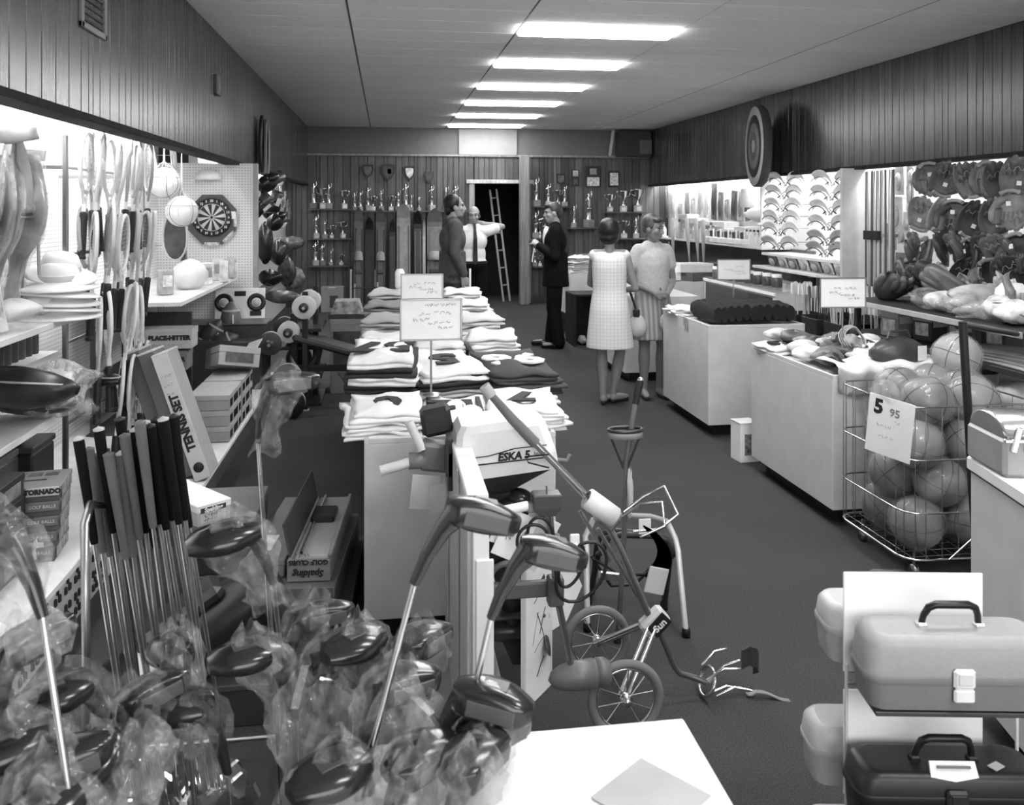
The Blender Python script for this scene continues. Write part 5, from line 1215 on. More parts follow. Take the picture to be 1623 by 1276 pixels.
# skis leaning on the back wall
def ski(lab, px, w_, hgt, v, edge, bind, py=None):
    p = at(px, 400, Y=14.95); t = thing('water_ski', lab, 'ski', (p.x, 15.02, 0), rad(-7.5, 0, 0), 'skis leaning on the back wall')
    mb = MB(); rings = []
    for i in range(15):
        u = (i / 14) ** .6; z = hgt * u; wd = w_ / 2 * max(.12, math.sqrt(max(0, 1 - max(0, (u - .9) / .1) ** 2))); yb = -.12 * max(0, (u - .8) / .2) ** 2
        rings.append([(-wd, yb - .008, z), (wd, yb - .008, z), (wd, yb + .008, z), (-wd, yb + .008, z)])
    mb.loft(rings, True, True, False); ob('ski_blade', mb, G(v, .3, var=.2), t)
    for s in (-1, 1): ob('edge_stripe', MB().box((s * w_ * .36, -.011, hgt * .42), (w_ * .14, .004, hgt * .74)), G(edge, .4), t)
    if bind:
        ob('binding', MB().lathe([(w_ * .5, -.05), (w_ * .52, 0), (w_ * .4, .09), (w_ * .2, .11)], 14, (0, -.04, hgt * .5), sy=.8), G(.3, .35), t); ob('heel_piece', MB().box((0, -.03, hgt * .36), (w_ * .7, .05, .07), .012), G(.06, .5), t)
for a in (('dark water ski with a grey binding, leftmost', 568, .15, 1.72, .11, .02, 1), ('dark water ski with a grey binding, second from the left', 603, .15, 1.70, .1, .02, 1), ('black ski behind the first two', 585, .14, 1.55, .015, .01, 0), ('broad pale water ski with small dark mark', 640, .23, 1.78, .26, .12, 0), ('narrow black ski right of the broad pale one', 663, .13, 1.66, .015, .12, 0),
          ('wide grey slalom ski with a round binding', 690, .26, 1.7, .14, .1, 1), ('black edged ski right of the slalom ski', 713, .14, 1.62, .12, .012, 1), ('short pale pointed ski by the standing men', 729, .1, 1.35, .3, .2, 0), ('thin pale ski edge beside the slalom ski', 673, .05, 1.5, .45, .4, 0), ('dark tapered ski left of the slalom ski', 622, .1, 1.5, .03, .02, 0)): ski(*a)
for k, (px, py0, py1, v) in enumerate(((556, 427, 478, .45), (562, 450, 480, .4), (594, 428, 480, .15), (598, 448, 478, .5))):
    p = at(px, py0, Y=14.6); o = ob('ski_pole', MB().tube([(0, 0, 0), (0, 0, p.z)], .016, 6), G(v, .4), None, (p.x, 14.6 + .03 * k, 0)); tag(o, 'short pale pole standing before the skis, %s from the left' % ORD[k], 'pole', 'poles before the skis')
t = thing('pole_stand', 'low dark stand holding the short poles', 'stand', (at(577, 470, Y=14.6).x, 14.64, 0)); ob('stand_base', MB().box((0, .0, .05), (.6, .22, .1), .01), DARK, t); ob('stand_rail', MB().box((0, 0, .38), (.56, .08, .02), .003), DARK, t)
# floor cartons between bench and skis
p = at(526, 495, z=0); t = carton('floor_box', 'square grey carton on the floor by the back wall', (p.x, p.y + .2, 0), (.36, .34, .4), .2, 0); ob('printed_panel', MB().box((.03, -.172, .17), (.13, .003, .2)), G(.03, .5, var=.4), t); ob('tape', MB().box((0, -.16, .402), (.12, .05, .004)), CARD, t)
p = at(566, 590, z=0)
t = carton('picture_carton', 'tall printed carton standing left of the towel counter', (-.36, 8.3, 0), (.32, .34, .68), .2, 4); ob('printed_panel', MB().box((0, -.172, .4), (.26, .003, .34)), G(.05, .5, var=.7, scale=8), t)
t = thing('tent_box', 'patterned sloping sided package on top of the tall carton', 'package', (-.36, 8.3, .68)); ob('package_body', MB().prism([(-.16, 0), (.16, 0), (.11, .16), (-.11, .16)], .3), G(.3, .5, var=.6, scale=18), t); ob('dark_band', MB().box((0, -.155, .02), (.33, .006, .05)), G(.03), t)
o = ob('white_float', MB().lathe([(0, 0), (.045, 0), (.06, .03), (.06, .2), (.04, .24), (0, .245)], 16), CARD, None, (.1, 6.5, 1.105)); o.scale = (.6, .6, .6); tag(o, 'white rounded float standing left of the price cards on the towels', 'float')
# weight bench with barbells
bx, by = -.69, 7.5
t = thing('weight_bench', 'black steel weight bench with an inclined pad in the left aisle', 'bench', (bx, by, 0), rad(0, 0, -5))
fr = MB().box((.3, 0, .355), (.75, .05, .05), .005)
ob('bench_frame', fr, BLACK, t)
for (x, y) in ((.02, -.02), (.02, .5)): ob('upright', MB().box((x, y, .5), (.045, .045, 1.0), .005), BLACK, t); ob('foot_cap', MB().box((x, y, .008), (.06, .06, .016), .004), G(.4), t)
ob('cross_bar', MB().box((.02, .24, .355), (.045, .5, .045), .005).box((.62, .24, .355), (.045, .5, .045), .005), BLACK, t)
for y in (.0, .48): ob('leg', MB().box((.62, y, .17), (.04, .04, .34), .004), BLACK, t)
ob('pad', MB().box((.26, .1, .52), (.72, .3, .06), .02, eul(0, 16, 0)), G(.04, .4), t)
ob('pad_support', MB().box((.12, .1, .45), (.03, .04, .24), .004, eul(0, 12, 0)), BLACK, t)
def barbell(lab, px, py, Y, r, v, ln=1.1, inner=2, g='barbells'):
    p = at(px, py, Y=Y); t = thing('barbell', lab, 'barbell', p, 0, g)
    ob('bar', MB().tube([(0, -.08, 0), (0, ln, 0)], .014, 8), CHROME, t)
    for y in (0, ln - .1):
        for k in range(inner): ob('weight_plate', MB().lathe([(.015, -.02), (r * .45, -.02), (r * .5, -.012), (r * .85, -.012), (r * .9, -.02), (r, -.014), (r, .014), (r * .9, .02), (.015, .02)], 24, (0, y + .045 * k, 0), (0, -1, 0)), G(v if k == 0 else .4, .5), t)
        ob('collar', MB().lathe([(.015, -.02), (.04, -.02), (.04, .02), (.015, .02)], 12, (0, y - .035, 0), (0, -1, 0)), G(.03, .4), t)
barbell('white plated barbell resting on top of the bench uprights', 482, 487, 7.46, .1, .55, .62)
barbell('white plated barbell behind the bench, below the topmost one', 457, 527, 7.5, .09, .45)
barbell('dark plated barbell left of the bench', 428, 545, 7.3, .095, .03)
barbell('dark plated barbell low behind the bench leg', 455, 600, 7.4, .12, .02)
barbell('dark plated barbell on the floor at the left of the bench', 462, 640, 7.2, .11, .015)
t = thing('barbell_rack', 'black rack holding the barbells left of the bench', 'rack', (-.78, 7.9, 0))
for y in (-.25, .35): ob('upright', MB().box((0, y, .4), (.06, .05, .8), .005), BLACK, t)
for z in (.06, .3, .55, .7): ob('rack_arm', MB().box((.05, .05, z - .05), (.36, .62, .03), .005), BLACK, t)
# goods on the counter by the man in the suit
t = thing('chrome_tray', 'shiny covered tray on the counter behind the man in the suit', 'tray', (2.72, 11.5, .865)); ob('tray_body', MB().lathe([(0, 0), (.2, 0), (.24, .05), (.24, .07), (.2, .14), (.1, .19), (0, .2)], 22), G(.12, .2), t); ob('tray_rim', MB().lathe([(.24, .19), (.25, .2), (.24, .21), (.22, .2), (.24, .19)], 22), CHROME, t)
for k in range(5): shirt('white folded cloth, %s from below on the counter by the man in the suit' % ORD[k], 2.56, 11.25, .862 + .04 * k, .34, .3, .042, [.7, .75, .5, .8, .7][k], 4 * k, group='cloths on the rear counter', name='folded_cloth', cat='cloth')
t = thing('open_cabinet', 'black open cabinet with goods below the rear counter', 'cabinet', (2.55, 10.7, 0)); ob('cabinet_side', MB().box((-.26, 0, .32), (.03, .5, .64)), BLACK, t); ob('cabinet_side', MB().box((.26, 0, .32), (.03, .5, .64)), BLACK, t); ob('cabinet_back', MB().box((0, .24, .32), (.52, .02, .64)), BLACK, t); ob('cabinet_top', MB().box((0, 0, .63), (.52, .5, .02)), BLACK, t)
for k in range(3): lump('shoe', 'pale shoe inside the black open cabinet, %s of three' % ORD[k], 'shoe', (2.42 + .13 * k, 10.62, .06), (.05, .12, .05), G([.5, .2, .4][k], .4), k, group='shoes in the cabinet')
for k, (px, py) in enumerate(((1018, 476), (1030, 480), (1040, 474), (1052, 478))):
    p = at(px, py, z=.84); dup(jr, (2.4 + .13 * k, 8.5 + .05 * (k % 2), .832), label='white pot standing on the counter behind the two women, %s from the aisle' % ORD[k], group='pots on the counter', scale=1.2, mats={'jar_body': G(.7, .4)})
# ================================================================== PEOPLE
def blob(name, fn, voxel, mat, parent, smooth=5, s=1.0, fac=.5):
    """one continuous surface grown over tapered limbs and ellipsoids"""
    mb = MB(); mb.M = Matrix.Scale(s, 4); fn(mb)
    o = ob(name, mb, mat, parent)
    r = o.modifiers.new('skin', 'REMESH'); r.mode = 'VOXEL'; r.voxel_size = voxel; r.use_smooth_shade = True
    q = o.modifiers.new('soft', 'SMOOTH'); q.iterations = smooth; q.factor = fac
    dg = bpy.context.evaluated_depsgraph_get()
    me = bpy.data.meshes.new_from_object(o.evaluated_get(dg)); me.name = name
    o.modifiers.clear(); old = o.data; o.data = me; bpy.data.meshes.remove(old)
    if not me.materials: me.materials.append(mat)
    return o
def cap(mb, a, b, ra, rb, n=12):
    a, b = Vector(a), Vector(b); mb.tube([a, b], [ra, rb], n); mb.ell(a, (ra,) * 3, n, 8); mb.ell(b, (rb,) * 3, n, 8)
def chain(mb, pts, rs, n=12):
    for i in range(len(pts) - 1): cap(mb, pts[i], pts[i + 1], rs[i], rs[i + 1], n)
def hand(mb, w_, d, nrm, curl=.5, thumb=1, sc_=1.):
    """palm, four unequal bent fingers and a side thumb; nrm is the side the fingers close towards"""
    w_, d, nrm = Vector(w_), Vector(d).normalized(), Vector(nrm).normalized(); nrm = (nrm - d * nrm.dot(d)).normalized(); sd = d.cross(nrm) * thumb
    for k in range(4): cap(mb, w_ + sd * (.012 * (1.5 - k)) * sc_, w_ + (d * .085 + sd * .019 * (1.5 - k)) * sc_, .017 * sc_, .013 * sc_, 8)
    for k, L_ in enumerate((.066, .076, .07, .054)):
        p = w_ + (d * .085 + sd * .02 * (1.5 - k)) * sc_; a = 0; pts = [p]
        for q in range(3): a += curl * (.7 + .3 * q); p = p + (d * math.cos(a) + nrm * math.sin(a)) * L_ / 2.6 * sc_; pts.append(p)
        chain(mb, pts, [.0105 * sc_, .01 * sc_, .0095 * sc_, .008 * sc_], 8)
    p = w_ + (d * .025 + sd * .028) * sc_; q = p + (sd * .028 + d * .03 + nrm * .01) * sc_; chain(mb, [p, q, q + (d * .03 + nrm * .02 * (1 + curl)) * sc_], [.015 * sc_, .012 * sc_, .009 * sc_], 8)
def headfn(hm, female=False):
    def f(mb):
        M0 = mb.M; mb.M = M0 @ hm
        mb.ell((0, -.012, .022), (.076, .094, .098), 20, 14); mb.ell((0, .022, -.03), (.064, .07, .09), 18, 12)
        mb.ell((0, .05, -.088), (.036 if female else .042, .036, .028), 14, 10); mb.ell((0, .03, -.085), (.052, .04, .03), 14, 10)
        chain(mb, [(0, .088, .018), (0, .098, -.004), (0, .107, -.026)], [.009, .011, .014], 10); mb.ell((0, .098, -.034), (.02, .012, .009), 10, 8)
        for s in (-1, 1): cap(mb, (s * .012, .088, .03), (s * .048, .074, .03), .011, .01, 8); mb.ell((s * .046, .06, -.025), (.022, .022, .022), 10, 8); mb.ell((s * .078, -.005, -.012), (.01, .022, .032), 10, 8)
        mb.ell((0, .09, -.058), (.025, .011, .007), 12, 8); mb.ell((0, .088, -.07), (.022, .012, .008), 12, 8)
        mb.M = M0
    return f
def person(label, loc, rz, h, head=(0, 0, 0), arms=(), legs=None, female=False, hair=None, hairv=.02, skin=SKIN, clothes=(), lean=0., hoff=(0, 0, 0)):
    s = h / 1.75; t = thing('person', label, 'person', loc, math.radians(rz))
    hc = Vector((0, .03, 1.625)) + Vector(hoff); hm = Matrix.Translation(hc) @ Euler((math.radians(head[1]), math.radians(head[2]), math.radians(head[0]))).to_matrix().to_4x4()
    sw = .158 if female else .178
    legs = legs or [((s_ * .09, 0, .9), (s_ * .095, .02, .49), (s_ * .1, -.02, .08), (s_ * .12, .15, .03)) for s_ in (-1, 1)]
    def body(mb):
        mb.ell((0, 0, .94), (.165, .115, .13), 20, 12); mb.ell((0, 0, 1.1), (.122 if female else .145, .095, .16), 20, 12); mb.ell((0, .0, 1.29), (.145 if female else .168, .105, .17), 20, 12)
        cap(mb, (-sw + .02, 0, 1.415), (sw - .02, 0, 1.415), .055, .055)
        cap(mb, (0, -.01, 1.4), hc + Vector((0, -.025, -.07)), .062 if not female else .052, .052 if not female else .044)
        headfn(hm, female)(mb)
        for sh, el, wr, hd, nn, cu, th in arms:
            chain(mb, [sh, Vector(sh).lerp(Vector(el), .5), el, Vector(el).lerp(Vector(wr), .35), wr], [.05, .044, .038, .04, .026] if not female else [.044, .038, .032, .034, .022]); hand(mb, wr, hd, nn, cu, th, .9 if female else 1.)
        for hp_, kn, an, to in legs:
            hp_, kn, an, to = map(Vector, (hp_, kn, an, to)); k = 1.02 if female else 1.
            chain(mb, [hp_, hp_.lerp(kn, .5), kn, kn.lerp(an, .3), kn.lerp(an, .65), an], [.085, .07, .052 * k, .056 * k, .042 * k, .034 * k]); chain(mb, [an + Vector((0, -.02, -.03)), an.lerp(to, .5) + Vector((0, 0, -.01)), to], [.036, .036, .03])
    b = blob('body', body, .0068, skin, t, 4, s)
    for sgn in (-1, 1):
        e = MB(); e.M = Matrix.Scale(s, 4) @ hm; e.ell((sgn * .03, .082, .01), (.013, .009, .007), 10, 8); ob('eye', e, G(.05, .3), t)
        e = MB(); e.M = Matrix.Scale(s, 4) @ hm; e.tube([(sgn * .014, .092, .032), (sgn * .03, .09, .037), (sgn * .05, .076, .031)], .004, 6); ob('eyebrow', e, G(hairv, .7), t)
    m_ = MB(); m_.M = Matrix.Scale(s, 4) @ hm; m_.tube([(-.022, .094, -.064), (0, .1025, -.0635), (.022, .094, -.064)], .003, 6); ob('mouth', m_, G(.1, .5), t)
    if hair:
        def hf(mb): M0 = mb.M; mb.M = M0 @ hm; hair(mb); mb.M = M0
        blob('hair', hf, .008, G(hairv, .45, var=.5, scale=30, bump=.6), t, 3, s)
    for nm, fn, mt in clothes: blob(nm, fn, .009, mt, t, 5, s)
    return t
def torso(mb, g=.014, female=False, z0=.86):
    mb.ell((0, 0, .98), (.165 + g, .118 + g, .13), 20, 12); mb.ell((0, 0, 1.1), ((.125 if female else .15) + g, .1 + g, .18), 20, 12); mb.ell((0, 0, 1.28), ((.148 if female else .172) + g, .112 + g, .175), 20, 12)
    w_ = .14 if female else .165; cap(mb, (-w_, 0, 1.41), (w_, 0, 1.41), .056 + g, .056 + g); cap(mb, (-.05, 0, 1.45), (.05, 0, 1.45), .045 + g, .045 + g)
def trousers(legs, g=.018):
    def f(mb):
        mb.ell((0, 0, .95), (.17 + g, .122 + g, .13), 20, 12)
        for hp_, kn, an, to in legs: hp_, kn, an = map(Vector, (hp_, kn, an)); chain(mb, [hp_, kn, an + Vector((0, 0, .0))], [.09 + g, .062 + g, .055 + g])
    return f
def shoes(legs, v=0):
    def f(mb):
        for hp_, kn, an, to in legs:
            an, to = Vector(an), Vector(to); he = an + Vector((0, -.03, -.045)); chain(mb, [he, an.lerp(to, .5) + Vector((0, 0, -.012)), to], [.036, .042, .034])
    return f
# -- man in the dark suit, in profile, hands raised to a cigarette
L1 = [((-.09, 0, .9), (-.09, .03, .49), (-.1, -.04, .08), (-.12, .15, .04)), ((.09, 0, .9), (.1, .0, .49), (.1, .05, .08), (.11, .26, .04))]
A1 = [((.185, 0, 1.4), (.24, .0, 1.11), (.08, .19, 1.22), (-.4, .25, .3), (-.6, 0, -.3), .75, -1), ((-.185, 0, 1.4), (-.24, .02, 1.11), (-.05, .23, 1.25), (.4, .2, .25), (.3, -.1, -.6), .75, 1)]
def jacket(mb):
    torso(mb, .03)
    mb.loft([[(rx * math.cos(a), ry * math.sin(a) - .005, z) for a in [2 * PI * k / 20 for k in range(20)]] for z, rx, ry in ((.74, .205, .165), (.86, .205, .155), (1.0, .19, .15), (1.15, .185, .145))])
    for sh, el, wr, *_ in A1: sh, el, wr = map(Vector, (sh, el, wr)); chain(mb, [sh, sh.lerp(el, .5), el, el.lerp(wr, .82)], [.075, .066, .06, .048])
def hair1(mb): mb.ell((0, -.024, .034), (.083, .096, .098), 18, 12); mb.ell((0, .06, .09), (.06, .035, .03), 12, 8); mb.ell((0, -.07, -.02), (.07, .05, .07), 14, 10)
def shirtfront(mb): mb.ell((0, .105, 1.32), (.06, .05, .15), 14, 10); mb.lathe([(.064, 1.42), (.066, 1.47), (.06, 1.49), (0, 1.49)], 16, (0, .0, 0)); mb.lathe([(0, 1.42), (.06, 1.42)], 16)
SUIT = G(.005, .8, var=.3, spec=.12)
pm = at(880, 551, z=0)
man = person('man in a dark suit standing in profile, lighting a cigarette held at his mouth', (pm.x, pm.y, 0), 82, 1.77, (8, -6, 0), A1, L1, hair=hair1, hairv=.03, clothes=[('jacket', jacket, SUIT), ('trousers', trousers(L1, .022), SUIT), ('shoe', shoes(L1), G(.008, .2)), ('shirt', shirtfront, WHITE)])
ob('cigarette', MB().tube([(0.012, .145, 1.575), (.02, .2, 1.555)], .006, 8), WHITE, man); ob('paper', MB().box((.0, .27, 1.13), (.06, .012, .17), .002, eul(8, 0, 0)), CARD, man); ob('matchbook', MB().box((.0, .3, 1.3), (.05, .035, .05), .006, eul(20, 0, 10)), G(.06, .2), man)
ob('necktie', MB().box((0, .168, 1.34), (.045, .012, .2), .004, eul(6, 0, 0)), G(.02), man)
# -- balding man in a white shirt, one arm raised to his neck
L2 = [((-.09, 0, .9), (-.1, .02, .49), (-.11, -.02, .08), (-.15, .14, .04)), ((.09, 0, .9), (.1, .02, .49), (.11, -.02, .08), (.15, .14, .04))]
A2 = [((-.185, 0, 1.41), (-.40, .0, 1.47), (-.14, -.03, 1.51), (1, -.25, .1), (0, -1, 0), .4, 1), ((.185, 0, 1.4), (.24, -.03, 1.12), (.2, .1, .92), (0, .3, -1), (-1, 0, 0), .5, 1)]
def wshirt(mb):
    torso(mb, .02); mb.lathe([(.068, 1.44), (.07, 1.5), (.064, 1.51), (0, 1.51)], 16)
    for (sh, el, wr, *_), f in zip(A2, (.55, .6)): sh, el = Vector(sh), Vector(el); chain(mb, [sh, sh.lerp(el, f)], [.078, .072])
def hair2(mb): mb.ell((0, -.04, .01), (.084, .085, .09), 18, 12); mb.ell((.07, -.01, .0), (.016, .05, .045), 10, 8); mb.ell((-.07, -.01, .0), (.016, .05, .045), 10, 8)
pm = at(766, 488, z=0)
mw = person('balding man in white shirt and dark tie with his hand on his neck', (1.15, 11.55, 0), 184, 1.73, (-12, -8, 0), A2, L2, hair=hair2, hairv=.03, clothes=[('shirt', wshirt, G(.8, .8, var=.03)), ('trousers', trousers(L2, .02), SUIT), ('shoe', shoes(L2), G(.01, .3))])
ob('necktie', MB().loft([[(x, y, z) for x, y in ((-w_, yy), (w_, yy), (w_, yy + .012), (-w_, yy + .012))] for z, w_, yy in ((1.49, .018, .075), (1.44, .014, .115), (1.3, .024, .152), (1.1, .03, .14), (.98, .034, .148), (.95, .004, .148))], True, True, False), G(.012), mw); ob('belt', MB().lathe([(.187, 1.0), (.189, .985), (.187, .97)], 24, sy=.75), BLACK, mw)
# -- dark haired man seen from behind, facing the skis
def jacket3(mb):
    torso(mb, .03); mb.loft([[(rx * math.cos(a), ry * math.sin(a), z) for a in [2 * PI * k / 20 for k in range(20)]] for z, rx, ry in ((.82, .2, .15), (1.0, .19, .145), (1.15, .18, .14))])
    for s_ in (-1, 1): chain(mb, [(s_ * .185, 0, 1.4), (s_ * .23, -.02, 1.14), (s_ * .2, .08, .93)], [.072, .06, .048])
A3 = [((s_ * .185, 0, 1.4), (s_ * .23, -.02, 1.14), (s_ * .2, .08, .9), (0, .2, -1), (-s_, 0, 0), .4, s_) for s_ in (-1, 1)]
def hair3(mb): mb.ell((0, -.03, .03), (.088, .1, .105), 18, 12); mb.ell((0, -.07, -.03), (.074, .05, .07), 14, 10)
person('dark haired man in a grey jacket beside the man in the white shirt', (.735, 9.75, 0), -84, 1.85, (-8, 0, 0), A3, L2, hair=hair3, hairv=.008, clothes=[('jacket', jacket3, G(.07, .8, var=.3, scale=16)), ('trousers', trousers(L2, .02), G(.02)), ('shoe', shoes(L2), G(.01, .3))])
# -- woman in the checked sleeveless dress, from behind
L4 = [((-.085, 0, .9), (-.075, .02, .49), (-.06, -.03, .085), (-.02, .13, .035)), ((.085, 0, .9), (.1, .03, .49), (.03, .04, .085), (.16, .17, .035))]
A4 = [((.165, 0, 1.38), (.245, -.02, 1.1), (.12, .2, 1.06), (-.6, .6, .1), (-.5, -.2, -.5), .6, -1), ((-.15, .02, 1.37), (-.185, .14, 1.13), (-.02, .24, 1.06), (.8, .3, .0), (0, -.3, -.5), .5, 1)]
def dress(mb):
    n = 24
    mb.loft([[(rx * (1 + (.02 * math.cos(7 * a) if z < .8 else 0)) * math.cos(a), ry * math.sin(a) - (.01 if z < 1 else 0), z) for a in [2 * PI * k / n for k in range(n)]] for z, rx, ry in ((.535, .226, .18), (.56, .225, .178), (.75, .205, .165), (.9, .187, .15), (1.0, .172, .135), (1.08, .158, .122), (1.18, .162, .122), (1.3, .168, .128), (1.38, .165, .115), (1.43, .14, .08))])
    cap(mb, (-.142, 0, 1.412), (.142, 0, 1.412), .057, .057)
def hair4(mb): mb.ell((0, -.022, .035), (.106, .116, .112), 20, 14); mb.ell((0, -.05, -.04), (.092, .075, .075), 16, 10); mb.ell((.06, .01, -.03), (.034, .06, .07), 12, 8); mb.ell((-.06, .01, -.03), (.034, .06, .07), 12, 8)
p4 = at(966, 640, z=0)
w4 = person('woman in a pale checked sleeveless dress seen from behind, dark bobbed hair', (p4.x, p4.y, 0), -14, 1.60, (-10, 0, 0), A4, L4, True, hair4, .008, G(.2, .5, var=.06), clothes=[('dress', dress, mat_check(.58, .71, .03)), ('shoe', lambda mb: [chain(mb, [Vector(an) + Vector((0, -.03, -.055)), Vector(an).lerp(Vector(to), .5) + Vector((0, 0, -.035)), Vector(to) + Vector((0, 0, -.012))], [.03, .032, .034]) for _, _, an, to in L4], G(.02, .35))])
t = thing('handbag', 'pale handbag with dark strap on the arm of the woman in checked dress', 'bag', (p4.x + .27, p4.y + .06, .66), rad(0, 0, -20)); ob('bag_body', lump_mesh(.08, .05, .1, 4, amp=.05), G(.5, .5), t); ob('strap', MB().tube([(0, 0, .09), (-.03, 0, .2), (-.075, .02, .32)], .011, 6), BLACK, t); ob('clasp', MB().box((-.01, -.03, .12), (.06, .03, .07), .01), BLACK, t)
# -- smiling woman in the pale top and pleated skirt
L5 = [((-.085, 0, .9), (-.09, .03, .49), (-.085, -.02, .085), (-.1, .13, .035)), ((.085, 0, .9), (.08, .0, .49), (.07, -.04, .085), (.1, .1, .035))]
A5 = [((.165, 0, 1.38), (.225, -.02, 1.12), (.055, .2, 1.02), (-.9, .35, -.1), (0, -.6, -.3), .7, -1), ((-.165, 0, 1.38), (-.225, -.02, 1.12), (-.06, .21, 1.0), (.9, .3, .0), (0, -.6, .2), .7, 1)]
def top5(mb):
    torso(mb, .012, True); mb.loft([[(rx * math.cos(a), ry * math.sin(a), z) for a in [2 * PI * k / 20 for k in range(20)]] for z, rx, ry in ((.97, .175, .135), (1.05, .165, .128), (1.18, .168, .13), (1.28, .172, .134), (1.36, .168, .118), (1.42, .12, .08))])
    for sh, el, *_ in A5: sh, el = Vector(sh), Vector(el); chain(mb, [sh, sh.lerp(el, .42)], [.062, .06])
def skirt5(mb):
    n = 36; mb.loft([[(rx * (1 + .02 * math.cos(12 * a)) * math.cos(a), ry * (1 + .02 * math.cos(12 * a)) * math.sin(a), z) for a in [2 * PI * k / n for k in range(n)]] for z, rx, ry in ((.57, .24, .19), (.6, .238, .188), (.8, .205, .165), (.95, .178, .14), (1.02, .17, .132))])
def hair5(mb): mb.ell((0, -.03, .048), (.087, .094, .09), 20, 14); mb.ell((.02, .05, .088), (.06, .042, .028), 12, 8); mb.ell((0, -.062, -.012), (.072, .048, .06), 14, 10); mb.ell((.071, -.005, .022), (.016, .04, .04), 10, 8); mb.ell((-.071, -.005, .022), (.016, .04, .04), 10, 8)
w5 = person('smiling short haired woman in a pale top and pleated skirt with her hands joined', (2.365, 7.56, 0), 186, 1.64, (38, -10, 0), A5, L5, True, hair5, .06, G(.2, .5, var=.06), clothes=[('top', top5, G(.42, .85, var=.1, scale=40)), ('skirt', skirt5, mat_check(.2, .33, .04, stripes=True)), ('shoe', lambda mb: [chain(mb, [Vector(an) + Vector((0, -.03, -.055)), Vector(an).lerp(Vector(to), .5) + Vector((0, 0, -.035)), Vector(to) + Vector((0, 0, -.012))], [.03, .032, .034]) for _, _, an, to in L5], G(.03, .35))])
t = thing('straw_handbag', 'pale rounded handbag hanging in front of the smiling woman', 'bag', (2.47, 7.33, .70)); ob('bag_body', MB().ell((0, 0, 0), (.11, .05, .11), 18, 12), G(.4, .7, var=.2, scale=40), t); ob('strap', MB().tube([(-.06, 0, .08), (-.08, .02, .22), (-.09, .04, .3)], .008, 6), G(.1), t)
# ================================================================== MOTORS, GOLF CART AND STOOL IN THE MIDDLE
t = thing('motor_stand', 'white plank wall stand that carries the boat motors, in front of the jersey counter', 'stand', (.257, 2.93, 0))
ob('stand_panel', MB().box((0, 0, .45), (.058, .94, .88), .004), G(.52, .5, var=.04), t)
ob('top_plank', MB().box((0, 0, .878), (.062, .95, .024), .003), CARD, t)
ob('end_plank', MB().box((.008, -.479, .44), (.046, .02, .86), .003), CARD, t); ob('end_plank', MB().box((.018, -.492, .36), (.05, .012, .7), .002), CARD, t)  # near end made paler than the panel: the brighter light is put into its colour
ob('side_strip', MB().box((-.034, -.2, .45), (.008, .03, .86), .002).box((-.034, .25, .45), (.008, .03, .86), .002), G(.45, .5), t)
ob('foot', MB().box((0, 0, .012), (.3, .9, .024), .004), G(.3), t)
# outboard motor with a white cowl
t = thing('outboard_motor', 'white cowled outboard boat motor with black lower leg clamped on the plank stand', 'motor', (.395, 3.06, .87))
def cowl_ring(z, w0, w1, d_): return [(x, y, z + .02 * x / .2) for x, y in ((w0, -d_ * .8), (w0 + .02, -d_), (w1 - .03, -d_), (w1, -d_ * .7), (w1, d_ * .7), (w1 - .03, d_), (w0 + .02, d_), (w0, d_ * .8))]
ob('cowl', MB().loft([cowl_ring(-.085, -.16, .20, .115), cowl_ring(-.03, -.165, .19, .12), cowl_ring(.07, -.155, .155, .11), cowl_ring(.095, -.14, .13, .095)], True, True, False), G(.72, .35, var=.03), t)
ob('cowl_stripe', MB().box((.0, -.1215, -.035), (.32, .003, .004), 0, eul(0, -4, 0)), INK, t); ob('cowl_stripe', MB().tube([(-.15, -.122, -.02), (-.05, -.122, -.012), (.04, -.122, .01), (.15, -.121, .018)], .002, 4), INK, t)
ob('lettering', text('ESKA 5', .036, .0008, .0015, .2), INK, t, (.035, -.1225, -.016), (0, math.radians(-4), 0)); ob('lettering', text('hp', .02, .0008), INK, t, (.115, -.1225, -.01))
ob('lower_tray', MB().loft([cowl_ring(-.15, -.12, .06, .08), cowl_ring(-.088, -.158, .19, .112)], True, True, False), G(.03, .35), t)
ob('powerhead', MB().box((-.03, -.02, -.2), (.16, .12, .12), .02), BLACK, t); ob('fuel_tank', MB().ell((.06, -.06, -.2), (.06, .05, .055), 18, 12), G(.015, .15), t); ob('flywheel', MB().lathe([(0, .03), (.045, .03), (.05, .02), (.05, -.02), (.0, -.03)], 18, (.02, -.1, -.22), (0, -1, 0)), G(.02, .2), t)
ob('leg_housing', MB().loft([[(cx_ + r * math.cos(a), .8 * r * math.sin(a), z) for a in [2 * PI * k / 14 for k in range(14)]] for cx_, r, z in ((-.03, .06, -.24), (-.01, .045, -.35), (.03, .04, -.5), (.05, .038, -.6), (.05, .03, -.64))]), G(.02, .25), t)
ob('cavitation_plate', MB().box((.06, 0, -.6), (.2, .12, .012), .005), G(.03, .3), t); ob('gearcase', MB().lathe([(0, -.12), (.02, -.11), (.036, -.06), (.038, .04), (.03, .08), (.02, .1)], 16, (.05, 0, -.67), (1, 0, 0)), G(.03, .25), t)
for k in range(3):
    a = 2 * PI * k / 3; ob('propeller_blade', MB().ell((0, 0, 0), (.008, .028, .05), 10, 8, eul(0, 0, 25)), G(.04, .3), t, (.165, -.055 * math.sin(a), -.67 + .055 * math.cos(a)), (a, 0, 0))
ob('skeg', MB().prism([(-.04, 0), (.06, 0), (.03, -.09), (.0, -.09)], .01, Matrix.Translation((.05, 0, -.7))), G(.03, .3), t); ob('clamp_bracket', MB().box((-.14, 0, -.06), (.1, .1, .1), .01).box((-.175, 0, -.06), (.02, .1, .18), .004), G(.05, .3), t)
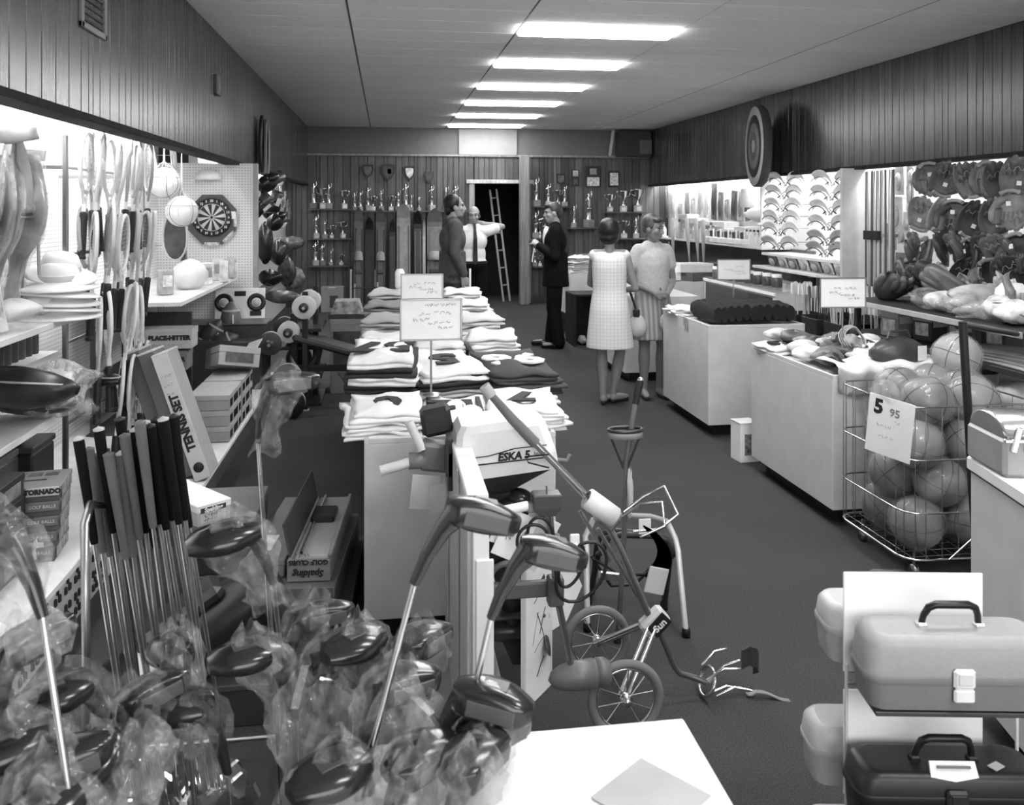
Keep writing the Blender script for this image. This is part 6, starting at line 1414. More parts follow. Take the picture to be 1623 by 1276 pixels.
ob('throttle_lever', MB().tube([(.19, -.06, -.05), (.23, -.08, -.05), (.24, -.08, -.03)], .007, 6), G(.2), t); ob('exhaust_arc', MB().tube([(.02 + .06 * math.cos(a), -.05, -.47 + .06 * math.sin(a)) for a in [PI * k / 10 for k in range(11)]], .012, 6), G(.2, .4), t)
# small motor with two white grips on the left of the stand
t = thing('trolling_motor', 'trolling motor with two pale grips sticking out left of the plank stand', 'motor', (.21, 3.16, .88))
ob('control_head', MB().box((-.03, .02, .05), (.11, .1, .1), .015, eul(0, -10, 0)), G(.02, .4), t); ob('mount_plate', MB().box((-.03, -.02, -.07), (.12, .09, .1), .012, eul(0, 8, 0)), G(.16, .4), t)
ob('grip', MB().tube([(-.13, -.04, .06), (-.1, -.05, .0), (-.085, -.06, -.04)], .016, 10), G(.6, .5), t); ob('grip', MB().tube([(-.23, -.06, -.105), (-.16, -.055, -.09), (-.12, -.05, -.08)], .018, 10), G(.65, .5), t)
ob('pivot', MB().lathe([(0, -.03), (.03, -.03), (.03, .03), (0, .03)], 12, (-.1, -.04, -.08), (1, 0, 0)), G(.2, .4), t); ob('paper_tag', MB().box((-.075, -.085, -.18), (.1, .003, .12), .001, eul(0, 6, 0)).box((-.03, -.09, -.2), (.06, .003, .1), .001, eul(0, -4, 0)), G(.55, .6), t)
ob('shaft', MB().tube([(.085, .02, .02), (.095, .02, -.5), (.1, .02, -.68)], .014, 8), STEEL, t); ob('cross_arm', MB().box((.04, .02, .02), (.12, .03, .03), .004), G(.05), t); ob('motor_pod', MB().lathe([(0, -.12), (.03, -.1), (.042, -.05), (.042, .08), (.03, .1), (0, .11)], 16, (.12, .02, -.7), (1, 0, 0)), G(.03, .3), t)
# trolling motor with grey bullet pod and black cable, front right
t = thing('trolling_motor', 'trolling motor with a grey bullet pod, coiled black cable and one white tiller grip', 'motor', (.50, 2.70, .77))
ob('control_head', MB().loft([[(x * sx, y * sy, z) for x, y in ((-.045, -.03), (.045, -.03), (.045, .03), (-.045, .03))] for z, sx, sy in ((-.035, .55, .7), (-.01, .95, .9), (.03, 1.0, 1.0), (.034, .9, .9))], True, True, False), G(.07, .4), t); ob('control_pin', MB().tube([(.0, -.01, .03), (-.002, -.01, .06)], .003, 5), STEEL, t)
ob('tiller_grip', MB().tube([(-.15, -.01, -.015), (-.06, 0, -.005)], .015, 10), CARD, t); ob('tiller_joint', MB().box((-.045, 0, -.01), (.04, .03, .03), .006), G(.2), t)
ob('shaft', MB().tube([(.01, 0, -.03), (.035, 0, -.3), (.08, 0, -.52)], .011, 8), G(.3, .25, metal=.9), t); ob('depth_collar', MB().lathe([(.012, -.02), (.022, -.02), (.022, .02), (.012, .02)], 12, (.018, 0, -.12)), STEEL, t)
ob('motor_pod', MB().lathe([(0, -.1), (.022, -.088), (.038, -.055), (.044, -.01), (.044, .05), (.04, .052), (.04, .058), (.044, .06), (.042, .085), (.03, .1), (0, .102)], 20, (.105, .0, -.55), (1, 0, .08)), G(.13, .35), t); ob('clamp', MB().box((-.09, .03, -.28), (.26, .03, .05), .006).box((.03, .01, -.28), (.05, .05, .09), .006), G(.1, .4), t)
for k in range(4):
    a0 = [(-.02, -.03, -.02), (-.02, -.03, -.02), (.06, -.04, -.12), (.05, -.04, -.12)][k]; cxo, czo, rx, rz_, tl = [(-.025, -.09, .04, .06, .2), (-.05, -.1, .05, .05, .7), (.07, -.18, .035, .07, -.35), (.1, -.2, .07, .1, -.6)][k]
    ob('cable_loop', MB().tube([(cxo + rx * math.cos(a) * math.cos(tl) - rz_ * math.sin(a) * math.sin(tl), -.035 - .006 * k, czo + rx * math.cos(a) * math.sin(tl) + rz_ * math.sin(a) * math.cos(tl)) for a in [2 * PI * q / 24 for q in range(24)]], .0055, 6, closed=True), BLACK, t)
ob('cable_tie', MB().box((.03, -.05, -.125), (.12, .02, .012), .004, eul(0, -12, 0)).box((.08, -.05, -.1), (.03, .01, .035), .003), CARD, t)
for k, (x, z, w_, h, ry) in enumerate(((-.1, -.1, .1, .15, 25), (-.04, -.12, .11, .17, 30), (-.14, -.08, .05, .1, 20))): ob('leaflet', MB().box((x, .005 + .01 * k, z), (w_, .003, h), .001, eul(0, ry, 0)), [CARD, G(.6, .6), CARD][k], t); ob('print', scribble(.1, [(-.03, .03, 2), (-.03, .0, 3)], 30 + k), INK, t, (x, .0, z))
# standing illustrated display board and a sheet behind it
t = thing('display_board', 'narrow white display board with printed sketches standing on the carpet below the motors', 'sign', (.52, 2.99, 0), rad(0, 0, math.degrees(math.atan2(.145, .117))))
ob('board', MB().box((0, 0, .255), (.19, .022, .51), .002), CARD, t)
pm_ = MB()
for x0, z0, x1, z1, r in ((-.03, .37, .035, .41, .012), (.02, .4, .05, .36, .007), (-.04, .34, .02, .37, .003), (-.02, .3, .03, .2, .003), (.04, .3, -.0, .22, .004), (-.05, .2, -.01, .3, .002), (-.04, .17, .03, .2, .002), (-.02, .08, .03, .13, .005)): pm_.tube([(x0, -.012, z0), ((x0 + x1) / 2, -.012, (z0 + z1) / 2 + .004), (x1, -.012, z1)], r, 4)
pm_.v = [(x, -.0118 + .04 * (y + .012), z) for x, y, z in pm_.v]; ob('printed_sketch', pm_, G(.08), t)
t = thing('poster_sheet', 'white pointed poster sheet with faint marks hanging behind the display board', 'sign', (.61, 3.1, .35), rad(0, 0, 8)); ob('sheet', MB().prism([(-.05, .15), (.01, .17), (.1, -.03), (.04, -.15), (-.06, -.2)], .003), CARD, t); ob('sheet_marks', scribble(.12, [(-.02, .1, 2), (-.01, .06, 2), (-.02, .02, 3)], 44), G(.3), t, (0, -.003, 0)); ob('hanger', MB().tube([(0, 0, .16), (-.06, -.1, .3), (-.1, -.36, .25)], .002, 4), STEEL, t)
# golf bag cart
gc = thing('golf_cart', 'two wheeled chrome golf bag pull cart with a long slanting handle', 'cart', (0, 0, 0))
GY = 2.9
ob('handle_tube', MB().tube([(.40, GY, 1.01), (.735, GY, .655)], .0125, 10), G(.55, .25, metal=.9), gc); ob('grip', MB().tube([(.335, GY, 1.09), (.42, GY, .99), (.5, GY, .905)], [.012, .017, .019], 10), G(.13, .5), gc); ob('grip_cap', MB().tube([(.325, GY, 1.105), (.35, GY, 1.07)], .019, 10), G(.4, .4), gc); ob('wire_clip', MB().tube([(.54, GY - .03, .875), (.46, GY - .03, .87), (.47, GY - .03, .85), (.54, GY - .03, .83)], .003, 5), INK, gc)
ob('main_tube', MB().tube([(.72, GY, .67), (.79, GY, .54), (.9, GY, .29)], .013, 10), STEEL, gc); ob('joint_plate', MB().box((.75, GY, .64), (.07, .05, .06), .008, eul(0, 40, 0)), G(.35, .3, metal=.8), gc)
ob('brace_tube', MB().tube([(.76, GY + .02, .48), (.66, GY + .03, .66)], .007, 6), STEEL, gc); ob('brace_tube', MB().tube([(.72, GY + .02, .6), (.86, GY + .02, .36)], .007, 6), STEEL, gc)
ob('hub_plate', MB().box((.914, GY, .275), (.1, .05, .07), .012, eul(0, -40, 0)), G(.6, .3), gc); ob('badge', MB().box((.925, GY - .028, .275), (.075, .006, .05), .002, eul(0, -45, 0)), BLACK, gc); ob('lettering', text('Sun', .034, .0008, .001), WHITE, gc, (.925, GY - .0325, .275), (0, math.radians(-42), 0))
ob('cradle_sleeve', MB().lathe([(.026, -.06), (.036, -.055), (.036, .06), (.03, .06), (.024, -.05)], 16, (.715, GY - .035, .69), (1, 0, -.75)), G(.75, .45, var=.04), gc)
for pts in (((.80, GY, .64), (.86, GY - .02, .69), (.93, GY - .04, .7), (.92, GY - .1, .64), (.84, GY - .08, .6)), ((.82, GY + .05, .64), (.9, GY + .08, .68), (.97, GY + .06, .72), (1.0, GY, .64), (.93, GY - .02, .6), (.84, GY, .59))): ob('bag_bracket', MB().tube(pts, .005, 6), CHROME, gc)
ob('bag_strap', MB().loft([[(x, GY - .04 + dy, z) for dy, z in ((0, z0), (.012, z0), (.012, z0 + .001), (0, z0 + .001))] for x, z0 in ()], True) if False else MB().sheet(lambda u, v: (.86 + .05 * math.sin(v * 3) + .05 * u, GY - .05, .63 - .17 * v - .03 * u), 4, 8, .008), G(.05, .5), gc); ob('strap_plate', MB().box((.905, GY - .055, .44), (.07, .006, .09), .004, eul(0, 14, 0)), G(.5, .4), gc)
for y in (2.71, 3.094):
    wx, wz = .76, .127
    ob('wheel_tyre', MB().tube([(wx + .112 * math.cos(a), y, wz + .112 * math.sin(a)) for a in [2 * PI * k / 36 for k in range(36)]], .0145, 8, closed=True), G(.16, .7), gc)
    wr = ob('wheel_rim', MB().tube([(wx + .096 * math.cos(a), y, wz + .096 * math.sin(a)) for a in [2 * PI * k / 36 for k in range(36)]], .0045, 6, closed=True), CHROME, gc)
    for k in range(10): a = 2 * PI * k / 10 + .2; ob('spoke', MB().tube([(wx + .012 * math.cos(a), y + .012 * (-1) ** k, wz + .012 * math.sin(a)), (wx + .096 * math.cos(a), y, wz + .096 * math.sin(a))], .0022, 5), CHROME, wr)
    ob('hub', MB().lathe([(0, -.03), (.01, -.03), (.013, -.02), (.013, -.012), (.02, -.01), (.02, .01), (.013, .012), (.013, .03), (0, .03)], 14, (wx, y, wz), (0, 1, 0)), CHROME, wr)
    s = -1 if y < GY else 1
    for o_ in (-.014, .014): ob('axle_strut', MB().tube([(wx + o_, y - s * .02, wz), (.9 + o_, GY + s * .02, .265)], .008, 8), CHROME, gc)
ob('stand_leg', MB().tube([(.93, GY, .25), (.985, GY, .12), (1.005, GY, .09), (1.06, GY, .07), (1.1, GY, .05)], .011, 8), STEEL, gc)
ob('cradle_ring', MB().tube([(1.105 + .02 * math.cos(a), GY + .05 * math.cos(a * 1) * 0 + .055 * math.sin(a), .055 + .042 * math.cos(a)) for a in [2 * PI * k / 18 for k in range(18)]], .006, 6, closed=True), CHROME, gc)
for a, b in (((1.09, -.05, .08), (1.2, -.06, .15)), ((1.1, .04, .09), (1.2, .06, .13)), ((1.12, -.05, .03), (1.24, -.07, .05)), ((1.12, .05, .03), (1.25, .05, .06)), ((1.11, .0, .01), (1.24, .0, .015))): ob('cradle_prong', MB().tube([(a[0], GY + a[1], a[2]), ((a[0] + b[0]) / 2, GY + (a[1] + b[1]) / 2, (a[2] + b[2]) / 2 + .02), (b[0], GY + b[1], b[2])], .0045, 6), CHROME, gc)
ob('cradle_band', MB().loft([[(x, GY + y, z), (x, GY + y, z + .065), (x + .005, GY + y, z + .065), (x + .004, GY + y, z)] for x, y, z in ((1.2, -.07, .125), (1.235, -.05, .125), (1.275, -.02, .1), (1.29, .0, .07), (1.285, .03, .05))], True, True, False), G(.04, .5), gc); ob('strap_tongue', MB().sheet(lambda u, v: (lerp(1.24, 1.38, u), GY - .02 + .02 * (v - .5) - .04 * u, .012 + .012 * math.sin(u * 5) * (u > .1)), 10, 2, .004), G(.22, .5), gc)
# cane with seat loop behind the cart
t = thing('cane_seat', 'upright walking cane with black grip and a folding loop seat, behind the golf cart', 'cane', (.93, 3.32, 0))
ob('cane_tube', MB().tube([(-.03, 0, 0), (-.005, 0, .42), (.0, 0, .7), (.045, 0, .95)], .011, 8), G(.22, .3, metal=.7), t); ob('grip', MB().tube([(.04, 0, .93), (.06, 0, 1.02)], .015, 8), BLACK, t); ob('grip_cap', MB().ell((.061, 0, 1.025), (.013, .013, .01), 10, 6), CHROME, t)
ob('loop_seat', MB().tube([(.0 + .068 * math.cos(a), .04 * math.sin(a), .83) for a in [2 * PI * k / 22 for k in range(22)]], .007, 6, closed=True), G(.03, .3), t); ob('loop_band', MB().lathe([(.066, .8), (.069, .8), (.069, .83), (.066, .83)], 22, sy=.6), G(.3, .4), t)
for s in (-1, 1): ob('seat_brace', MB().tube([(s * .062, 0, .81), (.0, 0, .66)], .005, 5), DARK, t)
ob('wrapping', lump_mesh(.014, .014, .09, 3, 10, 10, .25), G(.5, .3, bump=.6), t, (.014, -.01, .58)); ob('foot_spike', MB().lathe([(.02, 0), (.02, .03), (.012, .04)], 10, (-.03, 0, 0)), BLACK, t)
# folding stool frame of two bent tubes
t = thing('folding_stool', 'folding stool frame of one pale and one dark bent tube behind the golf cart wheels', 'stool', (0, 0, 0))
def ubend(a, b, z, y0, y1):
    (x0, ya), (x1, yb) = a, b; xm = (x0 + x1) / 2; pts = [(x0, ya, 0), (x0 + .01, lerp(ya, y0, .7), z * .72)]
    for k in range(7): q = PI - PI * k / 6; pts.append((xm + (x1 - x0) * .47 * math.cos(q) * (1 - .12 * math.sin(q)), lerp(y0, y1, (1 - math.cos(PI * k / 6)) / 2), z * .8 + z * .2 * min(1, math.sin(q) * 1.6)))
    return pts + [(x1 - .01, lerp(yb, y1, .7), z * .72), (x1, yb, 0)]
p1 = ubend((.80, 3.42), (1.178, 3.32), .44, 3.5, 3.42)
ob('pale_leg_tube', MB().tube(p1[:4], .0125, 8), G(.68, .35, metal=.3), t); ob('pale_leg_tube', MB().tube(p1[-4:], .0125, 8), G(.68, .35, metal=.3), t); ob('seat_bar', MB().tube(p1[3:-3], .012, 8), G(.25, .4), t)
p2 = ubend((.86, 3.66), (1.165, 3.56), .37, 3.46, 3.4); ob('dark_leg_tube', MB().tube(p2, .013, 8), G(.03, .4), t); p3 = ubend((.9, 3.75), (1.2, 3.66), .3, 3.7, 3.6); ob('dark_leg_tube', MB().tube(p3, .012, 8), G(.03, .4), t)
for x, y in ((.80, 3.42), (1.178, 3.32), (.86, 3.66), (1.165, 3.56)): ob('foot_cap', MB().lathe([(0, 0), (.017, 0), (.017, .03), (.012, .035)], 10, (x, y, 0)), BLACK, t)
ob('sling_strap', MB().tube([(.84, 3.5, .26), (.95, 3.47, .2), (1.05, 3.45, .2), (1.14, 3.42, .27)], .008, 6), BLACK, t); ob('sling_strap', MB().tube([(.84, 3.52, .26), (.92, 3.5, .14), (1.02, 3.5, .14), (1.12, 3.48, .25)], .007, 6), BLACK, t); ob('buckle', MB().box((.9, 3.46, .2), (.09, .02, .035), .006, eul(0, 10, 0)), CHROME, t); ob('tag', MB().box((1.03, 3.39, .42), (.05, .004, .06), .001), CARD, t)
# opened golf club cartons on the carpet left of the jersey counter
t = carton('club_carton', 'long open club carton with upside down lettering, left of the jersey counter', (-.27, 3.78, .265), (.17, .72, .125), .22, -4, .2)
for c in list(t.children):
    if c.name.startswith('lid'): bpy.data.objects.remove(c)
ob('open_lid', MB().box((-.085, .0, .155), (.008, .7, .13), .002, eul(0, -12, 0)), G(.06, .6), t); ob('tray_rim', MB().box((.08, 0, .1), (.012, .7, .012), .002), G(.35), t); ob('inner_tray', MB().box((.01, 0, .085), (.13, .68, .02), .004), G(.42, .6), t)
ob('club_cover', MB().box((.0, .08, .105), (.1, .15, .03), .008), G(.02, .4), t); ob('club_shaft', MB().tube([(-.03, -.34, .105), (-.03, .33, .105)], .006, 6), CHROME, t)
ob('lettering', text('GOLF CLUBS', .026, .0008, .001), INK, t, (0, -.361, .075), (0, PI, 0)); ob('lettering', text('Spalding', .036, .0008, .001, .2), INK, t, (0, -.361, .032), (0, PI, 0)); ob('small_print', scribble(.12, [(-.05, .102, 5)], 17), INK, t, (0, -.361, 0))
t = carton('flat_club_carton', 'flat closed pale carton lying beside the open club carton', (-.43, 3.85, .265), (.16, .74, .07), .2, -6, .22); ob('white_label', MB().box((-.03, -.2, .072), (.07, .16, .003)), CARD, t)
carton('flat_club_carton', 'wide dark carton under the open club carton', (-.33, 3.78, .14), (.34, .8, .122), .08, -5, .12, group='cartons under the open one')
carton('flat_club_carton', 'lowest wide dark carton on the carpet left of the jersey counter', (-.31, 3.82, 0), (.38, .84, .135), .03, -3, .06, group='cartons under the open one')
# ================================================================== GOLF CLUBS IN FRONT
WH = MB(); rings = []
for i in range(11):
    u = i / 10; x = -.018 + .125 * u; hw_ = .042 * math.sin(PI * min(1, .16 + .72 * u)) ** .7; hh = .024 * math.sin(PI * min(1, .2 + .68 * u)) ** .8
    fu = min(1, math.sin(PI * min(1, max(0, .06 + .9 * u))) * 2.2); hf = max(hh, .019 * fu)
    rings.append([(x, hw_ * 1.35 * math.cos(a) ** .8 if math.cos(a) >= 0 else -.026 * fu * abs(math.cos(a)) ** .25, (hh if math.cos(a) > .2 else hf) * math.copysign(abs(math.sin(a)) ** .8, math.sin(a)) * (1.15 if math.sin(a) > 0 else .9)) for a in [2 * PI * (k + .5) / 18 for k in range(18)]])
WH.loft(rings); whm = WH.mesh('club_head')
face = MB().box((.047, -.0255, .001), (.074, .004, .024), .001).mesh('face_plate')
sole = MB().box((.045, .012, .0245), (.04, .03, .004), .001).mesh('sole_plate')
hosel = MB().tube([(-.0, .0, .0), (-.016, .0, -.03), (-.03, 0, -.075), (-.038, 0, -.12)], [.022, .015, .011, .008], 10).mesh('hosel')
iron = MB().prism([(-.008, -.01), (.02, .0), (.07, -.006), (.082, .03), (.06, .05), (.01, .03), (-.012, .014)], .014).mesh('club_head')
def bag_mesh(seed):
    r = random.Random(seed); n, m = 20, 17; ph = [r.uniform(0, 6.3) for _ in range(9)]; rings = []
    for i in range(m + 1):
        u = i / m; z = lerp(.06, -.17, u)
        rr = (.014 + .042 * math.sin(PI * min(.6, u * 1.3)) ** .8) if u < .46 else lerp(.055, .02, min(1, (u - .46) / .3)) if u < .76 else lerp(.02, .04, (u - .76) / .24)
        ring = []
        for k in range(n):
            a = 2 * PI * k / n; q = 1 + .16 * math.sin(2 * a + ph[0] + 3 * u) + .13 * math.sin(5 * a + ph[1] + 7 * u) + .1 * math.sin(3 * a + ph[2] - 9 * u) + r.uniform(-.1, .1)
            ring.append((.036 * (1 - u) + rr * 1.2 * q * math.cos(a) - .03 * u, rr * .92 * q * math.sin(a), z + .012 * math.sin(3 * a + ph[3]) + r.uniform(-.006, .006)))
        rings.append(ring)
    return MB().loft(rings, True, False, False).mesh('plastic_cover')
bms = [bag_mesh(40 + k) for k in range(5)]
SHINE = G(.018, .18, spec=.6); GRIPM = G(.02, .6)
BASE = Vector((-.1, 1.62, .04))
def club(label, px, py, d, foot, kind='wood', bag=True, rz=0, flip=1, v=None, tilt=0, scale=1., alpha=None):
    """club standing grip down; the head is where the photograph shows it, the grip in the rack below"""
    rx, ry = ray(px); p = Vector((rx * d, ry * d, H - (py - CY) * d / F)); f = Vector((foot[0], foot[1], .05))
    t = thing('golf_club', label, 'golf club', p, 0, 'golf clubs in the front rack')
    dr = (f - p).normalized(); zq = Vector((0, 0, -1)).rotation_difference(dr).to_euler(); Rm = (zq.to_matrix() @ Euler((0, 0, math.radians(rz))).to_matrix()).to_euler()
    L_ = (f - p).length
    hd = ob('club_head', whm if kind == 'wood' else iron, v or (SHINE if kind == 'wood' else CHROME), t, (0, 0, 0), Rm)
    if kind == 'wood': ob('face_plate', face, G(.09, .35), hd); ob('sole_plate', sole, G(.05, .3), hd)
    if kind == 'wood': ob('hosel', hosel, SHINE, t, (0, 0, 0), Rm)
    else: ob('hosel', MB().tube([(0, 0, .0), (0, 0, -.09)], .008, 8), CHROME, t, (0, 0, 0), zq)
    M_ = zq.to_matrix(); off = (Rm.to_matrix() @ Vector((-.038, 0, -.11))) if kind == 'wood' else M_ @ Vector((0, 0, -.08))
    ob('shaft', MB().tube([off, off + dr * (L_ - .34)], [.0048, .0066], 8), G(.62, .14, metal=1.), t); ob('grip', MB().tube([off + dr * (L_ - .34), off + dr * (L_ - .12)], [.011, .014], 8), GRIPM, t)
    if bag:
        b = ob('plastic_cover', bms[rnd.randrange(5)], mat_plastic(alpha or .18, .42, .12, 30.), t, (0, 0, 0), Rm); b.scale = (scale * .86,) * 3
    if scale != 1: hd.scale = (scale,) * 3
    return t
# the tall ones
club('tall club with a plastic covered wood head, standing alone in the left aisle', 432, 612, 1.9, (-.17, 2.0), bag=True, rz=10, scale=.95, alpha=.15)
club('shiny covered club head standing lower beside the tall covered one', 392, 842, 1.75, (-.17, 1.85), rz=200, scale=1.1)
club('big dark uncovered wood club slanting in front of the plank stand', 725, 812, 1.36, (-.2, 1.32), bag=False, rz=0, scale=.95)
club('dark uncovered wood club slanting in front of the motors', 840, 872, 1.42, (-.02, 1.4), bag=False, rz=-5, scale=.9)
club('blurred wood club at the far left, nearest to the camera', 12, 850, 1.25, (-.28, 1.12), rz=160, scale=1.1, alpha=.2)
cl = [(128, 1085, 1.45, 190, 'wood'), (58, 1165, 1.3, 180, 'wood'), (50, 1242, 1.22, 10, 'wood'), (205, 1120, 1.5, 20, 'wood'), (285, 1040, 1.62, 90, 'wood'), (215, 1205, 1.35, 60, 'iron'), (322, 1120, 1.55, 140, 'wood'), (150, 1180, 1.38, 250, 'wood'),
      (425, 1030, 1.6, 180, 'wood'), (478, 985, 1.72, 0, 'wood'), (510, 1050, 1.6, 20, 'wood'), (585, 1010, 1.62, 200, 'wood'), (655, 1030, 1.6, 30, 'wood'), (605, 1098, 1.42, 5, 'wood'), (560, 1120, 1.55, 150, 'iron'), (560, 1205, 1.32, 190, 'wood'), (640, 1228, 1.28, 20, 'wood'), (690, 1165, 1.4, 120, 'iron'), (755, 1172, 1.38, 10, 'wood'), (735, 1232, 1.27, 30, 'wood'), (470, 1130, 1.5, 60, 'iron'), (15, 1040, 1.35, 30, 'wood'), (100, 1265, 1.2, 200, 'wood')]
for k, (px, py, d, rz, kd) in enumerate(cl):
    rx, ry = ray(px); fx = rx * d; fy = ry * d
    side = 'left' if px < 360 else 'middle' if px < 540 else 'right'
    club('golf club in a crinkled clear cover, %s in the %s cluster of the front rack' % (ORD[[i for i, c in enumerate([c for c in cl if ('left' if c[0] < 360 else 'middle' if c[0] < 540 else 'right') == side]) if c[:2] == (px, py)][0]], side), px, py, d, (lerp(fx, -.13, .3), lerp(fy, 1.6, .3)), kd, True, rz + 20, alpha=.22 if k % 3 else .15, scale=1.0)
club('big round dark wood head without a cover, above the right cluster', 735, 1105, 1.4, (.0, 1.45), bag=False, rz=-20, scale=1.05)
t = thing('club_rack', 'dark rack holding the golf clubs at the front', 'rack', (-.2, 1.55, 0)); ob('rack_base', MB().box((0, 0, .015), (.95, 1.1, .03), .004), DARK, t)
for y in (-.52, .52): ob('rack_rail', MB().box((0, y, .3), (.95, .03, .03), .004), BLACK, t)
for x in (-.46, .46):
    ob('rack_side', MB().box((x, 0, .16), (.03, 1.08, .3), .004), BLACK, t)
# clubs standing grips up beside the left plinth
gp = MB().tube([(0, 0, .0), (0, 0, .01), (0, 0, .27), (0, 0, .285)], [.009, .0105, .0145, .0135], 10).mesh('grip')
shm = MB().tube([(0, 0, -.74), (0, 0, .005)], [.0048, .0062], 8).mesh('shaft')
gl = [(150, 838, .03), (163, 852, .14), (175, 857, .12), (188, 850, .02), (200, 862, .13), (212, 858, .16), (222, 830, .12), (232, 820, .02), (243, 812, .14), (254, 806, .02), (264, 815, .015), (274, 800, .012), (284, 806, .02), (294, 800, .015), (215, 800, .03), (180, 820, .03), (300, 812, .02), (246, 842, .02)]
gl.sort()
for k, (px, py, v) in enumerate(gl):
    p = at(px, py + 24, d=2.32 + .1 * ((k * 7) % 5) / 4)
    t = thing('grip_up_club', '%s gripped golf club standing upside down by the plinth, %s from the left' % ('grey' if v > .1 else 'black', ORD[k]), 'golf club', p, rad(rnd.uniform(-2, 2), -8 + rnd.uniform(-1.5, 1.5), 0), 'golf clubs standing grips up')
    ob('grip', gp, G(v if v > .1 else .006, .75, spec=.12), t); ob('shaft', shm, CHROME, t); ob('grip_cap', MB().lathe([(.0145, .28), (.0155, .285), (.0, .292)], 10), G(.5 if k % 3 == 0 else v, .5), t)
    ob('club_head', iron, CHROME, t, (0, 0, -.735), (PI, 0, rnd.uniform(0, 6)))
t = thing('wire_stand', 'chrome bent tube stand in front of the clubs standing grips up', 'stand', (0, 0, 0))
a, b = at(137, 1045, d=2.15), at(134, 830, d=2.15)
c = at(150, 800, d=2.3)
ob('stand_tube', MB().tube([(a.x, a.y, .0), (a.x, a.y, .6), b, b.lerp(c, .6) + Vector((0, 0, .02)), c, c + Vector((.02, .12, -.05)), (c.x + .04, c.y + .35, .0)], .011, 8), STEEL, t); ob('stand_ring', MB().tube([(a.x + .01, a.y, .12), (a.x + .45, a.y + .05, .12), (a.x + .45, a.y + .4, .12), (a.x + .03, a.y + .4, .12)], .008, 6, closed=True), STEEL, t); ob('stand_tray', MB().box((a.x + .24, a.y + .22, .03), (.46, .42, .02), .004), DARK, t)
t = thing('golf_bag', 'black golf bag slanting behind the clubs standing grips up', 'bag', (-.86, 2.95, .12), rad(0, 62, 20)); ob('bag_body', MB().lathe([(0, 0), (.11, 0), (.12, .02), (.115, .5), (.13, .58), (.12, .6), (.1, .56)], 20), G(.012, .3), t); ob('bag_cuff', MB().lathe([(.118, .5), (.134, .52), (.134, .58), (.118, .58)], 20), G(.05, .3), t); ob('side_pocket', MB().box((-.12, 0, .28), (.06, .14, .3), .02), G(.02, .3), t); ob('white_panel', MB().lathe([(.1185, .08), (.12, .1), (.1195, .22), (.1175, .24)], 20), G(.6, .5), t)
t = thing('bag_prop', 'low dark box propping the slanting golf bag', 'box', (-.5, 3.1, 0)); ob('box_body', MB().box((0, 0, .06), (.35, .3, .12), .004), DARK, t); ob('box_lid', MB().box((0, 0, .13), (.36, .31, .02), .003), G(.05), t)
# ================================================================== FRONT TABLE AND TACKLE BOXES
t = thing('white_table', 'plain white topped table at the front edge of the view', 'table', (.2, 1.08, 0)); ob('table_top', MB().box((.0, 0, .78), (.64, .8, .04), .004), G(.85, .5, var=.03), t)
for x in (-.27, .27):
    for y in (-.35, .35): ob('leg', MB().box((x, y, .38), (.05, .05, .76), .004), WHITE, t)
ob('apron', MB().box((0, 0, .72), (.56, .72, .08), .004), LAMI, t)
pc = at(1032, 1262, z=.803); o = ob('paper_note', MB().box((0, 0, 0), (.13, .13, .002)), G(.42, .7), None, (pc.x, pc.y, .8025), rad(0, 0, 38)); tag(o, 'grey paper lying askew near the front of the white table', 'paper')
RK = Vector((1.215, 1.742, 0)); RA = math.radians(-9.5)
def rk_at(x, y, z): return (RK.x + x * math.cos(RA) - y * math.sin(RA), RK.y + x * math.sin(RA) + y * math.cos(RA), z)
rk_ = thing('tackle_rack', 'wire and sheet rack that stacks the fishing tackle boxes at the right front', 'rack', RK, RA)
for z in (.10, .345, .632): ob('rack_shelf', MB().box((.0, 0, z - .006), (.36, .11, .01), .002), G(.05, .5), rk_); ob('rack_shelf', MB().box((-.02, .19, z - .006), (.3, .14, .01), .002), G(.05, .5), rk_)
for x in (-.192, .192): ob('rack_upright', MB().tube([(x, .085, .0), (x, .085, .66)], .004, 6), G(.7, .4), rk_); ob('rack_foot', MB().box((x, .1, .01), (.03, .5, .02), .004), G(.1), rk_)
for z in (.33, .615): ob('rack_wire', MB().tube([(-.192, .085, z), (.192, .085, z)], .004, 6), STEEL, rk_)
for z0, z1 in ((.64, .868), (.36, .60)): ob('back_card', MB().box((-.04, .09, (z0 + z1) / 2), (.315, .005, z1 - z0), .002), G(.9, .6, var=.02), rk_)
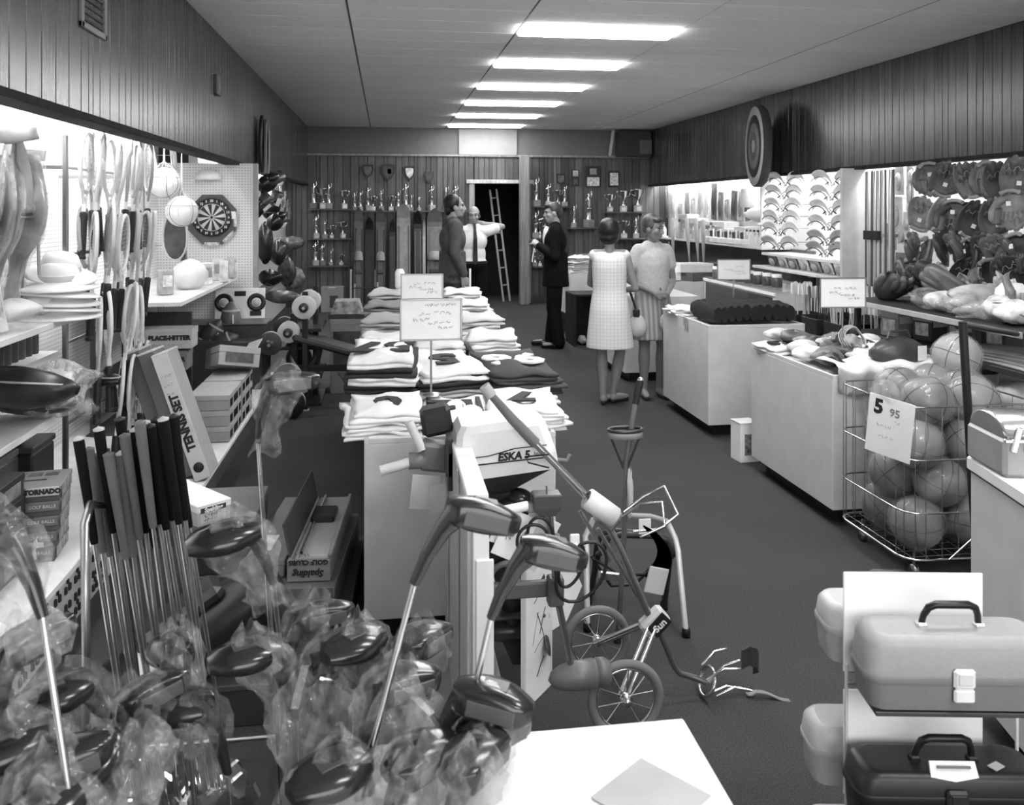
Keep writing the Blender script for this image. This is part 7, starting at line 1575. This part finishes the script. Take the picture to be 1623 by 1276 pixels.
def tackle(label, loc, rz, w_, d_, hb, hl, v, vl, dark, latch_v, scale=1.):
    t = thing('tackle_box', label, 'tackle box', loc, math.radians(rz), 'tackle boxes on the rack')
    def rr(x, y, z, r):
        pts = []
        for cx_, cy_, a0 in ((x - r, y - r, 0), (-x + r, y - r, 90), (-x + r, -y + r, 180), (x - r, -y + r, 270)):
            for q in range(5): a = math.radians(a0 + 22.5 * q); pts.append((cx_ + r * math.cos(a), cy_ + r * math.sin(a), z))
        return pts
    W_, D_ = w_ / 2, d_ / 2
    ob('box_body', MB().loft([rr(W_ * .93, D_ * .9, 0, .03), rr(W_ * .95, D_ * .93, .012, .035), rr(W_ * .975, D_ * .97, hb, .035)]), G(v, .4, var=.04, bump=.1, scale=60), t)
    ob('rim_flange', MB().loft([rr(W_ * .985, D_ * .985, hb - .012, .036), rr(W_, D_, hb - .008, .038), rr(W_, D_, hb + .004, .038), rr(W_ * .985, D_ * .985, hb + .006, .036)]), G(v * 1.05, .4), t)
    ob('lid', MB().loft([rr(W_ * .985, D_ * .98, hb + .003, .036), rr(W_ * .955, D_ * .93, hb + hl * .75, .036), rr(W_ * .9, D_ * .84, hb + hl * .95, .036), rr(W_ * .82, D_ * .7, hb + hl, .03)]), G(vl, .38, var=.04, bump=.1, scale=60), t)
    hz = hb + hl
    ob('handle', MB().tube([(-.062, 0, hz), (-.058, -.006, hz + .026), (-.05, -.012, hz + .045), (-.035, -.014, hz + .052), (.035, -.014, hz + .052), (.05, -.012, hz + .045), (.058, -.006, hz + .026), (.062, 0, hz)], [.007, .007, .008, .0085, .0085, .008, .007, .007], 8), G(.012, .35), t)
    for s in (-1, 1): ob('handle_clip', MB().box((s * .062, -.002, hz + .003), (.022, .02, .012), .003), CHROME if not dark else BLACK, t)
    ob('latch', MB().box((0, -D_ - .004, hb + .004), (.046, .012, .042), .006), G(latch_v, .4), t); ob('latch_tab', MB().box((0, -D_ - .003, hb - .032), (.044, .01, .03), .005), G(latch_v, .4), t); ob('latch_inset', MB().box((0, -D_ - .011, hb + .006), (.03, .003, .024), .002), G(latch_v * .85, .4), t)
    return t
tackle('pale grey tackle box with a white latch and black handle, on the upper shelf', rk_at(0, 0, .637), -9.5, .405, .125, .068, .085, .2, .32, False, .8)
t = tackle('black tackle box with a white name strip by its handle, on the lower shelf', rk_at(-.015, 0, .351), -9.5, .41, .13, .1, .05, .012, .015, True, .03)
ob('name_strip', MB().prism([(-.048, .02), (.048, .02), (.05, -.01), (0, -.018), (-.05, -.01)], .006, Matrix.Translation((0, -.05, .152)) @ Matrix.Rotation(math.radians(-30), 4, 'X')), G(.8, .4), t); ob('strip_print', MB().box((0, -.052, .163), (.07, .004, .005), 0, eul(-30, 0, 0)), G(.15), t); ob('price_sticker', MB().box((.1, -.03, .153), (.03, .02, .002), 0, eul(0, 0, 30)), G(.5), t)
for z, n in ((.637, 'top'), (.351, 'middle'), (.104, 'lowest')):
    tackle('white tackle box on the far side of the rack, %s tier' % n, rk_at(-.05 if n == 'top' else -.085, .19, z), 170.5, .34, .13, .075, .055, .4, .5, False, .6)
tackle('grey tackle box on the lowest front tier of the rack', rk_at(-.01, 0, .104), -9.5, .4, .13, .09, .07, .4, .5, False, .8)
# ---- warn the builder about over-long or repeated labels (no effect on the scene)
